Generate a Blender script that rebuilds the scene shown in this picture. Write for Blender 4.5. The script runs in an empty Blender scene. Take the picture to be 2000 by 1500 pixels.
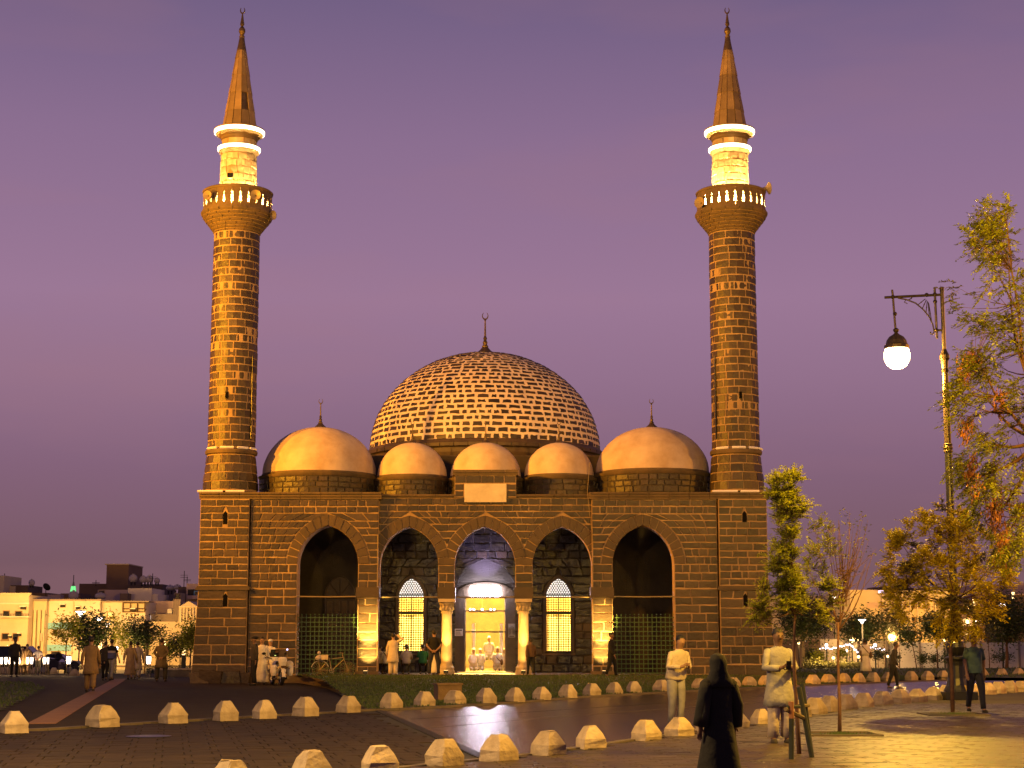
import bpy, math, random
from mathutils import Vector, Matrix
from mathutils.geometry import tessellate_polygon
R = random.Random(7)
SC = bpy.context.scene
COL = SC.collection
PI = math.pi
# ------------------------------------------------------------ camera
F, TH, H = 3300.0, math.atan(506/3300), 1.58
cd = bpy.data.cameras.new('camera'); cam = bpy.data.objects.new('camera', cd); COL.objects.link(cam)
cam.location = (0, 0, H); cam.rotation_euler = (PI/2+TH, 0, 0)
cd.sensor_width = 36; cd.lens = 36*F/2000; cd.clip_end = 9000; cd.clip_start = .1
SC.camera = cam
CT, ST = math.cos(TH), math.sin(TH)
# ------------------------------------------------------------ dusk sky
SUN_EL, SUN_ROT = math.radians(-4.5), math.radians(250)
W = bpy.data.worlds.new('World'); SC.world = W; W.use_nodes = True
nt = W.node_tree; N = nt.nodes; L = nt.links; N.clear()
out = N.new('ShaderNodeOutputWorld'); bg = N.new('ShaderNodeBackground'); L.new(bg.outputs[0], out.inputs[0])
tc = N.new('ShaderNodeTexCoord'); sx = N.new('ShaderNodeSeparateXYZ'); L.new(tc.outputs['Generated'], sx.inputs[0])
rp = N.new('ShaderNodeValToRGB'); L.new(sx.outputs[2], rp.inputs[0])
SKY = [(0, (.195,.098,.112)), (.045, (.190,.100,.126)), (.10, (.230,.124,.192)), (.155, (.292,.165,.262)), (.20, (.328,.188,.303)),
       (.29, (.258,.157,.278)), (.37, (.166,.115,.228)), (.6, (.055,.045,.12)), (1, (.025,.024,.075))]
el = rp.color_ramp.elements
while len(el) < len(SKY): el.new(.5)
for e, (p, c) in zip(el, SKY): e.position = p; e.color = (*c, 1)
mp = N.new('ShaderNodeMapping'); mp.inputs['Scale'].default_value = (2.2, 2.2, 9); L.new(tc.outputs['Generated'], mp.inputs[0])
nz = N.new('ShaderNodeTexNoise'); nz.inputs['Scale'].default_value = 1.6; nz.inputs['Detail'].default_value = 4; L.new(mp.outputs[0], nz.inputs[0])
mr = N.new('ShaderNodeMapRange'); mr.inputs[1].default_value = .5; mr.inputs[2].default_value = .8; mr.inputs[3].default_value = 0; mr.inputs[4].default_value = .30
L.new(nz.outputs[0], mr.inputs[0])
mx = N.new('ShaderNodeMix'); mx.data_type = 'RGBA'; L.new(mr.outputs[0], mx.inputs[0]); L.new(rp.outputs[0], mx.inputs[6]); mx.inputs[7].default_value = (.40,.19,.21,1)
sk = N.new('ShaderNodeTexSky'); sk.sky_type = 'NISHITA'; sk.sun_disc = False; sk.sun_elevation = SUN_EL; sk.sun_rotation = SUN_ROT
ad = N.new('ShaderNodeMix'); ad.data_type = 'RGBA'; ad.blend_type = 'ADD'; ad.inputs[0].default_value = .05
L.new(mx.outputs[2], ad.inputs[6]); L.new(sk.outputs[0], ad.inputs[7]); L.new(ad.outputs[2], bg.inputs[0]); bg.inputs[1].default_value = 1.0
# ------------------------------------------------------------ view
SC.view_settings.view_transform = 'Standard'; SC.view_settings.look = 'None'; SC.view_settings.exposure = 0; SC.view_settings.gamma = 1
SC.view_settings.use_curve_mapping = False
SC.render.engine = 'CYCLES'; cy = SC.cycles
cy.use_denoising = True; cy.max_bounces = 5; cy.diffuse_bounces = 3; cy.glossy_bounces = 3; cy.transmission_bounces = 3
cy.sample_clamp_indirect = 4; cy.sample_clamp_direct = 0; cy.caustics_reflective = False; cy.caustics_refractive = False
cy.use_light_tree = True
SOD = (1, .375, .012); WARM = (1, .60, .16); COOL = (.82, .82, 1)
def lamp(name, loc, power, col=SOD, size=.15, spot=None, to=None, blend=.5):
    d = bpy.data.lights.new(name, 'SPOT' if spot else 'POINT'); d.energy = power; d.color = col; d.shadow_soft_size = size
    o = bpy.data.objects.new(name, d); COL.objects.link(o); o.location = loc
    if spot:
        d.spot_size = math.radians(spot); d.spot_blend = blend
        o.rotation_euler = (Vector(to)-Vector(loc)).to_track_quat('-Z', 'Y').to_euler()
    return o
# ------------------------------------------------------------ where a thing of the photograph stands
def ray(px, py):
    v = (750-py)/F
    return Vector(((px-1000)/F, CT-v*ST, ST+v*CT))
def at(px, py, Y):
    d = ray(px, py); t = Y/d.y
    return Vector((d.x*t, Y, H+d.z*t))
def gd(px, py, z=0.):
    d = ray(px, py); t = (z-H)/d.z
    return Vector((d.x*t, d.y*t, z))
# street lamps, floods and one added fill, all outside the frame
lamp('flood_light_left', (-27, 53, 14), 52000, SOD, .3, spot=88, to=(-5, 68, 14), blend=1)
lamp('flood_light_far_left', (-46, 47, 18), 125000, SOD, .4, spot=40, to=(0, 69, 14.5), blend=.6)
lamp('front_fill_light', (-21, 22, 12), 92000, (1,.43,.06), .4, spot=31, to=(-1, 70, 21.5), blend=.35)  # added unseen spot, evens the shading of minarets and domes above the roofline
lamp('street_light_right', (34, 54, 12), 20000, SOD, .3)
lamp('street_light_near_right', (10.5, 23, 9.5), 13500, (1,.52,.04), .25)
lamp('street_light_near', (-8.5, 18, 8.2), 9000, (1,.60,.20), .2)
lamp('street_light_square', (1.5, 22, 11.5), 4600, (1,.50,.05), .25)
# ------------------------------------------------------------ materials
def mat(name, col, rough=.85, col2=None, nscale=3., bump=0., bscale=None, vary=0., metal=0., emit=None, es=0., spec=.5, trans=0., coords='Object', detail=5, stretch=None):
    m = bpy.data.materials.new(name); m.use_nodes = True; t = m.node_tree; N = t.nodes; L = t.links
    b = N['Principled BSDF']; b.inputs['Roughness'].default_value = rough; b.inputs['Metallic'].default_value = metal
    b.inputs['Specular IOR Level'].default_value = spec
    b.inputs['Base Color'].default_value = (*col, 1)
    tc = N.new('ShaderNodeTexCoord'); co = tc.outputs['Object']
    if stretch:
        mpp = N.new('ShaderNodeMapping'); mpp.inputs['Scale'].default_value = stretch; L.new(co, mpp.inputs[0]); co = mpp.outputs[0]
    src = None
    if col2 is not None:
        n = N.new('ShaderNodeTexNoise'); n.inputs['Scale'].default_value = nscale; n.inputs['Detail'].default_value = detail; n.inputs['Roughness'].default_value = .65; L.new(co, n.inputs[0])
        r = N.new('ShaderNodeMapRange'); r.inputs[1].default_value = .3; r.inputs[2].default_value = .7; L.new(n.outputs[0], r.inputs[0])
        x = N.new('ShaderNodeMix'); x.data_type = 'RGBA'; L.new(r.outputs[0], x.inputs[0]); x.inputs[6].default_value = (*col, 1); x.inputs[7].default_value = (*col2, 1); src = x.outputs[2]
    if vary:
        g = N.new('ShaderNodeNewGeometry'); oi = N.new('ShaderNodeObjectInfo')
        a = N.new('ShaderNodeMath'); a.operation = 'ADD'; L.new(g.outputs['Random Per Island'], a.inputs[0]); L.new(oi.outputs['Random'], a.inputs[1])
        fr = N.new('ShaderNodeMath'); fr.operation = 'FRACT'; L.new(a.outputs[0], fr.inputs[0])
        r2 = N.new('ShaderNodeMapRange'); r2.inputs[3].default_value = 1-vary; r2.inputs[4].default_value = 1+vary*.9; L.new(fr.outputs[0], r2.inputs[0])
        h = N.new('ShaderNodeHueSaturation'); L.new(r2.outputs[0], h.inputs['Value'])
        if src: L.new(src, h.inputs['Color'])
        else: h.inputs['Color'].default_value = (*col, 1)
        src = h.outputs[0]
    if src: L.new(src, b.inputs['Base Color'])
    if bump:
        n = N.new('ShaderNodeTexNoise'); n.inputs['Scale'].default_value = bscale or nscale*4; n.inputs['Detail'].default_value = 6; L.new(co, n.inputs[0])
        bp = N.new('ShaderNodeBump'); bp.inputs['Strength'].default_value = 1; bp.inputs['Distance'].default_value = bump; L.new(n.outputs[0], bp.inputs['Height']); L.new(bp.outputs[0], b.inputs['Normal'])
    if emit: b.inputs['Emission Color'].default_value = (*emit, 1); b.inputs['Emission Strength'].default_value = es
    if trans:
        o = N['Material Output']; tr = N.new('ShaderNodeBsdfTranslucent'); ms = N.new('ShaderNodeMixShader'); ms.inputs[0].default_value = trans
        if src: L.new(src, tr.inputs[0])
        else: tr.inputs[0].default_value = (*col, 1)
        L.new(b.outputs[0], ms.inputs[1]); L.new(tr.outputs[0], ms.inputs[2]); L.new(ms.outputs[0], o.inputs[0])
    return m
M = {}
M['stone'] = mat('basalt', (.052,.034,.020), .5, (.024,.016,.010), 1.1, .02, 9, vary=.45, detail=9)
M['stone2'] = mat('basalt_voussoir', (.070,.046,.027), .6, (.044,.029,.018), 2.5, .012, 9, vary=.18)
M['mortar'] = mat('mortar', (.40,.28,.17), .95, (.19,.13,.08), .7, .01, 20, detail=9)
M['mortar_shade'] = mat('mortar_shaded', (.055,.045,.036), .95, (.03,.025,.02), 1.0, .01, 20)  # darker copy of mortar, the porch's shade put into its colour
M['dome_mortar'] = mat('dome_mortar', (.76,.63,.52), .95, (.62,.50,.41), 1.5, .01, 14)
M['plaster'] = mat('dome_plaster', (.62,.50,.42), .95, (.36,.26,.19), .8, .012, 5, detail=10)
M['dressed'] = mat('dressed_stone', (.135,.09,.052), .75, (.055,.042,.032), 1.3, .01, 8)
M['marble'] = mat('marble', (.62,.56,.47), .5, (.42,.36,.29), 2.2)
M['column'] = mat('column_marble', (.50,.42,.33), .6, (.36,.29,.22), 2.0, .004, 10)
M['lead'] = mat('lead_sheet', (.22,.155,.085), .62, (.13,.09,.05), 1.6, .006, 5, vary=.28)
M['bronze'] = mat('dark_bronze', (.14,.10,.06), .45, (.06,.045,.03), 5, metal=.6)
M['black'] = mat('black_paint', (.012,.012,.012), .35)
M['iron'] = mat('iron_bar', (.22,.17,.10), .5, metal=.3)
M['green'] = mat('green_painted_iron', (.03,.075,.02), .4)
M['dgreen'] = mat('dark_green_grille', (.012,.035,.012), .5)
M['door'] = mat('dark_carved_wood', (.06,.038,.022), .55, (.03,.018,.01), 4)
M['hole'] = mat('dark_recess', (.003,.003,.003), .95, spec=.1)
M['ring'] = mat('light_band', (.8,.75,.6), .5, emit=(1,.80,.48), es=5)
M['fixture'] = mat('pale_light_housing', (.75,.70,.62), .4, emit=(1,.62,.4), es=.12)
M['tube'] = mat('fluorescent_light', (.9,.9,.9), .5, emit=(.92,.84,1), es=75)
M['white'] = mat('white_paint', (.72,.70,.66), .5)
M['horn'] = mat('horn_cream', (.26,.21,.15), .5)
M['upper'] = mat('pale_stone', (.36,.28,.18), .8, (.22,.17,.11), 2, .02, 8, vary=.25)
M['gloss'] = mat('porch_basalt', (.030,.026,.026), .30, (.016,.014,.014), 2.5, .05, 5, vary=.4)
M['road'] = mat('asphalt', (.028,.018,.011), .27, (.038,.026,.017), .8, .004, 40, spec=.5)
M['ground'] = mat('ground_dirt', (.09,.07,.05), .9, (.05,.04,.03), .2, .01)
M['kerb'] = mat('kerb_concrete', (.12,.095,.07), .7, (.07,.056,.042), 1.5, .005, 12, vary=.15)
M['paver'] = mat('paver_brown', (.026,.0165,.010), .75, (.016,.010,.0065), 1.5, .006, 14, vary=.2, spec=.2)
M['joint'] = mat('paver_joint', (.008,.006,.005), .9)
M['slab'] = mat('pavement_slab', (.046,.030,.015), .45, (.022,.015,.008), .45, .006, 12, vary=.3, spec=.35)
M['slabj'] = mat('slab_joint', (.02,.015,.01), .9)
M['tactile'] = mat('tactile_paving', (.22,.095,.022), .7, (.15,.065,.018), 3, vary=.1)
M['block'] = mat('bollard_stone', (.52,.42,.29), .88, (.26,.20,.13), 3.2, .02, 14, vary=.16, detail=10)
M['lawn'] = mat('lawn_soil', (.028,.036,.012), .95, (.05,.048,.02), .9, .02, 12)
M['blade'] = mat('grass_blade', (.05,.085,.02), .6, (.035,.06,.015), .7, vary=.4)
M['bark'] = mat('bark', (.15,.07,.035), .85, (.08,.04,.022), 8, .01, 20)
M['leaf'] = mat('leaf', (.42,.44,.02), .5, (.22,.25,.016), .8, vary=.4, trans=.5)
M['leaf_lamplit'] = mat('leaf_lamplit_yellow', (.80,.66,.012), .6, (.56,.48,.010), .8, vary=.35, trans=.5)  # brighter yellow leaf copy, the lamplight put into its colour
M['leaf_red'] = mat('leaf_red', (.42,.17,.03), .6, vary=.3, trans=.3)
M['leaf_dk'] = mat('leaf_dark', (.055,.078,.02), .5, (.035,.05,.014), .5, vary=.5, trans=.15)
M['leaf_yl'] = mat('leaf_dry', (.16,.15,.05), .6, (.10,.09,.03), .6, vary=.4, trans=.25)
M['glasslit'] = mat('lit_glass', (.8,.8,.75), .4, emit=(1,.93,.88), es=1.3)
M['pane'] = mat('dark_pane', (.02,.02,.022), .15)
M['stake'] = mat('stake_wood', (.022,.03,.016), .7, (.012,.016,.01), 5)
M['stake2'] = mat('stake_bare_wood', (.30,.13,.05), .7)
M['skin'] = mat('skin', (.30,.17,.10), .6); M['skin_dk'] = mat('skin_dark', (.14,.075,.045), .6)
M['hair'] = mat('hair', (.012,.01,.008), .6)
def cloth(n, c): M[n] = mat(n+'_cloth', c, .9, tuple(v*.72 for v in c), 5, .03, 7)
for n, c in dict(c_white=(.72,.68,.64), c_cream=(.62,.52,.38), c_beige=(.40,.29,.16), c_tan=(.24,.15,.07), c_olive=(.14,.105,.055), c_black=(.006,.006,.006),
                 c_dark=(.035,.03,.025), c_abaya=(.0025,.0025,.0028), c_brown=(.10,.055,.03), c_blue=(.08,.10,.25), c_teal=(.09,.16,.15), c_green=(.02,.16,.06), c_grey=(.30,.29,.28),
                 c_lilac=(.42,.38,.42), c_navy=(.02,.022,.04), c_shirt=(.5,.42,.34)).items(): cloth(n, c)
def glow(n, c, s): M[n] = mat(n, (.8,.8,.8), .5, emit=c, es=s)
glow('g_lamp', (1,.66,.28), 40); glow('g_white', (.93,.88,1), 4); glow('g_warm', (1,.62,.22), 5); glow('g_boll', (1,.85,.80), 2.2)
glow('g_orange', (1,.30,.05), 3.5); glow('g_green', (.15,1,.25), .8); glow('g_blue', (.45,.5,1), 2.5); glow('g_red', (1,.03,.02), 2)
# ------------------------------------------------------------ object helpers
def wl(o):
    v = Vector((0,0,0))
    while o is not None: v += o.location; o = o.parent
    return v
def tag(o, label=None, cat=None, group=None, kind=None):
    if label: o['label'] = label
    if cat: o['category'] = cat
    if group: o['group'] = group
    if kind: o['kind'] = kind
    return o
def mesh(name, V, Fc, mt, smooth=False):
    me = bpy.data.meshes.new(name); me.from_pydata([tuple(v) for v in V], [], Fc)
    mts = mt if isinstance(mt, (list, tuple)) else [mt]
    for m in mts: me.materials.append(m)
    if smooth: me.polygons.foreach_set('use_smooth', [True]*len(me.polygons))
    me.update(); return me
def wobj(name, V, Fc, mt, parent=None, smooth=False, kind=None, local=False, label=None):
    """one mesh object; vertices in world coordinates (or in the thing's own, local=True)"""
    o = bpy.data.objects.new(name, mesh(name, V, Fc, mt, smooth)); COL.objects.link(o)
    if parent is not None:
        o.parent = parent
        if not local: o.location = -wl(parent)
    if kind: o['kind'] = kind
    if label: o['label'] = label
    return o
def thing(name, loc, label, cat, group=None, rz=0., kind=None):
    o = bpy.data.objects.new(name, None); COL.objects.link(o); o.location = loc; o.rotation_euler = (0,0,rz); o.empty_display_size = .2
    return tag(o, label, cat, group, kind)
def copy_tree(o, parent=None):
    c = o.copy(); COL.objects.link(c)
    if parent is not None: c.parent = parent
    for ch in list(o.children): copy_tree(ch, c)
    return c
class MB:
    def __init__(s): s.V = []; s.F = []
    def add(s, V, Fc):
        n = len(s.V); s.V += [Vector(v) for v in V]; s.F += [tuple(i+n for i in f) for f in Fc]; return s
    def box(s, x0, x1, y0, y1, z0, z1):
        return s.add([(x0,y0,z0),(x1,y0,z0),(x1,y1,z0),(x0,y1,z0),(x0,y0,z1),(x1,y0,z1),(x1,y1,z1),(x0,y1,z1)],
                     [(0,3,2,1),(4,5,6,7),(0,1,5,4),(1,2,6,5),(2,3,7,6),(3,0,4,7)])
    def tube(s, pts, rad, n=6, caps=True):
        pts = [Vector(p) for p in pts]; rs = rad if isinstance(rad, (list, tuple)) else [rad]*len(pts)
        V = []; Fc = []; up = Vector((0,0,1)); prev = None
        for i, p in enumerate(pts):
            t = (pts[min(i+1,len(pts)-1)]-pts[max(i-1,0)])
            if t.length < 1e-9: t = up.copy()
            t.normalize()
            if prev is None: a = t.cross(Vector((0,1,0)) if abs(t.y) < .9 else Vector((1,0,0)))
            else: a = prev - t*prev.dot(t)
            if a.length < 1e-6: a = t.orthogonal()
            a.normalize(); prev = a; b = t.cross(a)
            for k in range(n): V.append(p+(a*math.cos(2*PI*k/n)+b*math.sin(2*PI*k/n))*rs[i])
        for i in range(len(pts)-1):
            for k in range(n): Fc.append((i*n+k, i*n+(k+1)%n, (i+1)*n+(k+1)%n, (i+1)*n+k))
        if caps: Fc += [tuple(range(n))[::-1], tuple((len(pts)-1)*n+k for k in range(n))]
        return s.add(V, Fc)
    def lathe(s, c, prof, n=24, sx=1., sy=1., caps=True):
        c = Vector(c); V = []; Fc = []
        for r, z in prof:
            for k in range(n): a = 2*PI*k/n; V.append(c+Vector((r*sx*math.cos(a), r*sy*math.sin(a), z)))
        for i in range(len(prof)-1):
            for k in range(n): Fc.append((i*n+k, i*n+(k+1)%n, (i+1)*n+(k+1)%n, (i+1)*n+k))
        if caps:
            if prof[0][0] > 1e-4: Fc.append(tuple(range(n))[::-1])
            if prof[-1][0] > 1e-4: Fc.append(tuple((len(prof)-1)*n+k for k in range(n)))
        return s.add(V, Fc)
    def prism(s, poly, y0, y1):
        """polygon in (x, z) extruded from y0 to y1"""
        n = len(poly); V = [Vector((x, y0, z)) for x, z in poly]+[Vector((x, y1, z)) for x, z in poly]
        tri = tessellate_polygon([[Vector((x, z, 0)) for x, z in poly]])
        Fc = [tuple(t) for t in tri]+[tuple(i+n for i in t[::-1]) for t in tri]
        Fc += [(i, (i+1)%n, (i+1)%n+n, i+n) for i in range(n)]
        return s.add(V, Fc)
    def slab(s, poly, z0, z1):
        n = len(poly); V = [Vector((p[0], p[1], z0)) for p in poly]+[Vector((p[0], p[1], z1)) for p in poly]
        tri = tessellate_polygon([[Vector((p[0], p[1], 0)) for p in poly]])
        Fc = [tuple(t) for t in tri]+[tuple(i+n for i in t) for t in tri]
        Fc += [(i, (i+1)%n, (i+1)%n+n, i+n) for i in range(n)]
        return s.add(V, Fc)
    def ball(s, c, r, n=12, m=8, sx=1, sy=1, sz=1):
        return s.lathe(c, [(r*math.sin(PI*i/m)+(0 if 0 < i < m else 1e-5), -r*sz*math.cos(PI*i/m)) for i in range(m+1)], n, sx, sy, caps=False)
    def move(s, M4): s.V = [M4 @ v for v in s.V]; return s
    def build(s, name, mt, parent=None, **k): 
        import bmesh
        o = wobj(name, s.V, s.F, mt, parent, **k)
        bm = bmesh.new(); bm.from_mesh(o.data); bmesh.ops.recalc_face_normals(bm, faces=bm.faces)
        bm.to_mesh(o.data); bm.free()
        return o
def box(name, x0, x1, y0, y1, z0, z1, mt, parent=None, **k): return MB().box(x0,x1,y0,y1,z0,z1).build(name, mt, parent, **k)
# a laid stone: an eight-cornered, slightly uneven face, chamfered and proud of its mortar
def stone(S, loop, h=.02, inset=.12, jit=.012, back=-.03, rnd=R):
    """S(u, v, h) -> point; loop = 4 (u, v) corners; returns V, F (24 triangles)"""
    lp = []
    for i in range(4):
        a, b = loop[i], loop[(i+1)%4]
        lp.append(a); lp.append(((a[0]+b[0])/2, (a[1]+b[1])/2))
    cu = sum(p[0] for p in loop)/4; cv = sum(p[1] for p in loop)/4
    hu = h*(1+rnd.uniform(-.4,.5))
    W0 = [S(u, v, back) for u, v in lp]; C = S(cu, cv, hu+rnd.uniform(0,.006))
    V = list(W0)
    for i, (u, v) in enumerate(lp):
        p = S(u, v, hu); d = (C-p); l = d.length
        k = inset*(1+rnd.uniform(-.5,.5)) / max(l, .05)
        p = p+d*min(k, .4)+Vector((rnd.uniform(-jit,jit), rnd.uniform(-jit,jit)*.3, rnd.uniform(-jit,jit)))
        V.append(p)
    V.append(C)
    Fc = []
    for i in range(8):
        j = (i+1) % 8
        Fc.append((i, j, 8+j, 8+i)); Fc.append((8+i, 8+j, 16))
    return V, Fc
def lay(stones, name, mt, parent, most, size_of=None, stuff_name=None):
    """the largest `most` stones as parts, the rest joined"""
    if size_of: stones = sorted(stones, key=size_of, reverse=True)
    for V, Fc in stones[:most]: wobj(name, V, Fc, mt, parent)
    rest = stones[most:]
    if rest:
        b = MB()
        for V, Fc in rest: b.add(V, Fc)
        wobj(stuff_name or name+'_courses', b.V, b.F, mt, parent, kind='stuff')
def area(s):
    V = s[0]; return ((V[0]-V[4]).length*(V[2]-V[6]).length)
def arch_c(a, rise): return (rise*rise-a*a)/(2*a)
def arch_half(a, rise, b, z):
    """half width of the pointed arch's curve, offset outward by b, at height z over the spring (None above it)"""
    c = arch_c(a, rise); Rr = a+c+b
    if z <= 0: return a+b
    q = Rr*Rr-z*z
    if q < 0: return None
    w = math.sqrt(q)-c
    return w if w > 0 else None
def arch_pts(cx, a, zs, rise, n=12, b=0.):
    """points of the arch from right spring over the apex to left spring"""
    c = arch_c(a, rise); Rr = a+c+b; ph = math.acos(c/Rr); P = []
    for i in range(n+1): t = ph*i/n; P.append((cx-c+Rr*math.cos(t), zs+Rr*math.sin(t)))
    Q = [(2*cx-x, z) for x, z in P[:-1]][::-1]
    return P+Q
def wall_holes(b, x0, x1, z0, z1, y0, y1, holes):
    """solid wall between x0 and x1 with arched openings: holes = (cx, a, zsill, zspring, rise)"""
    hs = sorted(holes); x = x0
    for cx, a, zb, zs, rise in hs:
        if cx-a > x: b.prism([(x,z0),(cx-a,z0),(cx-a,z1),(x,z1)], y0, y1)
        if zb > z0: b.prism([(cx-a,z0),(cx+a,z0),(cx+a,zb),(cx-a,zb)], y0, y1)
        P = arch_pts(cx, a, zs, rise)
        P[0] = (cx+a, zs); P[-1] = (cx-a, zs)
        b.prism([(cx-a,z1),(cx+a,z1)][::-1]+P[::-1] if False else [(cx+a,z1),(cx-a,z1)]+P[::-1], y0, y1)
        x = cx+a
    b.prism([(x,z0),(x1,z0),(x1,z1),(x,z1)], y0, y1)
def courses(S, xl, xr, z0, z1, ch, lmin, lmax, gap, holes=(), h=.02, inset=.02, jit=.008, rnd=R, chj=.06):
    """stone courses between the boundaries xl(z), xr(z); holes = (cx, a, zb, zs, rise, band)"""
    out = []; z = z0; nrow = max(1, round((z1-z0)/ch)); hs = [ch*(1+rnd.uniform(-chj,chj)*2) for _ in range(nrow)]
    k = (z1-z0)/sum(hs); row = 0
    for hh in hs:
        zb, zt = z+gap/2, z+hh*k-gap/2; z += hh*k; row += 1
        segs = [[xl(zb), xl(zt), xr(zb), xr(zt)]]
        for (cx, a, zo, zs, rise, band) in sorted(holes):
            if zt < zo: continue
            wb = arch_half(a, rise, band, zb-zs); wt = arch_half(a, rise, band, zt-zs)
            if wb is None: continue
            wt = wt if wt is not None else 0.
            wb += gap*.6; wt += gap*.6
            ns = []
            for s in segs:
                if cx-wb > s[2] or cx+wb < s[0]: ns.append(s); continue
                ns.append([s[0], s[1], cx-wb, cx-wt]); ns.append([cx+wb, cx+wt, s[2], s[3]])
            segs = [s for s in ns if (s[2]-s[0])+(s[3]-s[1]) > .12]
        for s in segs:
            L0 = ((s[2]-s[0])+(s[3]-s[1]))/2; n = max(1, round(L0/rnd.uniform(lmin, lmax)))
            ws = [rnd.uniform(lmin, lmax) for _ in range(n)]; t = sum(ws); a = 0.
            for i, w in enumerate(ws):
                f0, f1 = a/t, (a+w)/t; a += w
                g = gap/2
                b0 = s[0]+(s[2]-s[0])*f0+(g if i else 0); b1 = s[0]+(s[2]-s[0])*f1-(g if i < n-1 else 0)
                t0 = s[1]+(s[3]-s[1])*f0+(g if i else 0); t1 = s[1]+(s[3]-s[1])*f1-(g if i < n-1 else 0)
                if b1 < b0: b0 = b1 = (b0+b1)/2
                if t1 < t0: t0 = t1 = (t0+t1)/2
                if (b1-b0)+(t1-t0) < .08: continue
                out.append(stone(S, [(b0,zb),(b1,zb),(t1,zt),(t0,zt)], h, inset, jit, rnd=rnd))
    return out
# ============================================================ the ground
ZF = lambda py, Y: at(1000, py, Y).z
XF = lambda px, py, Y: at(px, py, Y).x
YF = 67.5; YC = 67.78; YM = 67.36; YB = 72.8
ZG = ZF(1318, YF)                                   # the mosque's floor, on a low plinth
def far_z(Y): return 0 if Y < 88 else max(-.95, -.95*(Y-88)/50)
b = MB(); ys = [-60, 0, 20, 60, 88, 100, 112, 125, 138, 160, 300, 900, 4500]; xs = [-3000, -200, -60, -20, 0, 20, 60, 200, 3000]
for y in ys:
    for x in xs: b.V.append(Vector((x, y, far_z(y)-.06)))
nx = len(xs)
for i in range(len(ys)-1):
    for j in range(nx-1): b.F.append((i*nx+j, i*nx+j+1, (i+1)*nx+j+1, (i+1)*nx+j))
o = b.build('ground', M['ground']); tag(o, kind='structure')
# kerb lines of the road, followed in the photograph
BK = [gd(*p) for p in [(-700,1462),(-200,1446),(25,1432),(338,1412),(597,1397),(730,1389),(830,1385),(1005,1374),(1155,1362),(1300,1354),(1450,1346),(1600,1339),(1800,1331),(2050,1324),(2500,1314)]]
FK = [gd(*p) for p in [(-900,1700),(0,1600),(450,1541),(610,1522),(742,1508),(868,1494),(975,1484),(1072,1472),(1155,1460),(1262,1444),(1327,1435),(1440,1418),(1530,1403),(1594,1393),(1686,1379),(1791,1367),(1898,1355),(1993,1349),(2500,1322)]]
road = MB().slab([(p.x, p.y) for p in BK]+[(p.x, p.y) for p in FK[::-1]], -.055, 0.0)
tag(road.build('road', M['road']), kind='structure')
def offset_line(P, d):
    O = []
    for i, p in enumerate(P):
        t = (P[min(i+1,len(P)-1)]-P[max(i-1,0)]).normalized(); O.append(Vector((p.x-t.y*d, p.y+t.x*d, p.z)))
    return O
def kerb_run(P, d0, d1, z, name, step=.95, rnd=random.Random(3)):
    par = bpy.data.objects.new(name, None); COL.objects.link(par); par['kind'] = 'structure'
    A, B = offset_line(P, d0), offset_line(P, d1)
    n = 0
    for i in range(len(P)-1):
        L0 = (P[i+1]-P[i]).length; k = max(1, round(L0/step))
        if k > 40: k = 12
        for j in range(k):
            f0, f1 = j/k, (j+1)/k-.012/L0*1.0
            q = [A[i].lerp(A[i+1], f0), A[i].lerp(A[i+1], f1), B[i].lerp(B[i+1], f1), B[i].lerp(B[i+1], f0)]
            MB().slab([(v.x, v.y) for v in q], -.05, z+rnd.uniform(-.004,.004)).build('kerb_stone', M['kerb'], par, kind=None); n += 1
    return par
kerb_run(FK, 0, -.16, .05, 'front_kerb'); kerb_run(BK, 0, .16, .05, 'back_kerb')
BKo, FKo = offset_line(BK, .17), offset_line(FK, -.17)
# plaza on the left, behind the bollards
PL = [BKo[i] for i in range(6)]+[gd(640,1347), gd(560,1331), Vector((-8.2, 70, 0)), Vector((-8.2, 88, 0)), Vector((-70, 88, 0))]
m = mat('plaza_paving', (.030,.019,.0115), .9, (.020,.013,.008), .5, .003, 20, spec=.15)
t = m.node_tree; Nn, Ll = t.nodes, t.links; bs = Nn['Principled BSDF']
br = Nn.new('ShaderNodeTexBrick'); tcx = Nn.new('ShaderNodeTexCoord'); Ll.new(tcx.outputs['Object'], br.inputs[0])
br.inputs['Scale'].default_value = 1; br.inputs['Brick Width'].default_value = .6; br.inputs['Row Height'].default_value = .6; br.inputs['Mortar Size'].default_value = .01
br.inputs['Color1'].default_value = (.8,.8,.8,1); br.inputs['Color2'].default_value = (1.1,1.1,1.1,1); br.inputs['Mortar'].default_value = (.4,.4,.4,1)
lk = bs.inputs['Base Color'].links[0]; src = lk.from_socket
mm = Nn.new('ShaderNodeMix'); mm.data_type = 'RGBA'; mm.blend_type = 'MULTIPLY'; mm.inputs[0].default_value = 1; Ll.new(src, mm.inputs[6]); Ll.new(br.outputs[0], mm.inputs[7]); Ll.new(mm.outputs[2], bs.inputs['Base Color'])
M['plaza'] = m
tag(MB().slab([(p.x, p.y) for p in PL], -.05, .04).build('plaza', M['plaza']), kind='structure')
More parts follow.
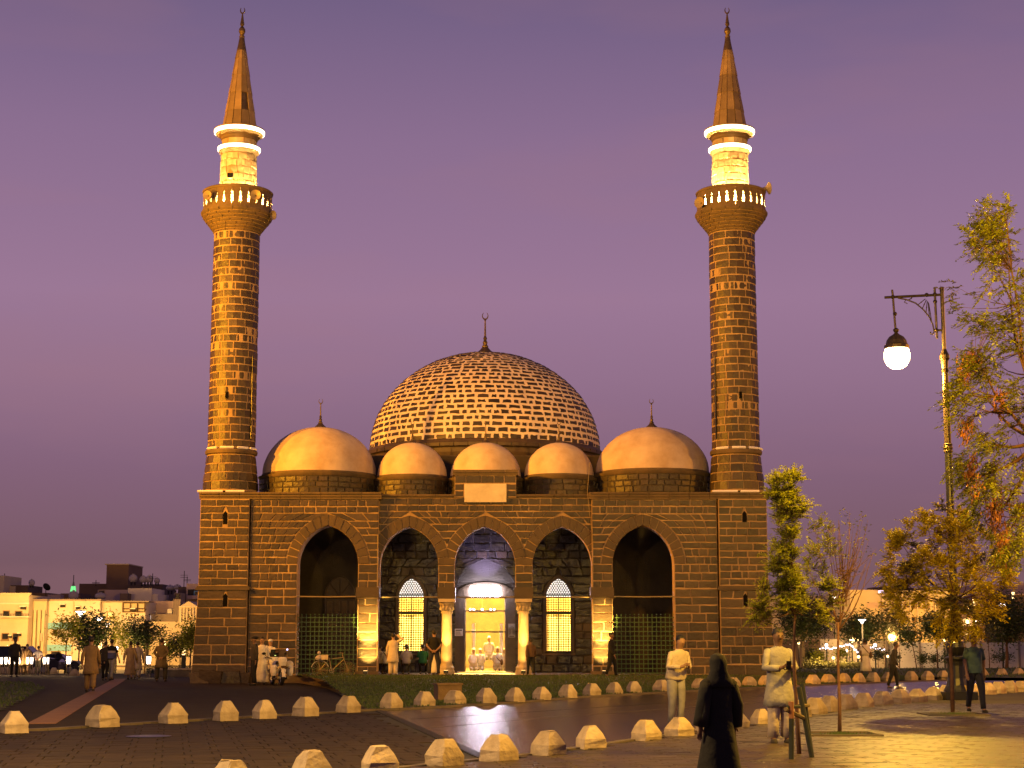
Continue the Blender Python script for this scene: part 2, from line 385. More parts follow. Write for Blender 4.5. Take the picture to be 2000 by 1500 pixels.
# tactile paving strips
def strip(P, w, z, name, mt):
    A, B = offset_line(P, -w/2), offset_line(P, w/2); b = MB()
    par = bpy.data.objects.new(name, None); COL.objects.link(par); par['kind'] = 'structure'
    for i in range(len(P)-1):
        k = max(1, int((P[i+1]-P[i]).length/.6))
        for j in range(k):
            f0, f1 = j/k, (j+.97)/k
            q = [A[i].lerp(A[i+1], f0), A[i].lerp(A[i+1], f1), B[i].lerp(B[i+1], f1), B[i].lerp(B[i+1], f0)]
            MB().slab([(v.x, v.y) for v in q], z-.02, z+.008).build('tactile_tile', mt, par)
    return par
strip([gd(80,1418), gd(150,1377), gd(215,1340), gd(235,1328)], .55, .04, 'tactile_strip', M['tactile'])
# pavement of the foreground
FP = FKo+[Vector((60, 75, 0)), Vector((60, 8, 0)), Vector((-30, 8, 0))]
tag(MB().slab([(p.x, p.y) for p in FP], -.05, .03).build('front_pavement', M['slabj']), kind='structure')
def inside(p, poly):
    c = False; n = len(poly)
    for i in range(n):
        a, b2 = poly[i], poly[(i+1) % n]
        if (a[1] > p[1]) != (b2[1] > p[1]) and p[0] < (b2[0]-a[0])*(p[1]-a[1])/(b2[1]-a[1])+a[0]: c = not c
    return c
def pave(poly, ang, w, l, gap, z, x0, x1, y0, y1, stagger=.5, tilt=.004, rnd=random.Random(5), view=None):
    ca, sa = math.cos(ang), math.sin(ang); res = []
    cx, cy_ = (x0+x1)/2, (y0+y1)/2; n = int(max(x1-x0, y1-y0)/min(w,l))
    for i in range(-n, n):
        for j in range(-n, n):
            u = (i+(.5*stagger*2 if j % 2 else 0)*.5*2*.5)*w; v = j*l
            if abs(u) > (x1-x0) or abs(v) > (y1-y0): continue
            cs = [(u+gap/2, v+gap/2), (u+w-gap/2, v+gap/2), (u+w-gap/2, v+l-gap/2), (u+gap/2, v+l-gap/2)]
            P = [(cx+a*ca-b_*sa, cy_+a*sa+b_*ca) for a, b_ in cs]
            if not all(x0 < p[0] < x1 and y0 < p[1] < y1 and inside(p, poly) for p in P): continue
            tz = [z+rnd.uniform(-tilt, tilt) for _ in range(4)]
            c = Vector((sum(p[0] for p in P)/4, sum(p[1] for p in P)/4, 0))
            V = [Vector((p[0], p[1], z-.04)) for p in P]+[Vector((p[0], p[1], tz[k]-.006)) for k, p in enumerate(P)]
            V += [c+(Vector((p[0], p[1], 0))-c)*(1-.02/max(w,.1)) + Vector((0,0,tz[k])) for k, p in enumerate(P)]
            Fc = [(k, (k+1)%4, 4+(k+1)%4, 4+k) for k in range(4)]+[(4+k, 4+(k+1)%4, 8+(k+1)%4, 8+k) for k in range(4)]+[(8,9,10),(8,10,11)]
            res.append((c, (V, Fc)))
    return res
fpv = pave([(p.x,p.y) for p in FP], .12, .42, .21, .008, .05, -10, 17, 16.5, 44)
fpv.sort(key=lambda r: (r[0]-Vector((1,22.5,0))).length)
par = bpy.data.objects.new('front_paving', None); COL.objects.link(par); par['kind'] = 'structure'
lay([s for _, s in fpv], 'paving_slab', M['slab'], par, 300, None, 'paving_slabs_beyond')
# paver crossing on the left of the road, bounded by a drain
D0, D1 = gd(733,1389), gd(938,1484)
CR = [p for p in BK[:5]]+[D0, D1]+[FK[5], FK[4], FK[3], FK[2], FK[1], FK[0]]
cpoly = [(p.x, p.y) for p in CR]
tag(MB().slab(cpoly, -.01, .006).build('crossing_bed', M['joint']), kind='structure')
cpv = pave(cpoly, .198, .40, .60, .016, .022, -16, 0, 17, 45, stagger=.5)
def vis(c):
    v = c.y; return abs(c.x/v) < .32 and 23.5 < v
cpv.sort(key=lambda r: (0 if vis(r[0]) else 1, r[0].y))
par = bpy.data.objects.new('crossing_paving', None); COL.objects.link(par); par['kind'] = 'structure'
lay([s for _, s in cpv], 'paver', M['paver'], par, 300, None, 'pavers_beyond')
dr = MB(); t = (D1-D0).normalized(); nrm = Vector((-t.y, t.x, 0))
dr.slab([((D0+nrm*.0).x, (D0).y), (D1.x, D1.y), ((D1+nrm*.20).x, (D1+nrm*.20).y), ((D0+nrm*.20).x, (D0+nrm*.20).y)], 0, .008)
o = dr.build('drain_channel', M['hole']); tag(o, kind='structure')
par = bpy.data.objects.new('drain_grate', None); COL.objects.link(par); tag(par, 'dark slotted drain running diagonally across the road beside the pavers', 'drain')
k = int((D1-D0).length/.25)
for i in range(k):
    a = D0.lerp(D1, (i+.1)/k)+nrm*.01; c = D0.lerp(D1, (i+.75)/k)+nrm*.19; e1 = t*.12
    q = [a, a+e1, a+e1+nrm*.18, a+nrm*.18]
    MB().slab([(v.x, v.y) for v in q], .004, .020).build('slat', M['black'], par)
# manhole cover
c = gd(290, 1438, .03); th = thing('manhole_cover', c, 'dark round manhole cover set in the brown pavers', 'manhole')
MB().lathe((0,0,-.02), [(.38,0),(.38,.025),(.30,.028)], 24).build('rim', M['black'], th, local=True)
MB().lathe((0,0,-.015), [(.29,0),(.29,.020)], 24).build('lid', M['iron'], th, local=True)
# joint lines in the asphalt
def ribbon(P, w, z, name, mt):
    A, B = offset_line(P, -w/2), offset_line(P, w/2); b = MB()
    for i in range(len(P)-1): b.slab([(A[i].x,A[i].y),(A[i+1].x,A[i+1].y),(B[i+1].x,B[i+1].y),(B[i].x,B[i].y)], z-.003, z)
    o = b.build(name, mt); tag(o, kind='structure'); return o
ribbon([gd(820,1424), gd(1010,1407), gd(1190,1393), gd(1400,1377), gd(1700,1356)], .035, .005, 'road_line', M['kerb'])
ribbon([gd(800,1405), gd(1000,1393), gd(1300,1373), gd(1600,1352)], .05, .004, 'road_joint', M['joint'])
# ------------------------------------------------------------ lawns
def lawn_z(x, y):
    d = 1e9
    for i in range(5, 12):
        a, b_ = BKo[i], BKo[i+1]; ex, ey = b_.x-a.x, b_.y-a.y; t_ = min(1, max(0, ((x-a.x)*ex+(y-a.y)*ey)/(ex*ex+ey*ey))); d = min(d, math.hypot(x-a.x-ex*t_, y-a.y-ey*t_))
    dm = math.hypot(max(0, x-10.4, -8.4-x), max(0, 66.9-y)); f = min(1, d/(d+dm+.01)*1.05)
    return .05+(ZG-.06)*(f*f*(3-2*f))*min(1, d/3)+.012*math.sin(x*1.3+y)*min(1, d)
LW = [BKo[i] for i in range(5, 12)]+[Vector((19, 76, 0)), Vector((11.0, 76, 0)), Vector((10.2, 66.9, 0)), Vector((-8.4, 66.9, 0)), gd(575,1331), gd(640,1347)]
BKi = [p for p in LW]
def grid_in(poly, x0, x1, y0, y1, st, zf, name, mt):
    b = MB(); idx = {}
    nx_ = int((x1-x0)/st); ny_ = int((y1-y0)/st)
    def vid(i, j):
        if (i,j) not in idx: idx[(i,j)] = len(b.V); x, y = x0+i*st, y0+j*st; b.V.append(Vector((x, y, zf(x,y))))
        return idx[(i,j)]
    for i in range(nx_):
        for j in range(ny_):
            if inside((x0+(i+.5)*st, y0+(j+.5)*st), poly): b.F.append((vid(i,j), vid(i+1,j), vid(i+1,j+1), vid(i,j+1)))
    o = wobj(name, b.V, b.F, mt, None, True); tag(o, kind='structure'); return o
lp = [(p.x, p.y) for p in LW]
grid_in(lp, -12, 30, 40, 78, .25, lawn_z, 'lawn_ground', M['lawn'])
LL = [(gd(-400,1425).x, gd(-400,1425).y), (gd(0,1393).x, gd(0,1393).y), (gd(60,1363).x,gd(60,1363).y), (gd(88,1347).x,gd(88,1347).y), (gd(60,1335).x,gd(60,1335).y), (gd(-500,1335).x,gd(-500,1335).y)]
grid_in(LL, -40, -10, 36, 70, .25, lambda x, y: .06, 'side_lawn_ground', M['lawn'])
LR = [(12,72),(19,74),(30,70),(60,78),(90,88),(60,104),(12,100)]
grid_in(LR, 11, 90, 66, 105, .5, lambda x, y: .12, 'far_lawn_ground', M['lawn'])
def grass(name, label, polys, n, x0, x1, y0, y1, zf, s, rnd, mt='blade'):
    b = MB(); k = 0
    while k < n:
        x, y = rnd.uniform(x0,x1), rnd.uniform(y0,y1)
        if not inside((x,y), polys): continue
        k += 1; z = zf(x,y)
        for _ in range(3):
            a = rnd.uniform(0,2*PI); h = s*rnd.uniform(.5,1.3); w = .012+s*.12; dx, dy = math.cos(a)*w, math.sin(a)*w
            lx, ly = rnd.uniform(-.5,.5)*h, rnd.uniform(-.5,.5)*h
            i = len(b.V); b.V += [Vector((x-dx,y-dy,z-.01)), Vector((x+dx,y+dy,z-.01)), Vector((x+lx,y+ly,z+h))]; b.F.append((i,i+1,i+2))
    o = wobj(name, b.V, b.F, M[mt]); tag(o, label, 'grass', kind='stuff')
grass('grass', 'short green lawn sloping up to the mosque front', lp, 26000, -12, 30, 40, 78, lawn_z, .05, random.Random(11))
grass('grass', 'small lawn patch beside the plaza path', LL, 6000, -32, -12, 36, 70, lambda x,y: .06, .06, random.Random(12))
grass('grass', 'dark lawn beyond the road behind the walking figures', LR, 9000, 12, 80, 66, 104, lambda x,y: .12, .09, random.Random(13))
# ============================================================ the mosque
mosque = thing('mosque', (XF(947,1318,YF), YF, 0), 'dark basalt mosque with twin minarets, domes and a lit arcaded porch', 'mosque')
RM = random.Random(21)
Zt = ZF(975, YF); Ztop = ZF(962, YF); Zi = ZF(1167, YF); Zc = ZF(972, YC)
pool = []                                                     # every facade stone: (area, data, parent)
def put(stones, parent, mt='stone'):
    for s in stones: pool.append((area(s), s, parent, mt))
plane = lambda Yp: (lambda u, v, h: Vector((u, Yp-h, v)))
def voussoirs(parent, cx, a, zs, rise, band, Yp, n=8):
    c = arch_c(a, rise); S = plane(Yp)
    for sgn in (1, -1):
        pi_, po = math.acos(c/(a+c)), math.acos(c/(a+c+band))
        for i in range(n):
            g = .02/(a+c)
            t0, t1 = pi_*i/n+g/2, pi_*(i+1)/n-g/2
            s0, s1 = po*i/n+g/2, po*(i+1)/n-g/2
            pt = lambda t, r: (cx+sgn*(-c+r*math.cos(t)), zs+r*math.sin(t))
            lp_ = [pt(t0, a+c+.005), pt(s0, a+c+band), pt(s1, a+c+band), pt(t1, a+c+.005)]
            if sgn < 0: lp_ = lp_[::-1]
            V, Fc = stone(S, lp_, .035, .015, .006, rnd=RM)
            wobj('voussoir', V, Fc, M['stone2'], parent)
def wing(sx):
    """sx: -1 the left wing, 1 the right wing"""
    if sx < 0: x0, x1, hc, ha = XF(487,1150,YF), XF(738,1150,YF), XF(639.5,1150,YF), 59/3300*YF
    else: x0, x1, hc, ha = XF(1157,1150,YF), XF(1402,1150,YF), XF(1257,1150,YF), 60/3300*YF
    zs = ZF(1102, YF); rise = ZF(1026, YF)-zs
    b = MB(); wall_holes(b, x0, x1, ZG-.3, Zt, YF, YF+.9, [(hc, ha, ZG-.3, zs, rise)])
    w = b.build('wing_wall', M['mortar'], mosque)
    hole = (hc, ha, ZG-.5, zs, rise, .46); h2 = (hc, ha, ZG-.5, zs, rise, .30)
    S = plane(YF)
    zsp = zs
    put(courses(S, lambda z: x0+.01, lambda z: x1-.01, ZG+.02, ZF(1150,YF), .34, .42, .85, .03, [(hc, ha, ZG-.5, zs+50, rise, .0)], .022, .02, .009, RM), w)
    put(courses(S, lambda z: x0+.01, lambda z: x1-.01, ZF(1150,YF)+.02, zsp, .278, .30, .60, .032, [(hc, ha, ZG-.5, zs+50, rise, .0)], .024, .02, .01, RM), w)
    put(courses(S, lambda z: x0+.01, lambda z: x1-.01, zsp, Zt-.02, .272, .28, .56, .034, [hole], .026, .02, .011, RM), w)
    voussoirs(w, hc, ha, zs, rise, .44, YF, 8)
    # soffit is the wall's own depth; impost moulding on the inner pier
    if sx < 0: ix0, ix1 = hc+ha, x1
    else: ix0, ix1 = x0, hc-ha
    box('impost', ix0-.07, ix1+.05, YF-.10, YF+.92, ZF(1166,YF), ZF(1147,YF), M['stone2'], mosque)
    box('impost_moulding', ix0-.04, ix1+.03, YF-.06, YF+.90, ZF(1170,YF), ZF(1166.3,YF), M['dressed'], mosque)
    box('pier_base', ix0-.06, ix1+.06, YF-.10, YF+.92, ZG-.3, ZG+.14, M['dressed'], mosque)
    # iron gate of green bars
    gt = bpy.data.objects.new('gate', None); COL.objects.link(gt); gt.parent = mosque; gt.location = Vector((hc, YF+.35, ZG))-mosque.location; gt['label'] = 'green lattice gate closing the wing arch'
    zt = ZF(1206, YF)-ZG; n = 14
    for i in range(n+1):
        x = -ha+2*ha*i/n
        MB().box(x-.013, x+.013, -.012, .012, .02, zt+.08+.03*math.sin(i)).build('bar', M['green'], gt, local=True)
        MB().ball((x,0,zt+.12), .028, 6, 4).build('bar_tip', M['green'], gt, local=True)
    for j in range(13):
        z = .06+(zt-.06)*j/12
        MB().box(-ha, ha, -.030, -.0125, z-.015, z+.015).build('cross_bar', M['green'], gt, local=True)
    MB().tube([(hc-ha, YF+.1, ZF(1165,YF)), (hc, YF+.1, ZF(1165.8,YF)), (hc+ha, YF+.1, ZF(1165,YF))], .03, 6).build('tie_rod', M['iron'], mosque)
    # cornice in segments
    cx0, cx1 = (XF(390,965,YF) if sx < 0 else x0-.12), (x1+.12 if sx < 0 else XF(1502,965,YF))
    n = round((cx1-cx0)/.8)
    for i in range(n):
        a0 = cx0+(cx1-cx0)*i/n+.006; a1 = cx0+(cx1-cx0)*(i+1)/n-.006
        c = MB(); z0, z1 = Zt, Ztop
        c.prism([(a0,z0),(a1,z0),(a1,z0+.09),(a0,z0+.09)], YF-.09, YF+.9)
        c.prism([(a0,z0+.092),(a1,z0+.092),(a1,z1-.07),(a0,z1-.07)], YF-.15, YF+.9)
        c.prism([(a0,z1-.068),(a1,z1-.068),(a1,z1),(a0,z1)], YF-.22, YF+.9)
        c.build('cornice_stone', M['dressed'], mosque)
    return x0, x1, hc, ha
LX0, LX1, LH, LA = wing(-1); RX0, RX1, RH, RA = wing(1)
# centre of the porch: three arches on two columns
ch = [(XF(798.5,1150,YC), 57/3300*YC), (XF(947,1150,YC), 59/3300*YC), (XF(1098,1150,YC), 57.5/3300*YC)]
czs = ZF(1104, YC); crise = ZF(1029, YC)-czs; Zi2 = ZF(1168, YC)
b = MB(); wall_holes(b, LX1, RX0, Zi2, Zc, YC, YC+.62, [(c, a, Zi2, czs, crise) for c, a in ch])
cw = b.build('centre_wall', M['mortar'], mosque)
S = plane(YC)
put(courses(S, lambda z: LX1+.01, lambda z: RX0-.01, Zi2+.30, czs, .30, .3, .6, .03, [(c, a, Zi2-1, czs+50, crise, 0.) for c, a in ch], .026, .02, .009, RM), cw)
put(courses(S, lambda z: LX1+.01, lambda z: RX0-.01, czs, Zc-.02, .265, .28, .56, .032, [(c, a, Zi2-1, czs, crise, .47) for c, a in ch], .03, .02, .012, RM), cw)
for c, a in ch: voussoirs(cw, c, a, czs, crise, .45, YC, 8)
for px0, px1 in ((856,888),(1006,1040)):
    x0, x1 = XF(px0,1160,YC), XF(px1,1160,YC)
    box('impost', x0-.03, x1+.03, YC-.05, YC+.66, Zi2-.02, ZF(1147,YC), M['stone2'], mosque)
for px in (872, 1022.5):
    cx = XF(px,1240,YC); cyy = YC+.31
    col = bpy.data.objects.new('column', None); COL.objects.link(col); col.parent = mosque; col.location = Vector((cx, cyy, ZG))-mosque.location
    zz = lambda p: ZF(p, YC)-ZG
    MB().lathe((0,0,0), [(.215,zz(1296)),(.222,zz(1285)),(.215,zz(1250)),(.198,zz(1197))], 28).build('shaft', M['column'], col, local=True, smooth=False)
    MB().lathe((0,0,0), [(.235,zz(1198)),(.24,zz(1196)),(.225,zz(1194))], 28).build('necking', M['column'], col, local=True)
    cp = MB(); cp.lathe((0,0,0), [(.21,zz(1194)),(.225,zz(1186)),(.29,zz(1178)),(.30,zz(1176))], 16)
    capo = cp.build('capital', M['column'], col, local=True)
    for k in range(12):                                        # carved leaves of the capital
        a = 2*PI*k/12; lf = MB()
        lf.add([(.225,-.045,zz(1193)),(.225,.045,zz(1193)),(.275,.05,zz(1184)),(.275,-.05,zz(1184)),(.345,.018,zz(1178)),(.345,-.018,zz(1178)),(.30,0,zz(1190))], [(0,1,6),(1,2,6),(2,3,6),(3,0,6),(3,2,4,5)])
        lf.move(Matrix.Rotation(a, 4, 'Z')); wobj('leaf_carving', lf.V, lf.F, M['column'], col, local=True)
    MB().box(-.34,.34,-.34,.34, zz(1176)+.002, zz(1169)).build('abacus', M['column'], col, local=True)
    MB().lathe((0,0,0), [(.33,-.1),(.33,zz(1312)),(.30,zz(1308)),(.31,zz(1304)),(.25,zz(1300)),(.235,zz(1296)-.002)], 8).build('base', M['column'], col, local=True)
for (c, a) in ch:
    MB().tube([(c-a-.1, YC+.2, ZF(1166,YC)), (c+a+.1, YC+.2, ZF(1166,YC))], .028, 6).build('tie_rod', M['iron'], mosque)
# centre cornice, the raised block and its marble panel
def cornice(px0, px1, zt, zh, Yp, nm='cornice_stone'):
    x0, x1 = XF(px0,970,Yp), XF(px1,970,Yp); n = max(1, round((x1-x0)/.7))
    for i in range(n):
        a0 = x0+(x1-x0)*i/n+.005; a1 = x0+(x1-x0)*(i+1)/n-.005; c = MB()
        c.box(a0,a1,Yp-.07,Yp+.6,zt-zh,zt-zh*.5); c.box(a0,a1,Yp-.14,Yp+.6,zt-zh*.5+.002,zt); c.build(nm, M['dressed'], mosque)
cornice(738, 888, ZF(966,YC), ZF(966,YC)-Zc, YC); cornice(1008, 1157, ZF(966,YC), ZF(966,YC)-Zc, YC)
YP = YC-.12; bx0, bx1 = XF(888,950,YP), XF(1008,950,YP)
pb = box('panel_block', bx0, bx1, YP, YP+.8, Zc, ZF(928,YP), M['mortar'], mosque)
pxa, pxb = XF(907,960,YP), XF(989,960,YP); pza, pzb = ZF(981,YP), ZF(945,YP)
put(courses(plane(YP), lambda z: bx0+.01, lambda z: pxa-.03, Zc+.01, pzb, .24, .3, .5, .03, (), .02, .02, .008, RM), pb)
put(courses(plane(YP), lambda z: pxb+.03, lambda z: bx1-.01, Zc+.01, pzb, .24, .3, .5, .03, (), .02, .02, .008, RM), pb)
put(courses(plane(YP), lambda z: bx0+.01, lambda z: bx1-.01, pzb+.02, ZF(928,YP)-.01, .26, .3, .55, .03, (), .02, .02, .008, RM), pb)
box('marble_panel', pxa, pxb, YP-.05, YP+.05, pza, pzb, M['marble'], mosque)
n = 5
for i in range(n):
    a0 = bx0-.08+(bx1-bx0+.16)*i/n+.004; a1 = bx0-.08+(bx1-bx0+.16)*(i+1)/n-.004; c = MB()
    z0 = ZF(928,YP)+.002; z1 = ZF(918,YP); c.box(a0,a1,YP-.07,YP+.8,z0,z0+.09); c.box(a0,a1,YP-.14,YP+.8,z0+.092,z1); c.build('cornice_stone', M['dressed'], mosque)
# porch floor, roof, ends
box('porch_floor', XF(487,1150,YF), XF(1402,1150,YF), YF-.25, YB, ZG-.4, ZG, M['dressed'], mosque)
box('porch_roof', LX0, RX1, YF+.9, YB, Zt-.35, Zt+.02, M['stone2'], mosque)
box('porch_roof_front', LX1+.002, RX0-.002, YC+.62, YF+.898, Zt-.35, Zc, M['stone2'], mosque)
box('end_wall', LX0-.02, LX0+.6, YF+.9, YB, ZG-.3, Zt-.352, M['stone2'], mosque)
box('end_wall', RX1-.6, RX1+.02, YF+.9, YB, ZG-.3, Zt-.352, M['stone2'], mosque)
# back wall of the porch with its door and two windows
wz = lambda p: ZF(p, YB); wx = lambda p: XF(p, 1200, YB)
wins = [(wx(803), 23.5/3300*YB), (wx(1091), 23.5/3300*YB)]
wzs = wz(1166); wrise = wz(1130)-wzs
dx0, dx1, dzt = wx(908), wx(987.5), wz(1168)
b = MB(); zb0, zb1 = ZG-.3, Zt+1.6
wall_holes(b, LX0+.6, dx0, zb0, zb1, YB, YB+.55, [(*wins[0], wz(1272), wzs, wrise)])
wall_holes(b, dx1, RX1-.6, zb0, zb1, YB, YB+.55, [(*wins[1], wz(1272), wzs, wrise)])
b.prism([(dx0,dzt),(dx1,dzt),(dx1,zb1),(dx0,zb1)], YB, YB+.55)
bw = b.build('porch_back_wall', M['mortar_shade'], mosque)
HB = [(wins[0][0], wins[0][1], wz(1275), wzs, wrise, .16), (wins[1][0], wins[1][1], wz(1275), wzs, wrise, .16), ((dx0+dx1)/2, (dx1-dx0)/2, ZG-.5, dzt+.45, .9, .3)]
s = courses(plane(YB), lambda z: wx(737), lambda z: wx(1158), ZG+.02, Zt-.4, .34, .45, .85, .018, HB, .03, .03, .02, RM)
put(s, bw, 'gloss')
for (c, a) in wins:
    wn = bpy.data.objects.new('window', None); COL.objects.link(wn); wn.parent = mosque; wn.location = Vector((c, YB, 0))-mosque.location
    P = arch_pts(0, a+.14, wzs, wrise+.16, 10)
    Q = arch_pts(0, a, wzs, wrise, 10)
    fr = MB(); nP = len(P)
    poly = [(a+.14, wz(1276)), *P, (-a-.14, wz(1276)), (-a, wz(1272)), *Q[::-1], (a, wz(1272))]
    fr.prism(poly, -.05, .02); fr.build('frame', M['stone2'], wn, local=True)
    box('sill', -a-.18, a+.18, -.10, .3, wz(1280), wz(1276)-.002, M['dressed'], wn, local=True)
    gr_ = MB(); z0, z1 = wz(1272), wz(1163)
    for i in range(1, 10): x = -a+2*a*i/10; gr_.box(x-.021, x+.021, .05, .07, z0, z1)
    k = 24
    for j in range(k+1): z = z0+(z1-z0)*j/k; gr_.box(-a, a, .048, .072, z-.021, z+.021)
    gr_.build('grille', M['dgreen'], wn, local=True, kind='stuff')
    for zz_ in (wz(1162), wz(1197), wz(1203)): box('transom', -a, a, .03, .10, zz_-.03, zz_+.03, M['dgreen'], wn, local=True)
    box('mullion', -.035, .035, .12, .17, z0, wz(1163), M['dgreen'], wn, local=True)
    tr = MB()                                                # pierced tracery in the head
    for i in range(-4, 5):
        for j in range(0, 9):
            x = i*.105+(.052 if j % 2 else 0); z = wz(1163)+.05+j*.09
            hw = arch_half(a, wrise, 0, z-wzs)
            if hw is None or abs(x) > hw-.01: continue
            pts = [(x+.055*math.cos(q*PI/3+PI/6), z+.055*math.sin(q*PI/3+PI/6)) for q in range(6)]
            for q in range(6):
                p0, p1 = pts[q], pts[(q+1)%6]; tr.tube([(p0[0], .06, p0[1]), (p1[0], .06, p1[1])], .013, 4)
    tr.build('tracery', M['stone2'], wn, local=True, kind='stuff')
    gl = MB(); gl.prism([(a-.002,wz(1163)),*arch_pts(0,a-.002,wzs,wrise-.004,10),(-a+.002,wz(1163))], .09, .10); gl.build('lit_pane', M['glasslit'], wn, local=True)
# doorway
dr_ = bpy.data.objects.new('doorway', None); COL.objects.link(dr_); dr_.parent = mosque; dr_.location = Vector(((dx0+dx1)/2, YB, ZG))-mosque.location
hw = (dx1-dx0)/2; dh = dzt-ZG
MB().box(-hw-.42,-hw-.002,-.06,.05,0,dh+.05).build('jamb', M['stone2'], dr_, local=True)
MB().box(hw+.002,hw+.42,-.06,.05,0,dh+.05).build('jamb', M['stone2'], dr_, local=True)
P = [((hw+.42)*math.cos(PI*i/20), dh+.052+.62*math.sin(PI*i/20)) for i in range(21)]
MB().prism(P, -.06, .03).build('lintel', M['stone'], dr_, local=True)
for zz_ in (wz(1193)-ZG, wz(1234)-ZG): box('transom', -hw, hw, .18, .23, zz_-.03, zz_+.03, M['black'], dr_, local=True)
for x in (-hw+.02, hw-.02): box('door_frame', x-.02, x+.02, .18, .24, 0, dh, M['iron'], dr_, local=True)
box('threshold', -hw-.3, hw+.3, -.35, .5, -.02, .05, M['marble'], dr_, local=True)
MB().box(-.62,.62,-.30,-.08, wz(1168)-ZG+.02, wz(1146)-ZG).build('light_fitting', M['tube'], dr_, local=True)
# notices beside the door
th = thing('notice_board', (wx(896.5), YB-.1, wz(1242)), 'small white notice board on the wall left of the bright doorway', 'sign')
MB().box(-.17,.17,-.03,.0,0,.30).build('board', M['white'], th, local=True)
MB().box(-.14,.14,-.034,-.0301,.215,.26).build('heading_bar', M['black'], th, local=True)
for k in range(5): MB().box(-.14,.12-.02*k,-.034,-.0301,.03+.035*k,.042+.035*k).build('text_line', M['c_brown'], th, local=True)
th = thing('notice_poster', (wx(999.5), YB-.1, wz(1245)), 'tall panel with an arched emblem right of the bright doorway', 'sign')
MB().box(-.15,.15,-.03,0,0,.58).build('board', M['c_grey'], th, local=True)
fr = MB(); 
for k, rr in enumerate((.115,.08,.045)):
    Pq = arch_pts(0, rr, .30, rr*1.5, 8); Pq = [(rr, .10+.02*k)]+Pq+[(-rr, .10+.02*k)]
    for q in range(len(Pq)-1): fr.tube([(Pq[q][0], -.035, Pq[q][1]), (Pq[q+1][0], -.035, Pq[q+1][1])], .006, 4)
fr.build('arched_emblem', M['black'], th, local=True)
MB().box(-.10,.10,-.034,-.0301,.03,.06).build('caption_bar', M['black'], th, local=True)
# carved door in the left bay
cdx = wx(664); dw = 28.5/3300*YB
cdo = bpy.data.objects.new('carved_door', None); COL.objects.link(cdo); cdo.parent = mosque; cdo.location = Vector((cdx, YB-.06, ZG))-mosque.location
zz = lambda p: wz(p)-ZG
box('door_leaf', -dw, -.006, -.02, .05, 0, zz(1205), M['door'], cdo, local=True); box('door_leaf', .006, dw, -.02, .05, 0, zz(1205), M['door'], cdo, local=True)
for sx in (-1, 1):
    for k in range(6):
        z = .2+k*(zz(1205)-.3)/6
        box('panel', sx*dw*.5-.19, sx*dw*.5+.19, -.05, -.021, z, z+(zz(1205)-.3)/6-.08, M['dressed'] if k in (4,5) else M['door'], cdo, local=True)
box('overdoor_panel', -dw, dw, -.02, .05, zz(1205)+.03, zz(1170), M['door'], cdo, local=True)
for i in range(4): box('panel', -dw+.08+i*dw/2, -dw+dw/2-.02+i*dw/2, -.05, -.021, zz(1198), zz(1174), M['dressed'], cdo, local=True)
P = arch_pts(0, dw, zz(1166), zz(1126)-zz(1166), 10); MB().prism(P, -.02, .05).build('fanlight', M['door'], cdo, local=True)
Pq = [(dw,zz(1200))]+arch_pts(0, dw+.02, zz(1166), zz(1124)-zz(1166), 10)+[(-dw,zz(1200))]
f_ = MB()
for q in range(len(Pq)-1): f_.tube([(Pq[q][0],-.06,Pq[q][1]),(Pq[q+1][0],-.06,Pq[q+1][1])], .025, 5)
for xx in (-.32, 0, .32): f_.tube([(0,-.05,zz(1166)),(xx*1.3,-.05,zz(1132)-abs(xx)*.5)], .016, 4)
f_.build('frame', M['stone2'], cdo, local=True)
# prayer hall
hx0, hx1, hy1 = XF(705,1200,YB), XF(1190,1200,YB), YB+13
Zh = ZF(905, YB+1)
M['hallw'] = mat('hall_plaster', (.62,.52,.33), .8, (.5,.4,.25), 1.5)
box('hall_wall', hx0-.5, hx0, YB+.55, hy1+.5, ZG-.3, Zh, M['hallw'], mosque); box('hall_wall', hx1, hx1+.5, YB+.55, hy1+.5, ZG-.3, Zh, M['hallw'], mosque)
box('hall_rear_wall', hx0, hx1, hy1, hy1+.5, ZG-.3, Zh, M['hallw'], mosque)
box('hall_floor', hx0, hx1, YB+.001, hy1, ZG-.3, ZG+.03, M['c_brown'], mosque)
box('hall_roof', hx0-.5, hx1+.5, YB+.56, hy1+.5, Zh, Zh+.3, M['stone2'], mosque)
box('hall_front_wall', hx0-.5, hx1+.5, YB-.0, YB+.55, Zt+1.602, Zh+.2, M['mortar_shade'], mosque)
MB().prism([(XF(947,1200,hy1)+1.1, ZG), *arch_pts(XF(947,1200,hy1), 1.1, ZG+3.2, 1.5), (XF(947,1200,hy1)-1.1, ZG)], hy1-.12, hy1-.01).build('niche', M['dressed'], mosque)
for px in (925, 979): 
    x = XF(px,1260,YB+3); MB().tube([(x,YB+3,ZG),(x,YB+3,ZG+2.1)], .09, 12).build('inner_post', M['white'], mosque)
XD = XF(947,1200,YB)
for px in (790,816,1078,1104):                               # white panels in place of lit curtained windows on the rear wall
    xx = XF(px,1240,hy1); MB().prism([(xx+.32, ZF(1272,hy1)), *arch_pts(xx, .32, ZF(1218,hy1), .45), (xx-.32, ZF(1272,hy1))], hy1-.10, hy1-.01).build('lit_curtain_panel', M['white'], mosque)
for px in (770,840,1060,1125): box('hall_pier', XF(px,1240,YB+7)-.25, XF(px,1240,YB+7)+.25, YB+6.8, YB+7.3, ZG, Zh, M['dressed'], mosque)
tc_ = thing('chandelier', (XD-.2, YB+5, ZF(1195,YB+5)), 'small hanging ring chandelier seen through the bright doorway', 'chandelier')
MB().tube([(.55*math.cos(a*PI/8), .55*math.sin(a*PI/8), 0) for a in range(17)], .03, 6, caps=False).build('ring', M['iron'], tc_, local=True)
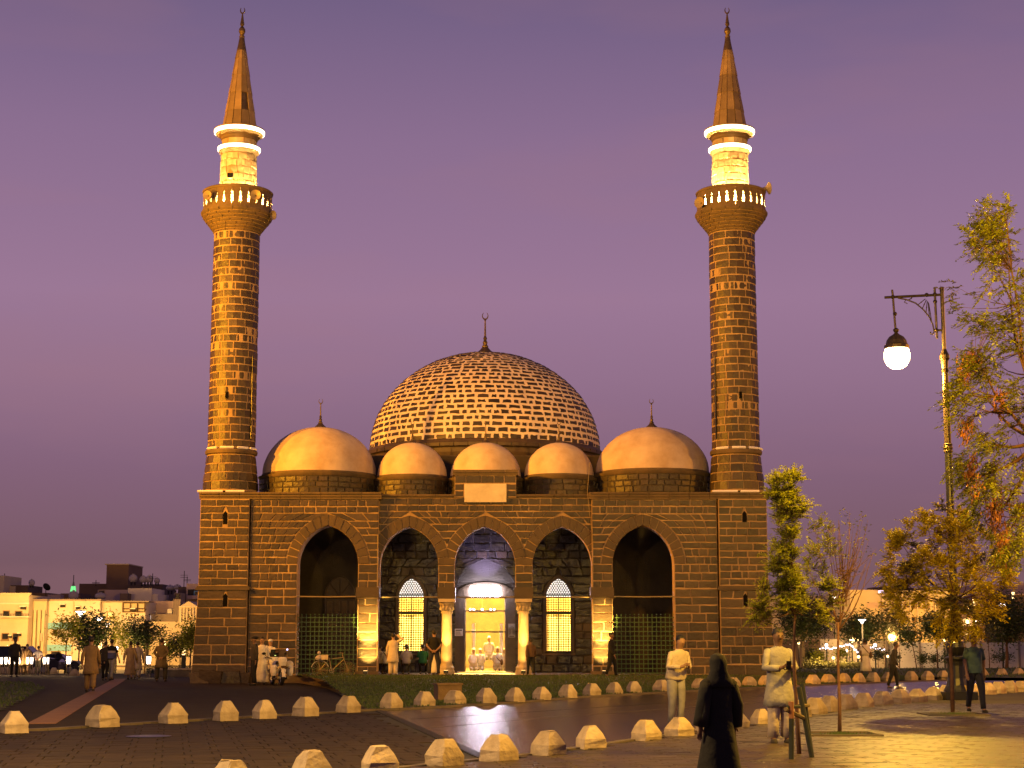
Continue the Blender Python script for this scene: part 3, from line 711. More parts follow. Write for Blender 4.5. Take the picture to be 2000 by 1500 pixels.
MB().tube([(0,0,0),(0,0,3.5)], .012, 5).build('chain', M['iron'], tc_, local=True)
for a in range(8): MB().ball((.55*math.cos(a*PI/4), .55*math.sin(a*PI/4), .10), .05, 8, 6).build('bulb', M['g_white'], tc_, local=True)
lamp('hall_light', (XD, YB+4.5, 5.6), 26000, (1,.58,.09), .5); lamp('hall_light', (XD-4, YB+8, 5), 5500, (1,.58,.09), .4); lamp('hall_light', (XD+4, YB+8, 5), 5500, (1,.58,.09), .4)
lamp('door_light', (XD, YB-.75, wz(1158)), 60, (.62,.55,1), .12); lamp('door_light_up', (XD, YB-.95, wz(1150)), 700, (.55,.45,1), .10, spot=76, to=(XD, YB-.1, wz(1075)), blend=.7)
# ------------------------------------------------------------ domes
def finial(parent, c, s, nm='finial', mt='bronze'):
    """c = foot; s = height"""
    b = MB(); b.lathe(c, [(s*.21,0),(s*.19,s*.04),(s*.12,s*.10),(s*.07,s*.16),(s*.075,s*.19),(s*.045,s*.22),(s*.055,s*.28),(s*.03,s*.33),(s*.045,s*.37),(s*.024,s*.42),(s*.016,s*.78),(s*.026,s*.80),(s*.012,s*.83)], 16)
    r = s*.065; cc = Vector(c)+Vector((0,0,s*.90)); pts = []; rad = []
    for i in range(13):
        a = math.radians(-90-148+296*i/12)
        pts.append(cc+Vector((math.cos(a)*r*(1 if abs(math.sin(a))<.99 else 1), 0, math.sin(a)*r*1.25))); rad.append(s*.016*(1-abs(i-6)/6.6)+s*.003)
    b.tube(pts, rad, 6)
    return b.build(nm, M[mt], parent)
def small_dome(pxc, pxr, pyb, pyt, Yc, pyd, courses_n, lab=None, plaster='plaster', hidden=False):
    dep = Yc*CT+6.5*ST; r = pxr/F*dep; cx = XF(pxc, pyb, Yc); zb = ZF(pyb, Yc); zt = ZF(pyt, Yc)
    d = bpy.data.objects.new('dome', None); COL.objects.link(d); d.parent = mosque; d.location = Vector((cx,Yc,zb))-mosque.location
    if lab: d['label'] = lab
    k = (zt-zb)/r
    pr = [(r*math.cos(PI/2*i/14)**.96 if i < 14 else .0001, r*k*math.sin(PI/2*i/14)) for i in range(15)]
    s_ = MB(); s_.lathe((0,0,0), pr, 40, caps=False)
    rn = random.Random(int(pxc)); 
    for v in s_.V: v += Vector((v.x, v.y, v.z)).normalized()*rn.uniform(-.006,.006)
    s_.build('shell', M[plaster], d, local=True, smooth=True)
    MB().lathe((0,0,0), [(r-.03,-.08),(r+.02,-.08),(r+.035,-.02),(r+.02,.03),(r-.03,.03)], 40).build('rim', M['dressed'], d, local=True)
    zd = ZF(pyd, Yc-r)-zb; rd = r+.10
    dd = MB().lathe((0,0,0), [(rd,zd),(rd,-.10)], 40).build('drum', M['mortar_shade'], d, local=True)
    MB().lathe((0,0,0), [(rd+.02,-.20),(rd+.06,-.14),(rd+.08,-.09),(rd,-.082)], 40).build('drum_moulding', M['dressed'], d, local=True)
    S = lambda u, v, h: Vector(((rd+h)*math.sin(u/rd), -(rd+h)*math.cos(u/rd), v))
    q = 2.0
    st = courses(S, lambda z: -rd*q, lambda z: rd*q, zd, -.21, .24, .34, .58, .032, (), .02, .02, .008, RM)
    b2 = MB()
    for V, Fc in st[:]: b2.add(V, Fc)
    for V, Fc in st: wobj('drum_stone', V, Fc, M['stone'], d, local=True)
    return d, cx, Yc, zt
for lab, px, pr, pb_, pt, pd in (('large plaster dome over the left wing', 624, 111, 930, 835, 963), ('large plaster dome over the right wing', 1274, 111, 926, 835, 961)):
    d, cx, yc, zt = small_dome(px, pr, pb_, pt, YF+2.75, pd, 2, lab)
    finial(d, (cx, yc, zt-.03), ZF(776, yc)-zt)
for lab, px, pr, pb_, pt in (('small plaster dome left of the marble panel', 805, 68, 933, 865), ('small plaster dome behind the marble panel', 948.5, 69, 933, 865), ('small plaster dome right of the marble panel', 1092, 68, 932, 865)):
    d, cx, yc, zt = small_dome(px, pr, pb_, pt, YC+2.1, 967, 2, lab)
    finial(d, (cx, yc, zt-.03), ZF(822, yc)-zt+.05)
# main dome of basalt set in pale mortar
YD = YB+6.6; CX = XF(947,880,YD); dep = YD*CT+9*ST; RD = 224/F*dep; ZD = ZF(884, YD); HD = (ZF(688, YD)-ZD)*.985; KD = HD/RD
md = bpy.data.objects.new('main_dome', None); COL.objects.link(md); md.parent = mosque; md.location = Vector((CX,YD,ZD))-mosque.location; md['label'] = 'great dome of dark stones in pale mortar'
MB().lathe((0,0,0), [(RD*math.cos(PI/2*i/24) if i < 24 else .0001, HD*math.sin(PI/2*i/24)) for i in range(25)], 72, caps=False).build('shell', M['dome_mortar'], md, local=True, smooth=True)
def SD(u, v, h):
    c = math.cos(v); return Vector(((RD+h)*c*math.sin(u), -(RD+h)*c*math.cos(u), (HD+h)*math.sin(v)))
ds = []; rows = 27; rn = random.Random(77)
for i in range(rows):
    v0, v1 = PI/2*.965*(i/rows)**.97, PI/2*.965*((i+1)/rows)**.97; g = .060/RD
    circ = 2*PI*RD*math.cos((v0+v1)/2); n = max(7, int(circ/.47)); u = rn.uniform(0,1)
    wsd = [rn.uniform(.55,1.35) for _ in range(n)]; tt = sum(wsd); acc = u
    for w in wsd:
        a0 = acc/tt*2*PI; acc += w; a1 = acc/tt*2*PI; cg = .052/(RD*math.cos((v0+v1)/2))
        e = (v1-v0)*.07
        lpd = [(a0+cg, v0+g+rn.uniform(-e,e)), (a1-cg, v0+g+rn.uniform(-e,e)), (a1-cg*rn.uniform(.7,1.6), v1-g+rn.uniform(-e,e)), (a0+cg*rn.uniform(.7,1.6), v1-g+rn.uniform(-e,e))]
        s = stone(SD, lpd, .014, .016, .022, rnd=rn)
        c = s[0][16]; ds.append((c.y > -.3*0 and c.y > 0, -area(s), s))
ds.sort(key=lambda t_: (t_[0], t_[1]))
lay([d_[2] for d_ in ds], 'dome_stone', M['stone'], md, 0) if False else None
for k, d_ in enumerate(ds[:300]):
    wobj('dome_stone', *d_[2], M['stone'], md, local=True)
b = MB()
for d_ in ds[300:]: b.add(*d_[2])
wobj('dome_stones_smaller', b.V, b.F, M['stone'], md, local=True, kind='stuff')
MB().lathe((0,0,0), [(RD+.02,-.75),(RD+.10,-.55),(RD+.12,-.36),(RD+.26,-.30),(RD+.28,-.16),(RD+.16,-.10),(RD+.10,.0),(RD+.02,.05)], 72).build('dome_ring', M['stone2'], md, local=True)
for k in range(56):
    a0, a1 = 2*PI*k/56+.004, 2*PI*(k+1)/56-.004
    Sr = lambda u, v, h: Vector(((RD+.27+h)*math.sin(u), -(RD+.27+h)*math.cos(u), v))
    wobj('ring_stone', *stone(Sr, [(a0,-.31),(a1,-.31),(a1,-.14),(a0,-.14)], .03, .01, .003, rnd=RM), M['stone2'], md, local=True)
zdr = Zh-ZD
MB().lathe((0,0,0), [(RD+.05,zdr),(RD+.05,-.70)], 64).build('drum', M['mortar_shade'], md, local=True)
Sr = lambda u, v, h: Vector(((RD+.05+h)*math.sin(u/RD), -(RD+.05+h)*math.cos(u/RD), v))
b = MB()
for s in courses(Sr, lambda z: -RD*PI*.99, lambda z: RD*PI*.99, zdr, -.74, .3, .4, .7, .02, (), .02, .02, .008, RM): b.add(*s)
wobj('drum_stones', b.V, b.F, M['stone'], md, local=True, kind='stuff')
finial(md, (CX, YD, ZD+HD-.03), ZF(612, YD)-ZD-HD+.12)
# ------------------------------------------------------------ minarets
def minaret(pxb, pxt, seed, lab, sx):
    rn = random.Random(seed); YA = YF+1.12
    cx = (XF(pxb, 920, YA)+XF(pxt, 60, YA))/2
    zz = lambda p: ZF(p, YA)
    def rr(h, p): return h/F*(YA*CT+(zz(p)-H)*ST)
    mt = bpy.data.objects.new('minaret', None); COL.objects.link(mt); mt.parent = mosque; mt.location = Vector((cx, YA, 0))-mosque.location; mt['label'] = lab
    Lc = dict(local=True)
    P = lambda L_: [(rr(h, p), zz(p)) for h, p in L_]
    # square block under the minaret, battered towards the ground
    if sx < 0: bx = (XF(392,975,YM), XF(487,975,YM), XF(373,1290,YM), XF(488,1290,YM))
    else: bx = (XF(1403,975,YM), XF(1497,975,YM), XF(1402,1290,YM), XF(1520,1290,YM))
    zm, zk = ZF(1150,YM), ZG-.32
    def xl(z): return bx[0] if z > zm else bx[0]+(bx[2]-bx[0])*((zm-z)/(zm-zk))**1.2 if sx < 0 else bx[0]
    def xr(z): return bx[1] if (z > zm or sx < 0) else bx[1]+(bx[3]-bx[1])*((zm-z)/(zm-zk))**1.2
    bb = MB(); lv = [zk+(zm-zk)*i/6 for i in range(7)]+[Zt+.0]
    for i in range(len(lv)-1):
        z0, z1 = lv[i], lv[i+1]
        bb.add([(xl(z0),YM,z0),(xr(z0),YM,z0),(xr(z0),YM+2.4,z0),(xl(z0),YM+2.4,z0),(xl(z1),YM,z1),(xr(z1),YM,z1),(xr(z1),YM+2.4,z1),(xl(z1),YM+2.4,z1)],[(0,1,5,4),(1,2,6,5),(2,3,7,6),(3,0,4,7)])
    n_ = len(bb.V); bb.F.append((n_-4,n_-3,n_-2,n_-1))
    base = bb.build('base_block', M['mortar'], mt)
    S = plane(YM)
    sl = [((XF(440,1008,YM) if sx < 0 else XF(1454,1005,YM)), ZF(1017,YM)), ((XF(440,1170,YM) if sx < 0 else XF(1456,1168,YM)), ZF(1178,YM))]
    H_ = [(x, .085, z, z+.30, .11, .0) for x, z in sl]
    st = courses(S, lambda z: xl(z)+.01, lambda z: xr(z)-.01, ZG-.3, ZF(1298,YM), .5, .8, 1.3, .03, (), .03, .02, .01, rn)
    st += courses(S, lambda z: xl(z)+.01, lambda z: xr(z)-.01, ZF(1298,YM)+.02, zm-.06, .345, .45, .95, .032, H_[1:], .022, .02, .01, rn)
    st += courses(S, lambda z: xl(z)+.01, lambda z: xr(z)-.01, zm+.14, Zt-.02, .285, .36, .7, .032, H_[:1], .022, .02, .01, rn)
    for s in st: pool.append((area(s), s, mt, 'stone'))
    for x, z in sl:
        MB().prism([(x-.085,z-.14),(x+.085,z-.14),(x+.085,z+.28),(x,z+.39),(x-.085,z+.28)],YM-.012,YM+.1).build('window_slit', M['hole'], mt)
    box('string_course', xl(zm+.1)-.1, xr(zm+.1)+.1, YM-.09, YM+2.4, zm-.05, zm+.04, M['stone2'], mt); box('string_course', xl(zm+.1)-.06, xr(zm+.1)+.06, YM-.05, YM+2.4, zm+.042, zm+.12, M['stone2'], mt)
    # octagonal foot
    o0, o1 = rr(52.5,955), rr(46.5,892)
    def ro(z):
        a, b_ = zz(961), zz(890); t = min(1, max(0, (z-a)/(b_-a))); return o0 if t < .25 else o0+(o1-o0)*((t-.25)/.75)
    lb = MB(); lb.lathe((0,0,0), [(ro(z), z) for z in (zz(963), zz(950), zz(930), zz(910), zz(890))], 24); lb.build('foot', M['mortar'], mt, **Lc)
    def So(u, v, h): r = ro(v)+h; return Vector((r*math.sin(u), -r*math.cos(u), v))
    def shaft_stones(Sf, rf, z0, z1, ch, lmin, lmax, gap, h=.02):
        out = []; nr = max(1, round((z1-z0)/ch)); dz = (z1-z0)/nr
        for i in range(nr):
            za, zb = z0+i*dz+gap/2, z0+(i+1)*dz-gap/2; r = rf((za+zb)/2); n = max(8, round(2*PI*r/rn.uniform(lmin, lmax)))
            w = [rn.uniform(.75,1.3) for _ in range(n)]; tt = sum(w); acc = rn.uniform(0,1)
            for q in w:
                a0 = acc/tt*2*PI+gap/2/r; acc += q; a1 = acc/tt*2*PI-gap/2/r
                out.append(stone(Sf, [(a0,za),(a1,za),(a1,zb),(a0,zb)], h, .015, .006, rnd=rn))
        return out
    allst = shaft_stones(So, ro, zz(960), zz(892), .33, .55, .75, .03)
    # ring between foot and shaft, with its light housings
    MB().lathe((0,0,0), P([(46,891),(50,889),(51,884),(49,880),(45,879)]), 40).build('ring_moulding', M['dressed'], mt, **Lc)
    for r0, p, spans in ((rr(51,879), 879, ((-55,-24),(-16,14),(22,48),(54,78))), (rr(53,960), 958, ((-60,-6),(0,40)))):
        for a0, a1 in spans:
            Q = [Vector((r0*math.sin(math.radians(a)), -r0*math.cos(math.radians(a)), zz(p)+.0)) for a in (a0, (a0+a1)/2, a1)]
            q = MB()
            if p == 958: Q = [Vector((r0*1.02*a/60, -r0-.06, Ztop+.05)) for a in (a0, a1)]
            q.tube(Q, .045, 4); q.build('light_bar', M['fixture'], mt, **Lc)
    sr = lambda z: rr(46,872)+(rr(44,460)-rr(46,872))*(z-zz(872))/(zz(460)-zz(872))
    MB().lathe((0,0,0), [(sr(zz(880))-.0, zz(880)),(sr(zz(460)), zz(459))], 48).build('shaft', M['mortar'], mt, **Lc)
    Ss = lambda u, v, h: Vector(((sr(v)+h)*math.sin(u), -(sr(v)+h)*math.cos(u), v))
    allst += shaft_stones(Ss, sr, zz(878), zz(460), .305, .50, .72, .03, .014)
    # corbelled rings under the balcony
    cor = [(45,460,456),(47.5,455.5,451),(52,450.5,445),(56.5,444.5,439),(61.5,438.5,433),(66,432.5,427),(69.5,426.5,419)]
    for h_, p0, p1 in cor:
        r = rr(h_,p0); n = 16
        MB().lathe((0,0,0), [(r-.05,zz(p0)),(r-.05,zz(p1)+.002)], 40).build('corbel_core', M['mortar'], mt, **Lc)
        o_ = rn.uniform(0,1)
        for k in range(n):
            a0, a1 = 2*PI*(k+o_)/n+.014, 2*PI*(k+1+o_)/n-.014; V = []
            for z, rq in ((zz(p0)+.008, r-.035), ((zz(p0)*.4+zz(p1)*.6), r+.02), (zz(p1)-.004, r+.025)):
                for q in range(4): a = a0+(a1-a0)*q/3; V.append(Vector((rq*math.sin(a), -rq*math.cos(a), z)))
            for q in range(4): a = a0+(a1-a0)*q/3; V.append(Vector(((r-.12)*math.sin(a), -(r-.12)*math.cos(a), zz(p1)-.004)))
            Fc = [(i*4+j, i*4+j+1, (i+1)*4+j+1, (i+1)*4+j) for i in range(3) for j in range(3)]
            Fc += [(0,4,8), (3,11,7)]
            wobj('corbel_stone', V, Fc, M['dressed'], mt, **Lc)
    zfl = zz(418)
    MB().lathe((0,0,0), [(rr(69,419)-.1,zfl-.12),(rr(69,419),zfl-.10),(rr(69,419),zfl),(.3,zfl+.004)], 48, caps=False).build('balcony_floor', M['dressed'], mt, **Lc)
    # parapet pierced by bottle-shaped openings
    rp_ = rr(64,400); zb_, zt_ = zfl, zz(381); n = 26; hh = zt_-zb_
    prof = [(0,.0),(.17,.001),(.17,.18),(.30,.181),(.30,.45),(.27,.52),(.12,.60),(.12,.66),(.20,.72),(.14,.80),(0.001,.86),(0,.999)]
    prof = [(.02,0),(.02,.24),(.25,.241),(.26,.48),(.21,.55),(.11,.60),(.11,.64),(.19,.69),(.18,.74),(.02,.80),(.02,1)]
    for k in range(n):
        V = []; m_ = len(prof)
        for rad in (rp_-.06, rp_+.05):
            for w, f in prof:
                for sgn in (1, -1):
                    a = 2*PI/n*(k+(0 if sgn > 0 else 1)) + sgn*w*.66*2*PI/n
                    V.append(Vector((rad*math.sin(a), -rad*math.cos(a), zb_+f*hh)))
        Fc = []
        for i in range(m_-1):
            a, b_ = 2*i, 2*i+1; c, d = 2*i+3, 2*i+2; o = 2*m_
            Fc += [(a+o,b_+o,c+o,d+o), (b_,a,d,c), (a,a+o,d+o,d), (b_+o,b_,c,c+o)]
        wobj('baluster', V, Fc, M['dressed'], mt, **Lc)
    MB().lathe((0,0,0), [(rp_-.10,zt_),(rp_+.08,zt_),(rp_+.10,zt_+.07),(rp_+.04,zt_+.12),(rp_-.08,zt_+.12),(rp_-.10,zt_)], 48, caps=False).build('parapet_rail', M['dressed'], mt, **Lc)
    MB().lathe((0,0,0), [(rp_-.10,zb_+.002),(rp_+.09,zb_+.002),(rp_+.09,zb_+.07),(rp_-.10,zb_+.07)], 48, caps=False).build('parapet_plinth', M['dressed'], mt, **Lc)
    # upper shaft
    ru = lambda z: rr(36,375)+(rr(34,305)-rr(36,375))*min(1,(z-zfl)/(zz(305)-zfl))
    MB().lathe((0,0,0), [(ru(zfl),zfl),(ru(zz(303)),zz(302))], 40).build('upper_shaft', M['mortar'], mt, **Lc)
    Su = lambda u, v, h: Vector(((ru(v)+h)*math.sin(u), -(ru(v)+h)*math.cos(u), v))
    up = shaft_stones(Su, ru, zfl+.05, zz(305), .29, .42, .62, .03, .018)
    MB().lathe((0,0,0), P([(33,290),(33,275.5)]), 40).build('neck', M['mortar'], mt, **Lc)
    rnk = rr(33,283); Sn = lambda u, v, h: Vector(((rnk+h)*math.sin(u), -(rnk+h)*math.cos(u), v))
    up += shaft_stones(Sn, lambda z: rnk, zz(289), zz(276), .28, .5, .6, .03, .02)
    for s in up: wobj('upper_stone', *s, M['upper'], mt, **Lc)
    MB().lathe((0,0,0), P([(39,297.2),(41,295.8),(41.6,294),(41.6,291),(41,290.6)]), 48, caps=False).build('lower_light_ring', M['ring'], mt, **Lc)
    MB().lathe((0,0,0), P([(33.5,306),(35,304),(38.9,298.5),(38.9,296),(41,290.5),(32.5,289)]), 48, caps=False).build('lower_ring_ledge', M['dressed'], mt, **Lc)
    MB().lathe((0,0,0), P([(46,264),(48.3,262.6),(48.9,261),(48.9,257.5)]), 48, caps=False).build('upper_light_ring', M['ring'], mt, **Lc)
    MB().lathe((0,0,0), P([(33,277),(35.5,275),(36,271),(40,268.5),(45.9,264.6),(45.9,258)]), 48, caps=False).build('upper_ring_ledge', M['dressed'], mt, **Lc)
    MB().lathe((0,0,0), P([(49,257.3),(49,255),(31,253)]), 48, caps=False).build('eaves', M['lead'], mt, **Lc)
    if sx < 0: sw = Vector((rr(-10,352), -ru(zz(352))-.03, zz(356)))
    if sx < 0: MB().box(sw.x-.12, sw.x+.12, sw.y-.0, sw.y+.2, sw.z, sw.z+.19).build('opening', M['hole'], mt, **Lc)
    # spire of lead sheets
    rs = lambda z: rr(33,253)+(rr(8.5,98)-rr(33,253))*(z-zz(253))/(zz(98)-zz(253))
    MB().lathe((0,0,0), [(rs(zz(255))-.03,zz(255)),(rs(zz(98))-.03,zz(98))], 12).build('spire', M['bronze'], mt, **Lc)
    rows = [253, 222, 186, 150, 117, 98]
    for i in range(5):
        for k in range(12):
            if sx < 0 and i == 1 and k == 1: continue                    # the missing sheet
            a0, a1 = 2*PI*(k-.5)/12+.022, 2*PI*(k+.5)/12-.022; z0, z1 = zz(rows[i])+.01, zz(rows[i+1])+.02
            V = []
            for z in (z0, z1):
                for a in (a0, a1):
                    for d in (-.03, .012+.008*rn.random()): r = rs(z)+d+(.012 if z == z0 else -.004); V.append(Vector((r*math.sin(a), -r*math.cos(a), z)))
            wobj('lead_sheet', V, [(1,3,7,5),(0,1,5,4),(3,2,6,7),(0,2,3,1),(4,5,7,6)], M['lead'], mt, **Lc)
    MB().lathe((0,0,0), P([(9.5,100),(9,97),(6.5,84),(5,74),(5.5,71),(4.5,70)]), 20).build('spire_cap', M['bronze'], mt, **Lc)
    f_ = MB(); f_.lathe((0,0,0), P([(2.5,70),(4,68),(6.5,62),(6,57),(2.5,52),(2,51),(4,49),(4.2,47),(3.2,42),(1.6,30),(1,25)]), 16)
    r = rr(4.2,20); cc = Vector((0,0,zz(20))); pts = []; rad = []
    for i in range(11):
        a = math.radians(-90-140+280*i/10); pts.append(cc+Vector((math.cos(a)*r, 0, math.sin(a)*r*1.5))); rad.append(.03*(1-abs(i-5)/5.6)+.008)
    f_.tube(pts, rad, 6); f_.build('finial', M['bronze'], mt, **Lc)
    # slit in the shaft and the cable down its side
    zs_ = zz(785); xs_ = rr(-4 if sx < 0 else 5, 780); ys_ = -math.sqrt(sr(zs_)**2-xs_**2)
    MB().box(xs_-.06,xs_+.06,ys_-.03,ys_+.1,zs_,zs_+.28).build('window_slit', M['hole'], mt, **Lc)
    cpts = [Vector(((sr(zz(p))+.04)*.86*(1 if sx<0 else -1), -(sr(zz(p))+.04)*.51, zz(p))) for p in range(700, 880, 20)]
    MB().tube(cpts, .03, 5).build('cable', M['black'], mt, **Lc)
    # the 150 stones that face the square best
    allst.sort(key=lambda s: s[0][16].y)
    for s in allst[:150]: wobj('shaft_stone', *s, M['stone'], mt, **Lc)
    b = MB()
    for s in allst[150:]: b.add(*s)
    wobj('shaft_stones_smaller', b.V, b.F, M['stone'], mt, local=True, kind='stuff')
    pw = 1500 if sx < 0 else 3200
    for k in range(5):
        a = math.radians(-100+50*k); r = rp_-.25
        lamp('balcony_light', (cx+r*math.sin(a), YA-r*math.cos(a), zfl+.16), pw, (1,.62,.17), .06)
    for k in range(2): lamp('ring_light', (cx+(.0), YA-rr(44,285)*1.0, zz(281)), 3, (1,.6,.2), .1) if k == 0 else None
    return cx, YA, zz, rr, rp_
ML = minaret(453, 471, 31, 'left stone minaret with a missing spire sheet', -1)
MR = minaret(1441, 1418, 32, 'right stone minaret', 1)
def horn(c, d, label, s=.26, grp='horn loudspeakers on the minaret balconies'):
    th = thing('loudspeaker', c, label, 'loudspeaker', grp); d = Vector(d).normalized()
    rot = d.to_track_quat('Z', 'Y').to_matrix().to_4x4()
    MB().lathe((0,0,0), [(.05,-s*.9),(.055,-s*.3),(s*.45,s*.15),(s*.95,s*.55),(s*1.0,s*.58),(s*.9,s*.52),(s*.4,s*.12),(.03,-s*.1)], 20, caps=False).move(rot).build('horn', M['horn'], th, local=True)
    MB().lathe((0,0,0), [(.001,-s*1.3),(.075,-s*1.25),(.08,-s*.95),(.04,-s*.88)], 14).move(rot).build('driver', M['c_grey'], th, local=True)
    MB().tube([(0,0,-.03), -d*.2+Vector((0,0,-.28)), -d*.3+Vector((0,0,-.36))], .018, 5).build('bracket', M['iron'], th, local=True)
def on_balcony(m, ang, py, out=.25):
    cx, YA, zz, rr, rp_ = m; a = math.radians(ang); r = rp_+out; return (cx+r*math.sin(a), YA-r*math.cos(a), zz(py))
horn(on_balcony(ML, -38, 398), (-.35,-1,0), 'cream horn loudspeaker low on the left side of the left minaret balcony', .20)
horn(on_balcony(ML, 36, 398), (.1,-1,0), 'cream horn loudspeaker facing the square, right side of the left minaret balcony', .22)
horn(on_balcony(ML, 78, 424, .12), (1,-.7,-.1), 'loudspeaker under the right edge of the left minaret balcony', .2)
horn(on_balcony(MR, 74, 373, .1), (1,.25,.12), 'white horn loudspeaker pointing away right above the right minaret balcony', .26)
horn(on_balcony(MR, -62, 405, .14), (-.8,-1,0), 'loudspeaker at the left edge of the right minaret balcony', .24)
# ------------------------------------------------------------ lay the facade's stones
pool.sort(key=lambda t_: -t_[0])
for a_, s_, p_, m_ in pool[:300]: wobj('wall_stone', *s_, M[m_], p_)
rest = {}
for a_, s_, p_, m_ in pool[300:]: rest.setdefault(p_.name, (p_, MB()))[1].add(*s_)
for p_, b_ in rest.values(): wobj('wall_stones_smaller', b_.V, b_.F, M['stone'], p_, kind='stuff')
# cables on the front
MB().tube([(XF(1152,930,YF-.3), YF-.3, ZF(905,YF)), (XF(1147,960,YF-.3), YF-.3, ZF(962,YF)), (XF(1152,1010,YF-.1), YF-.28, ZF(1010,YF)), (XF(1158,1060,YF), YF-.06, ZF(1060,YF)), (XF(1158,1150,YF), YF-.06, ZF(1150,YF)), (XF(1158,1300,YF), YF-.06, ZF(1300,YF))], .012, 5).build('cable', M['iron'], mosque)
MB().tube([(XF(738,1060,YF), YF-.05, ZF(1045,YF)), (XF(737,1150,YF), YF-.05, ZF(1150,YF)), (XF(738,1300,YF), YF-.05, ZF(1310,YF))], .014, 5).build('cable', M['iron'], mosque)
# uplights at the feet of the piers and columns
for px, yy, nm, e in ((716, YF-1.5, 'left wing pier', 8500), (872, YC-1.15, 'left marble column', 1500), (1022, YC-1.15, 'right marble column', 1500), (1179, YF-1.5, 'right wing pier', 7500)):
    x = XF(px, 1290, yy+.5); z = ZG-.04
    th = thing('uplight', (x, yy, z), 'small floodlight in the grass at the foot of the '+nm, 'floodlight', 'uplights along the porch')
    MB().box(-.09,.09,-.06,.06,.10,.22).build('housing', M['black'], th, local=True); MB().box(-.075,.075,-.05,.05,.221,.226).build('lens', M['g_warm'], th, local=True); MB().box(-.02,.02,-.02,.02,0,.10).build('stand', M['black'], th, local=True)
    for tz, k_ in ((.95,.13),(1.9,.8)): lamp('uplight_lamp', (x, yy, z+.30), e*k_, (1,.56,.10), .05, spot=34 if e > 2000 else 29, to=(x, yy+(1.5 if e > 2000 else 1.45), z+tz), blend=.6)
# ============================================================ stone bollards
def bollard_mesh(seed):
    rn = random.Random(seed); w = .195*rn.uniform(.95,1.08); d = .195*rn.uniform(.95,1.1); h = .35*rn.uniform(.95,1.06); hb = h*rn.uniform(.36,.44); q = rn.uniform(.40,.50)
    def ringp(sx_, sy, z, cut, n=4):
        P = []
        for cxs, cys in ((1,-1),(1,1),(-1,1),(-1,-1)):
            P += [Vector((cxs*(sx_-(cut if cxs*cys<0 else 0)), cys*(sy-(cut if cxs*cys>0 else 0)), z)), Vector((cxs*(sx_-(cut if cxs*cys>0 else 0)), cys*(sy-(cut if cxs*cys<0 else 0)), z))]
        for i in range(0, 8, 2):
            pass
        return P
    V = []; lv = [(w,d,-.02,.012),(w,d,hb*.5,.010),(w*.995,d*.995,hb,.014),(w*(q+(1-q)*.5),d*(q+(1-q)*.55),hb+(h-hb)*.52,.014),(w*q,d*(q+.08),h-.012,.012),(w*q*.90,d*q*.97,h,.014)]
    for sx_, sy, z, c in lv: V += ringp(sx_, sy, z, c)
    for v in V: v += Vector((rn.uniform(-.013,.013), rn.uniform(-.013,.013), rn.uniform(-.010,.010) if v.z > 0 else 0))
    if seed % 3 == 0: V[4*8+2] += Vector((-.05,-.03,-.06)); V[5*8+2] += Vector((-.04,-.02,-.05)); V[4*8+3] += Vector((-.04,-.04,-.05))
    Fc = [(i*8+k, i*8+(k+1)%8, (i+1)*8+(k+1)%8, (i+1)*8+k) for i in range(len(lv)-1) for k in range(8)]+[tuple((len(lv)-1)*8+k for k in range(8))]
    return mesh('bollard', V, Fc, M['block'])
BM = [bollard_mesh(s) for s in range(14)]
ORD = ['first','second','third','fourth','fifth','sixth','seventh','eighth','ninth','tenth','eleventh','twelfth','thirteenth','fourteenth','fifteenth','sixteenth','seventeenth','eighteenth','nineteenth','twentieth','twenty-first','twenty-second','twenty-third']
def bollards(pts, rowname, group, z, rnd, special=None, back=.28, face=0.):
    for i, p in enumerate(pts):
        g = gd(p[0], p[1], z); 
        o = bpy.data.objects.new('bollard', BM[rnd.randrange(14)]); COL.objects.link(o); o.location = (g.x*(1+back/g.y), g.y+back, z-.005)
        o.rotation_euler = (0,0,face+rnd.uniform(-.28,.28)); k = (p[2] if len(p) > 2 else 1.)*(.82 if 'near row' in rowname else 1.); o.scale = (k,k,k)
        lb = (special or {}).get(i) or f'pale stone bollard, {ORD[i]} from the left {rowname}'
        tag(o, lb, 'bollard', group)
rb = random.Random(41)
bollards([(27,1430),(200,1418,1.12),(338,1411,1.05),(441,1406,1.03),(516,1402,1.03),(597,1397,1.05),(680,1390,1.0)], 'along the plaza edge', 'stone bollards along the plaza edge', .05, rb,
         {1:'squat worn stone bollard with a stained top beside the tactile strip', 2:'rough chipped stone bollard with a stained top on the plaza edge'}, face=.62)
bollards([(764,1383),(829,1379),(889,1375),(950,1373,1.05),(1006,1370,1.03),(1058,1366),(1109,1362),(1156,1358),(1200,1355),(1238,1353),(1292,1350),(1367,1345),(1403,1343),(1432,1342),(1464,1340),(1496,1339),(1588,1336),(1618,1334),(1649,1333),(1678,1332),(1706,1331),(1735,1330),(1780,1328)], 'along the kerb of the mosque lawn', 'stone bollards along the mosque lawn', .05, rb, {3:'stone bollard standing dark against the bright reflection on the road'}, face=.55)
bollards([(1812,1327),(1842,1326),(1957,1321),(1990,1320),(1920,1322)], 'at the far end of the lawn kerb', 'stone bollards at the far end of the lawn', .05, rb, face=.5)
bollards([(450,1543,1.05),(608,1524,1.1),(742,1510,1.12),(868,1498,1.14),(975,1488,1.15),(1071,1476,1.12),(1154,1463,1.12),(1262,1447,1.08),(1327,1439,1.08),(1383,1430,1.05),(1441,1423),(1487,1416),(1527,1407)], 'in the near row', 'stone bollards in the near row', .04, rb, face=.55)
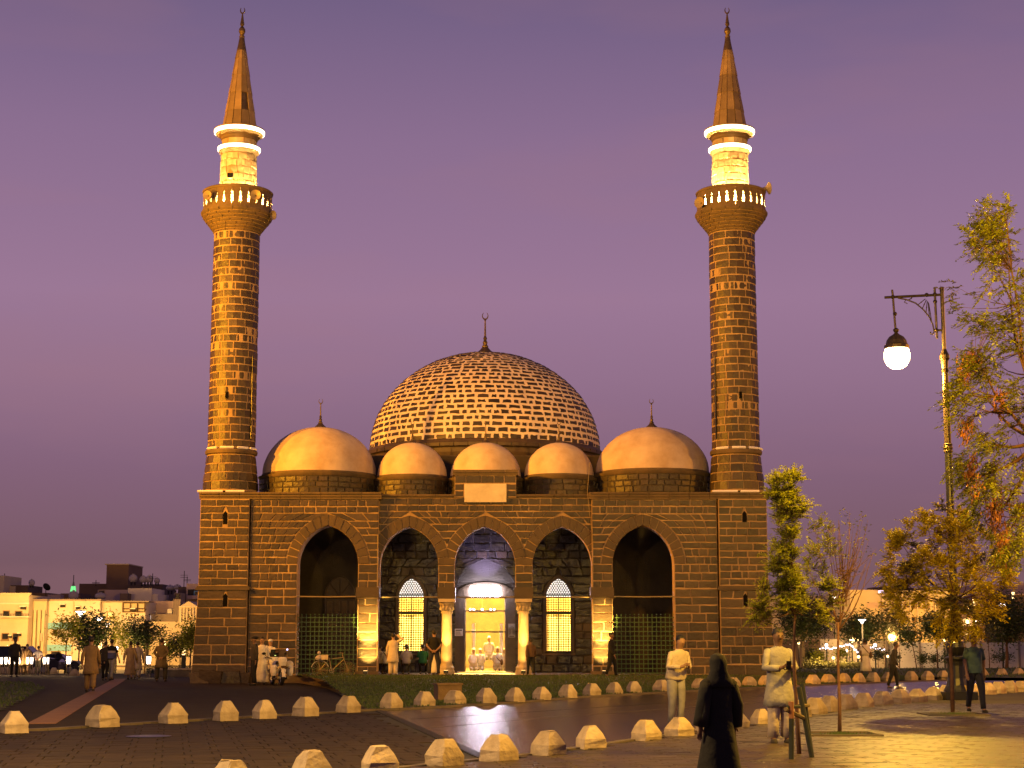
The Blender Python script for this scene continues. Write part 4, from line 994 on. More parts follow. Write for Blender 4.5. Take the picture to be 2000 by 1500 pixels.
bollards([(1560,1402),(1592,1396),(1620,1391),(1652,1387),(1687,1382),(1724,1378),(1759,1374),(1792,1371),(1823,1367),(1850,1363),(1900,1358),(1928,1356),(1950,1354),(1973,1352),(1994,1351)], 'in the yellow-lit row right of the stakes', 'yellow-lit stone bollards under the street lamp', .04, rb, face=.75)
bollards([(355,1317,.9)], '', 'x', .05, rb, {0:'lone pale stone bollard beside the corner of the mosque'})
bollards([(4,1317),(12,1316),(25,1316),(39,1316),(54,1316),(70,1316),(105,1318),(145,1322)], 'in the distant row under the lit posts', 'distant bollards at the plaza edge', -.0, rb)
tg = bpy.data.objects.get
# wooden block behind the bollards
g = gd(873, 1369, .05); th = thing('wooden_block', (g.x, g.y+.5, .06), 'rough brown wooden block behind two bollards on the lawn edge', 'block', rz=.3)
MB().box(-.33,.33,-.24,.24,0,.40).build('block', M['c_tan'], th, local=True); MB().box(-.36,.36,-.27,.27,.402,.45).build('lid', M['c_tan'], th, local=True)
# ============================================================ street lamp
g = gd(1871, 1366, .04); YL = g.y; LZ = lambda p: at(1000,p,YL).z-.04; LR_ = lambda h, p: h/F*(YL*CT+(LZ(p))*ST)
sl = thing('street_lamp', (g.x, YL, .04), 'tall dark street lamp with hanging lit lantern on an ornate bracket', 'street lamp')
ps = lambda L_: [(LR_(h,p), LZ(p)) for h, p in L_]
MB().box(-LR_(31,1370), LR_(31,1370), -LR_(31,1370), LR_(31,1370), 0, LZ(1351)).build('plinth', M['black'], sl, local=True)
MB().lathe((0,0,0), ps([(28,1350.5),(26,1346),(21,1338),(18,1325),(17,1300),(18,1292),(21,1289),(23,1287),(23,1284),(17,1282)]), 16).build('pedestal', M['black'], sl, local=True)
MB().lathe((0,0,0), ps([(12,1281.5),(17,1274),(20,1264),(18,1256),(14,1252),(13,1250)]), 20).build('urn', M['black'], sl, local=True)
bz = MB(); bz.lathe((0,0,0), ps([(13,1249.5),(16,1246),(15,1240),(12,1236),(11,1228),(13,1226),(11,1224),(12,1221),(10,1219),(11,1216),(9.5,1214),(10.5,1210),(9,1208),(8,1200)]), 20).build('collar_moulding', M['bronze'], sl, local=True)
pole_px = lambda p: 1855 if p > 870 else 1855
x_top = 0
MB().lathe((0,0,0), ps([(7.5,1199),(7.5,1000),(7,885)]), 16).build('lower_pole', M['black'], sl, local=True)
for (a_, b2) in ((885, 866),): MB().lathe((0,0,0), ps([(7,884.8),(8.8,882),(7.8,879),(9.5,875),(8,871),(9,868),(7,866)]), 16).build('ring_collar', M['bronze'], sl, local=True)
M['polish'] = mat('bronze_pole', (.06,.042,.025), .35, metal=.5)
MB().lathe((0,0,0), ps([(6.8,865.8),(6.2,760),(5.6,728)]), 16).build('middle_pole', M['polish'], sl, local=True)
MB().lathe((0,0,0), ps([(5.6,727.8),(7.5,724),(6,720),(7,705),(9.8,700),(9.5,694),(6.5,688),(4.2,682)]), 16).build('bulb_collar', M['polish'], sl, local=True)
MB().lathe((0,0,0), ps([(4,681.8),(3.8,570)]), 12).build('upper_pole', M['bronze'], sl, local=True)
MB().lathe((0,0,0), ps([(4.3,569.8),(4.3,561)]), 12).build('pole_cap', M['polish'], sl, local=True)
u = LR_(1, 620); A = lambda dx, p, dy=0: Vector((dx*u, dy, LZ(p)))
ux = -14
MB().tube([A(ux,561), A(ux+1,661)], 2.4*u, 8).build('bracket_post', M['bronze'], sl, local=True)
MB().tube([A(0,575.5), A(-112,581)], 2.6*u, 8).build('bracket_arm', M['bronze'], sl, local=True)
MB().tube([A(0,645), A(ux-2,645)], 2.2*u, 8).build('bracket_tie', M['bronze'], sl, local=True)
for dx, p in ((-14,575),(-14,589),(-14,645),(-30,576),(-96,580),(-93,613)):
    MB().ball(A(dx,p), 4.2*u, 10, 6).build('boss', M['polish'], sl, local=True)
cv = [A(-86,582), A(-70,585), A(-52,592), A(-38,604), A(-27,618), A(-20,634), A(-18,648), A(-21,653), A(-25,652), A(-25,648)]
b_ = MB(); b_.tube(cv, 1.5*u, 6)
cen = A(-28,580)
for q in (2.3,2.9,3.5,4.1,4.7):
    i = int(q); p = cv[i].lerp(cv[i+1], q-i); b_.tube([p, cen.lerp(p,.25)], .9*u, 5); b_.ball(p.lerp(cen,.35), 1.5*u, 6, 4)
b_.tube([A(-66,586), A(-60,583), A(-58,579)], 1.2*u, 5).tube([A(-70,585), A(-74,590), A(-68,593)], 1.0*u, 5)
b_.build('scroll', M['bronze'], sl, local=True)
MB().tube([A(-97,566), A(-96,575), A(-93,642)], 2.2*u, 8).build('drop_rod', M['bronze'], sl, local=True)
lc = A(-92, 0); lx = lc.x
pl = lambda L_: [(h*u, LZ(p)) for h, p in L_]
MB().lathe((lx,0,0), pl([(3,641),(6,644),(5,647),(3,650),(6,653),(14,658),(19,665),(21,672),(22,674)]), 18, caps=False).build('lantern_hood', M['bronze'], sl, local=True)
MB().lathe((lx,0,0), pl([(22.5,674),(24,675),(24,681),(22.5,682)]), 18, caps=False).build('lantern_band', M['bronze'], sl, local=True)
MB().lathe((lx,0,0), pl([(22.5,682),(25,692),(24,703),(19,713),(11,719),(.1,720)]), 18, caps=False).build('lantern_glass', M['g_lamp'], sl, local=True)
lamp('lantern_light', (g.x+lx, YL-.02, .04+LZ(724)), 6500, (1,.54,.07), .22)
# ============================================================ stake frame round the young tree
SX, SY = gd(1552, 1482, .04).x, gd(1552, 1482, .04).y
stt = thing('tree_stakes', (SX, SY, .04), 'green wooden tree stakes joined by short cross ties', 'stakes')
sc = SY/F
for (x0, x1, yt, dy, m_) in ((-17,-10,1366,-.25,'stake2'),(24,14,1340,.1,'stake'),(33,30,1335,.5,'stake')):
    zt_ = H+(1256-yt)*sc
    MB().tube([((x0+ (5 if x0<0 else 12))*sc, dy, 0), (x1*sc, dy, zt_-.04-(.22 if m_=='stake2' else 0))], .035, 8).build('stake', M['stake'], stt, local=True)
    if m_ == 'stake2': MB().tube([(x1*sc, dy, zt_-.26), (x1*sc, dy, zt_-.04)], .036, 8).build('stake_top', M['stake2'], stt, local=True)
zc = H+(1256-1384)*sc-.04
MB().tube([(-22*sc,-.30,zc+.03),(20*sc,.06,zc-.10)], .03, 6).build('cross_tie', M['c_olive'], stt, local=True)
MB().tube([(-18*sc,-.28,zc+.06),(12*sc,-.02,zc+.05)], .022, 6).build('cross_tie', M['stake'], stt, local=True)
MB().tube([(14*sc,.1,zc+.06),(42*sc,.5,zc+.05)], .025, 6).build('cross_tie', M['c_olive'], stt, local=True)
# ============================================================ distance: left town
def pbox(name, x0, x1, y0, y1, Y, dep, mt, par, zb=None):
    """box whose front is at depth Y and spans the photo's x0..x1, y0..y1"""
    a, b2 = XF(x0,1256,Y), XF(x1,1256,Y); z1 = ZF(y0,Y); z0 = ZF(y1,Y) if zb is None else zb
    return box(name, a, b2, Y, Y+dep, z0, z1, mt, par)
def twin(par, px, py, w, h, Y, lit=None, frame='c_tan'):
    """recessed-looking window: projecting frame, sill and pane"""
    x, z = XF(px,1256,Y), ZF(py,Y); ww, hh = w/F*Y/2, h/F*Y/2; t = .09
    f = MB(); f.prism([(x-ww-t,z-hh-t),(x+ww+t,z-hh-t),(x+ww+t,z+hh+t),(x-ww-t,z+hh+t)], Y-.10, Y-.002)
    fo = f.build('window', M[frame], par)
    box('pane', x-ww, x+ww, Y-.112, Y-.102, z-hh, z+hh, M[lit] if lit else M['pane'], fo)
    box('sill', x-ww-t-.05, x+ww+t+.05, Y-.22, Y-.003, z-hh-t-.1, z-hh-t-.002, M[frame], fo)
    return fo
def ac(par, px, py, w, h, Y):
    x, z = XF(px,1256,Y), ZF(py,Y); ww, hh = w/F*Y/2, h/F*Y/2
    box('air_conditioner', x-ww, x+ww, Y-.55, Y-.003, z-hh, z+hh, M['c_dark'], par); box('canopy', x-ww*1.3, x+ww*1.3, Y-.7, Y-.003, z+hh+.02, z+hh+.12, M['white'], par)
def wallm(n, c, c2): M[n] = mat(n, c, .9, c2, .25, .01, 3)
wallm('w_cream', (.55,.47,.36), (.43,.36,.26)); wallm('w_white', (.66,.60,.54), (.52,.46,.40)); wallm('w_pink', (.50,.38,.34), (.42,.31,.28)); wallm('w_dark', (.16,.11,.08), (.10,.07,.05)); wallm('w_grey', (.26,.21,.19), (.2,.16,.14)); wallm('w_blue', (.22,.50,.72), (.2,.45,.66)); wallm('w_brick', (.20,.125,.075), (.14,.09,.055))
ZL = -1.05
def building(x0, Y, label, cat='building', group='buildings of the old town'):
    return thing('building', (XF(x0,1256,Y), Y, ZL), label, cat, group)
B1 = building(0, 196, 'cream three-storey building at the left edge with a balcony')
pbox('wall', -260, 53, 1162, 0, 196, 14, M['w_cream'], B1, zb=ZL)
pbox('parapet', -260, 55.5, 1158, 1162, 195.7, .5, M['w_cream'], B1); pbox('band', -260, 54, 1177, 1180, 195.8, .197, M['w_white'], B1); pbox('balcony_slab', -260, 54, 1203.5, 1206, 195, .995, M['w_white'], B1)
bl = MB()
for k in range(26): x = XF(-20+k*2.9,1256,195); bl.box(x-.02,x+.02,195.02,195.06,ZF(1203.4,195),ZF(1199,195))
bl.box(XF(-20,1256,195),XF(54,1256,195),195.0,195.08,ZF(1199.2,195),ZF(1198.6,195)); bl.build('railing', M['black'], B1)
for a in ((10,1199,10,10),(34,1199,11,9),(10,1243,11,10),(30,1243,9,10),(-15,1199,10,10),(-20,1243,10,10)): twin(B1, *a, 196)
ac(B1, 44, 1188, 9, 5, 196); ac(B1, 39, 1240, 5, 4, 196); ac(B1, 21, 1244, 4, 3, 196)
B2 = building(53, 198, 'cream house front with three tall vertical fins')
pbox('wall', 53, 88, 1174, 0, 198, 14, M['w_cream'], B2, zb=ZL)
for px in (58, 66, 74.5, 82.5): pbox('fin', px-2.6, px+2.6, 1192, 1274, 197.5, .498, M['w_cream'], B2)
pbox('lattice', 54, 60, 1237, 1252, 197.3, .19, M['w_pink'], B2); pbox('lattice', 78, 82, 1237, 1252, 197.3, .19, M['w_pink'], B2); pbox('roof_edge', 53, 89, 1170, 1174, 197.6, 1, M['w_grey'], B2)
B3 = building(88, 199, 'white building with two pale blue bands and wall air conditioners')
pbox('wall', 88, 193, 1173, 0, 199, 14, M['w_white'], B3, zb=ZL)
pbox('blue_band', 88.2, 140, 1216, 1229, 198.93, .068, M['w_blue'], B3); pbox('blue_band', 88.2, 140, 1259, 1272, 198.93, .068, M['w_blue'], B3)
pbox('roof_edge', 88, 194, 1170, 1173, 198.6, 1, M['w_grey'], B3); pbox('pilaster', 140, 141.4, 1174, 1280, 198.8, .198, M['w_cream'], B3)
for a in ((107,1234,6,6),(110,1276,16,6)): twin(B3, *a, 199)
ac(B3, 121, 1184, 8, 5, 199); ac(B3, 151, 1188, 7, 4, 199)
B4 = building(193, 200, 'cream building with a large framed roof-terrace window')
pbox('wall', 193, 282, 1176, 0, 200, 14, M['w_white'], B4, zb=ZL); pbox('roof_edge', 193, 288, 1173.5, 1176, 199, 3, M['w_grey'], B4)
tw = MB()
for px in (237,251.5,265.5,280): x = XF(px,1256,199.6); tw.box(x-.06,x+.06,199.7,199.85,ZF(1195,199.6),ZF(1177,199.6))
for py in (1177.5,1189,1195): z = ZF(py,199.6); tw.box(XF(237,1256,199.6),XF(280,1256,199.6),199.68,199.87,z-.06,z+.06)
tw.build('window_frame', M['c_brown'], B4); box('terrace_panel', XF(237,1256,199.9),XF(280,1256,199.9),199.9,199.99,ZF(1195,199.9),ZF(1177,199.9),M['w_cream'],B4)
twin(B4, 258, 1202, 5, 5, 200); twin(B4, 214, 1201, 9, 9, 200); twin(B4, 221, 1243, 8, 7, 200); ac(B4, 259, 1192, 8, 4, 199.5)
B5 = building(283, 204, 'pinkish building stepping down behind the trees with a lit side room')
pbox('wall', 283, 345, 1174, 0, 206, 12, M['w_pink'], B5, zb=ZL); pbox('terrace_wall', 291, 348, 1199, 0, 203, 2.9, M['w_grey'], B5, zb=ZL+3); pbox('lower_wall', 291, 350, 1214, 0, 201, 1.9, M['w_cream'], B5, zb=ZL)
for px in (284.5,288.5,291.5): pbox('lit_slot', px-.8, px+.8, 1202, 1210, 202.9, .09, M['glasslit'], B5)
pbox('cooler', 325, 334, 1189, 1201, 205, .9, M['white'], B5); pbox('duct', 336, 350, 1170, 1210, 204, 1.5, M['w_grey'], B5)
B6 = building(346, 200, 'cream gabled house front beside the mosque corner')
x0, x1, xm = XF(347.5,1256,200), XF(385,1256,200), XF(366,1256,200)
MB().prism([(x0,ZL),(x1,ZL),(x1,ZF(1185,200)),(xm,ZF(1174,200)),(x0,ZF(1185,200))], 200, 210).build('wall', M['w_cream'], B6)
pbox('moulding', 347, 386, 1184, 1185.5, 199.7, .297, M['w_white'], B6)
for px in (352,358,364,370,376): pbox('pilaster', px-.6, px+.6, 1187, 1215, 199.8, .197, M['w_white'], B6)
twin(B6, 370, 1204, 5, 6, 200)
B7 = building(345, 225, 'pale apartment block with a covered balcony behind the minaret block')
pbox('wall', 361, 420, 1140, 0, 225, 14, M['w_pink'], B7, zb=ZL); pbox('balcony_recess', 364, 388, 1151, 1163, 224.8, .19, M['c_dark'], B7); pbox('balcony_wall', 362, 392, 1163, 1170, 223.8, .99, M['w_pink'], B7)
twin(B7, 382, 1159, 9, 7, 224.75, frame='w_blue')
pbox('side_wing', 345, 361, 1146, 0, 227, 10, M['w_dark'], B7, zb=ZL); pbox('side_room', 337, 351, 1158, 0, 221, 3, M['w_grey'], B7, zb=ZL); twin(B7, 344, 1165, 7, 8, 221)
B8 = building(150, 240, 'dark brick rooftop tower rising over the old town')
pbox('tower', 203, 246.5, 1102, 0, 240, 9, M['w_brick'], B8, zb=ZL); pbox('wing', 150.5, 202.8, 1140, 0, 241, 9, M['w_brick'], B8, zb=ZL); pbox('coping', 199, 247, 1101, 1103, 239.8, 9.3, M['w_cream'], B8); pbox('side_wall', 247, 314, 1141, 0, 238, 9, M['w_dark'], B8, zb=ZL)
B9 = building(186, 222, 'low pale rooftop rooms among water tanks')
pbox('room', 187, 245, 1152, 0, 222, 8, M['w_pink'], B9, zb=ZL); pbox('room', 246, 293, 1149, 0, 216, 8, M['w_white'], B9, zb=ZL); pbox('room', 293, 305, 1160, 0, 216.3, 7, M['w_white'], B9, zb=ZL); pbox('dark_room', 231, 246, 1159, 1175, 214, 3, M['w_dark'], B9)
twin(B9, 195, 1156, 9, 3, 222)
B10 = building(0, 225, 'dark roof sheds above the cream building at the left edge')
pbox('shed', -120, 50, 1143, 0, 225, 7, M['w_dark'], B10, zb=ZL); pbox('wall_patch', 5, 25, 1145, 1158, 224.7, .29, M['w_cream'], B10); pbox('shed', 56, 90, 1158, 0, 226, 7, M['w_brick'], B10, zb=ZL); pbox('shed', 89.2, 114, 1161, 0, 225, 6, M['w_pink'], B10, zb=ZL); pbox('shed', 114.2, 152, 1159, 0, 227, 6, M['w_brick'], B10, zb=ZL)
pbox('tall_wall', -60, 2, 1124, 0, 222, 8, M['w_cream'], B10, zb=ZL)
def tank(px, py, r, Y, label, h=1.):
    c = Vector((XF(px,1256,Y), Y, ZF(py,Y))); rr_ = r/F*Y
    th = thing('water_tank', c, label, 'water tank', 'rooftop water tanks')
    MB().lathe((0,0,0), [(.01,rr_*.95*h),(rr_*.25,rr_*.93*h),(rr_*.3,rr_*1.05*h),(rr_*.1,rr_*1.1*h)][::-1]+[(rr_*.62,rr_*.80*h),(rr_*.92,rr_*.4*h),(rr_,0),(rr_*.97,-rr_*.3*h),(rr_*.8,-rr_*.65*h),(rr_*.6,-rr_*.8*h)], 16, caps=False).build('tank', M['c_lilac'], th, local=True, smooth=True)
    for a in range(4): x, y = rr_*.55*math.cos(a*PI/2+.7), rr_*.55*math.sin(a*PI/2+.7); MB().box(x-.05,x+.05,y-.05,y+.05,-rr_*1.6,-rr_*.7).build('stand_leg', M['c_dark'], th, local=True)
tank(57,1138,6.2,224,'egg-shaped white water tank on a red metal stand',1.1)
tank(140,1163,9.5,215,'round white water tank in front of the green-lit spire'); tank(193,1164,11,215,'wide white water tank between roof rooms',.6)
tank(256,1130,8.5,233,'leftmost white water tank beside the brick tower'); tank(276,1132,8,233,'second white water tank right of the brick tower',.9); tank(288,1131,7.5,233,'third white water tank right of the brick tower'); tank(303,1134,5.8,233,'smallest white water tank on the dark roof')
tank(329,1148,8,228,'water tank left of the dark side wing',.7); tank(343,1147,8,228,'water tank against the dark side wing',.7)
# satellite dish, aerials
c = Vector((XF(85,1256,222), 222, ZF(1148,222))); th = thing('satellite_dish', c, 'dark tilted satellite dish on the roofs at the left', 'satellite dish')
dm = MB(); dm.lathe((0,0,0), [(.02,.0),(.28,.05),(.5,.16),(.56,.22)], 16, caps=False).lathe((0,0,.02), [(.02,.0),(.28,.05),(.5,.16),(.56,.22)], 16, caps=False); dm.move(Matrix.Rotation(.5,4,'Y')@Matrix.Rotation(-.9,4,'X')); dm.build('dish', M['c_black'], th, local=True)
MB().tube([(0,.1,-1.0),(0,.05,0)], .05, 6).build('mast', M['c_black'], th, local=True)
for px, y0, y1, lab in ((3,1165,1120,'thin aerial mast at the left edge'),(183,1140,1133,'short cross aerial on the brick wing'),(294,1140,1120,'tall aerial among the white tanks'),(356,1146,1115,'branching aerial above the dark side wing'),(362,1142,1126,'small aerial over the pale apartment block')):
    Y = 229; c = Vector((XF(px,1256,Y),Y,ZF(y1,Y)-.3)); b = thing('aerial', c, lab, 'aerial', 'rooftop aerials'); hgt = ZF(y0,Y)-c.z
    hh = ZF(y1,Y)-c.z; 
    top = ZF(y1,Y)-ZF(y0,Y)
    b.location.z = ZF(y0,Y)-.3; MB().tube([(0,0,0),(0,0,top+.3)], .05, 5).build('mast', M['c_black'], b, local=True)
    for q in (.72,.86): MB().box(-.5,.5,-.02,.02,top*q,top*q+.05).build('crossbar', M['c_black'], b, local=True)
# little green-lit minaret
Y = 262; c = Vector((XF(139,1256,Y),Y,ZL)); th = thing('distant_minaret', c, 'small distant minaret spire lit green', 'minaret'); zq = lambda p: ZF(p,Y)-ZL; q = Y/F
MB().lathe((0,0,0), [(4.0*q,0),(4.0*q,zq(1163))], 8).build('tower', M['w_cream'], th, local=True)
MB().lathe((0,0,0), [(5*q,zq(1159)),(3*q,zq(1145))], 8).build('lit_stage', M['g_green'], th, local=True); MB().lathe((0,0,0), [(3*q,zq(1144.9)),(.5*q,zq(1133))], 8).build('spire', M['w_cream'], th, local=True); MB().tube([(0,0,zq(1134)),(0,0,zq(1123))], .06, 5).build('finial', M['c_black'], th, local=True)
for k in range(8): a = k*PI/4+.39; MB().tube([(5.2*q*math.cos(a),5.2*q*math.sin(a),zq(1159)),(3.1*q*math.cos(a),3.1*q*math.sin(a),zq(1145))], .09, 4).build('rib', M['g_green'], th, local=True)
# ------------------------------------------------------------ right town
ZR = -1.05
B11 = thing('building', (XF(1663,1256,178),178,ZR), 'long cream building with small square windows behind the yellow tree', 'building', 'buildings right of the mosque')
pbox('wall', 1663, 1725, 1152, 0, 178, 14, M['w_cream'], B11, zb=ZR); pbox('wall', 1725.2, 1868, 1153, 0, 177.5, 14, M['w_cream'], B11, zb=ZR)
pbox('panel', 1696, 1717, 1177, 1188, 177.93, .068, M['w_pink'], B11)
for px in (1753, 1765, 1781, 1795, 1812, 1830): pbox('fin', px-.7, px+.7, 1156, 1245, 177.1, .397, M['w_white'], B11)
for (px,w) in ((1726,4),(1749,6),(1760.5,6),(1772,4),(1784.5,6),(1796,6),(1812,6),(1832,6)): twin(B11, px, 1182+(0 if w>4 else -1.5), w, 6 if w > 4 else 4, 177.5 if px > 1725.5 else 178)
for (px,w) in ((1761,6),(1772,4),(1785,6),(1796.5,6),(1809,5),(1823,6),(1833,6)): twin(B11, px, 1209+(0 if w>5 else -1.5), w, 6 if w > 4 else 3, 177.5)
for (px,w) in ((1761,6),(1785,6),(1796.5,6)): 
    twin(B11, px, 1236, w, 7, 177.5)
for px in (1785,1796.5):
    x, z = XF(px,1256,177.4), ZF(1219,177.4); pts = [Vector((x+.17*math.cos(a)*1.2, 177.3, z+.2*math.sin(a))) for a in [math.radians(180+18*i) for i in range(11)]]; MB().tube(pts, .05, 5).build('arch_ornament', M['w_pink'], B11)
pbox('floodlight', 1720, 1731, 1153.5, 1158, 176.6, .3, M['g_blue'], B11)
for i,(x0,x1,y) in enumerate(((1708,1723,1147),(1731,1745,1144),(1758,1790,1148),(1800,1815,1149))): pbox('roof_box', x0, x1, y, 1152.5, 182, 3, M['w_dark'], B11)
B12 = thing('building', (XF(1600,1256,196),196,ZR), 'lower house with a dark doorway between the dark trees', 'building', 'buildings right of the mosque')
pbox('wall', 1500, 1648, 1163, 0, 196, 10, M['w_cream'], B12, zb=ZR); pbox('roof_room', 1555, 1576, 1145, 1163, 198, 5, M['w_cream'], B12); pbox('dark_recess', 1650, 1664, 1175, 0, 197, 6, M['w_dark'], B12, zb=ZR); twin(B12, 1656, 1192, 8, 12, 196.9)
B13 = thing('building', (XF(1868,1256,186),186,ZR), 'brown shop building hung with round orange lights', 'building', 'buildings right of the mosque')
pbox('wall', 1868.3, 1925, 1178, 0, 186, 12, M['w_brick'], B13, zb=ZR); pbox('front', 1872, 1920, 1208, 1222, 185.2, .79, M['w_grey'], B13); twin(B13, 1899, 1196, 5, 5, 186)
B14 = thing('building', (XF(1925,1256,205),205,ZR), 'pale tall building with stepped blocks at the right edge', 'building', 'buildings right of the mosque')
pbox('wall', 1912, 1972, 1142, 0, 205, 12, M['w_pink'], B14, zb=ZR); pbox('wall', 1972.5, 2300, 1139, 0, 203, 14, M['w_pink'], B14, zb=ZR); pbox('lower_block', 1900, 1930, 1172, 0, 202, 2, M['w_cream'], B14, zb=ZR)
for px, py in ((1925,1182),(1945,1165),(1960,1165),(1924,1170),(1985,1162),(1988,1180)): twin(B14, px, py, 6, 5, 201.9 if px < 1930 and py > 1171 else (204.95 if px < 1972 else 202.95))
B15 = thing('building', (XF(1975,1256,190),190,ZR), 'dark flat-roofed building at the far right', 'building', 'buildings right of the mosque'); pbox('wall', 1978, 2300, 1162, 0, 190, 9, M['w_dark'], B15, zb=ZR); pbox('roof_edge', 1976, 2300, 1160, 1162, 189.7, 9.5, M['w_pink'], B15)
# shops and light behind the trees
fw = thing('boundary_wall', (XF(1740,1256,128),128,-.9), 'long low pale boundary wall behind the far lawn', 'wall'); 
for i,(x0,x1) in enumerate(((1735,1796),(1797,1846),(1847,1915),(1916,1990),(1991,2060),(2061,2300))): pbox('wall_panel', x0, x1, 1254+(i%2), 0, 128, .3, M['w_white'], fw, zb=-.9)
for x in (1735,1796.5,1846.5,1915.5,1990.5): pbox('pier', x-2, x+2, 1252, 0, 127.9, .5, M['w_grey'], fw, zb=-.9)
lwall = thing('boundary_wall', (XF(1500,1256,128),128,-.9), 'low brown garden wall behind the string lights', 'wall'); pbox('wall_panel', 1520, 1602, 1250, 0, 128.3, .3, M['w_brick'], lwall, zb=-.9); pbox('wall_panel', 1602.5, 1733, 1248, 0, 128.3, .3, M['w_cream'], lwall, zb=-.9)
# ------------------------------------------------------------ lamps in the distance
def cone_lamp(px, py, pyb, Y, label, e=260, m='g_white', w=10, col=(1,.62,.22)):
    zb = far_z(Y)-.02; c = Vector((XF(px,1256,Y),Y,zb)); th = thing('park_lamp', c, label, 'lamp', 'cone-shaped park lamps'); q = w/F*Y; zt_ = ZF(py,Y)-zb
    MB().tube([(0,0,0),(0,0,zt_-q*1.0)], .06, 8).build('post', M['c_dark'], th, local=True)
    MB().lathe((0,0,zt_), [(q*.12,-q*1.05),(q*.5,-q*.35),(q,0)], 16, caps=False).build('shade', M[m], th, local=True)
    MB().lathe((0,0,zt_), [(q,.01),(q*.9,.06),(.01,.10)], 16).build('cap', M['c_dark'], th, local=True)
    lamp('park_lamp_light', (c.x, Y-q-.5, zb+zt_-.8), e, col, .3)
cone_lamp(155,1194,1290,138,'nearest cone-shaped lamp beside the dark trees',700); cone_lamp(191,1206,1290,150,'middle cone-shaped lamp among the trees',600); cone_lamp(208,1218,1290,162,'farthest of the three cone-shaped lamps, low among leaves',600,w=6.5)
cone_lamp(1685,1210,1300,120,'cone-shaped lamp above the dark clipped tree, right of the mosque',650,w=8)
cone_lamp(1631,1166,1290,160,'white lamp between the bare tree branches',300,w=4)
def ball_lamp(px, py, Y, r, label, e=150, m='g_warm', post=True, col=(1,.58,.2)):
    zb = far_z(Y)-.02; c = Vector((XF(px,1256,Y),Y,zb)); th = thing('globe_lamp', c, label, 'lamp', 'round lamps in the distance'); q = r/F*Y; z = ZF(py,Y)-zb
    MB().ball((0,0,z), q, 12, 8).build('globe', M[m], th, local=True); MB().tube([(0,0,0),(0,0,z-q*.9)], .05, 6).build('post', M['c_dark'], th, local=True)
    if e: lamp('globe_light', (c.x, Y-q-.25, zb+z), e, col, .2)
ball_lamp(1742,1245,126.5,7.5,'big glaring yellow lamp in front of the boundary wall',420)
ball_lamp(1674,1249,127,4,'glowing shop lamp beside the white-robed walker',200); ball_lamp(1664,1250,127.4,5,'square-looking bright shop light behind the string lights',200)
ball_lamp(1891,1187,185,4.5,'upper orange light on the brown shop front',160); ball_lamp(1891,1214,185,3.6,'middle left light on the brown shop front',160); ball_lamp(1907,1214,184.8,2.6,'middle right white light on the brown shop front',80,'g_white'); ball_lamp(1911,1239,184,3.6,'lower right orange light on the brown shop front',160); ball_lamp(1890,1238,184.4,2.4,'lower left small light on the brown shop front',60)
ball_lamp(1844,1250,127,3.5,'small lamp beside the ornate lamp base',80); ball_lamp(1627,1285,104,2.6,'low light in the flower bed beside the white-robed walker',60); ball_lamp(1653,1271,118,3,'white globe under the string lights',40,'g_white'); ball_lamp(1709,1260,118,3.2,'white globe at the right of the string lights',40,'g_white'); ball_lamp(1614,1260,118,3,'white globe at the left above the string lights',40,'g_white'); ball_lamp(1676,1283,103,2.8,'low garden light at the feet of the white-robed walker',50)
ball_lamp(1733,1282,104,2.4,'small warm garden light at the lawn end',40); ball_lamp(1541,1277,110,2.4,'small orange light beside the mosque corner',40); ball_lamp(1560,1256,118,2.5,'small light left of the pale trunk',60)
ball_lamp(1958,1182,118,3.2,'pair of white lights in the black tree, left one',20,'g_white'); ball_lamp(1965,1182,118,2.2,'pair of white lights in the black tree, right one',10,'g_white')
ball_lamp(228,1266,140,3.4,'pink-white light among the shrubs left of the mosque',60,'g_white'); ball_lamp(225,1275,139,3.2,'orange light low among the shrubs left of the mosque',120)
for px, py, lab in ((1905,1177,'slim lit column lamp by the brown shop'),(1983,1163,'slim lit column lamp at the far right')):
    Y = 132; zb = far_z(Y)-.02; c = Vector((XF(px,1256,Y),Y,zb)); th = thing('column_lamp', c, lab, 'lamp', 'slim column lamps'); z = ZF(py,Y)-zb
    MB().tube([(0,0,0),(0,0,z-.24)], .07, 6).build('post', M['c_dark'], th, local=True); MB().lathe((0,0,z), [(.09,-.235),(.12,0),(.10,.25)], 10).build('lantern', M['g_warm'], th, local=True); MB().lathe((0,0,z), [(.13,.252),(.02,.34)], 10).build('cap', M['c_dark'], th, local=True)
# orange light pylons among the left trees
for px, y0, y1, w, lab in ((195.5,1250,1277,4.5,'tall orange light pylon behind the walking man'),(320,1251,1269,4.5,'orange light pylon behind the man in brown'),(359.5,1264,1279,3.6,'orange light pylon beside the mosque corner')):
    Y = 142; c = Vector((XF(px,1256,Y),Y,-.97)); th = thing('light_pylon', c, lab, 'light', 'orange light pylons'); q = w/F*Y/2; z0, z1 = ZF(y1,Y)+.97, ZF(y0,Y)+.97
    for s in (-1,1): box('light_tube', s*q-.045, s*q+.045, -.05, .05, z0, z1, M['g_warm'], th, local=True)
    box('glow_panel', -q+.05, q-.05, -.02, .04, z0, z1, M['g_orange'], th, local=True); box('foot', -q-.1, q+.1, -.12, .12, 0, z0-.002, M['c_dark'], th, local=True)
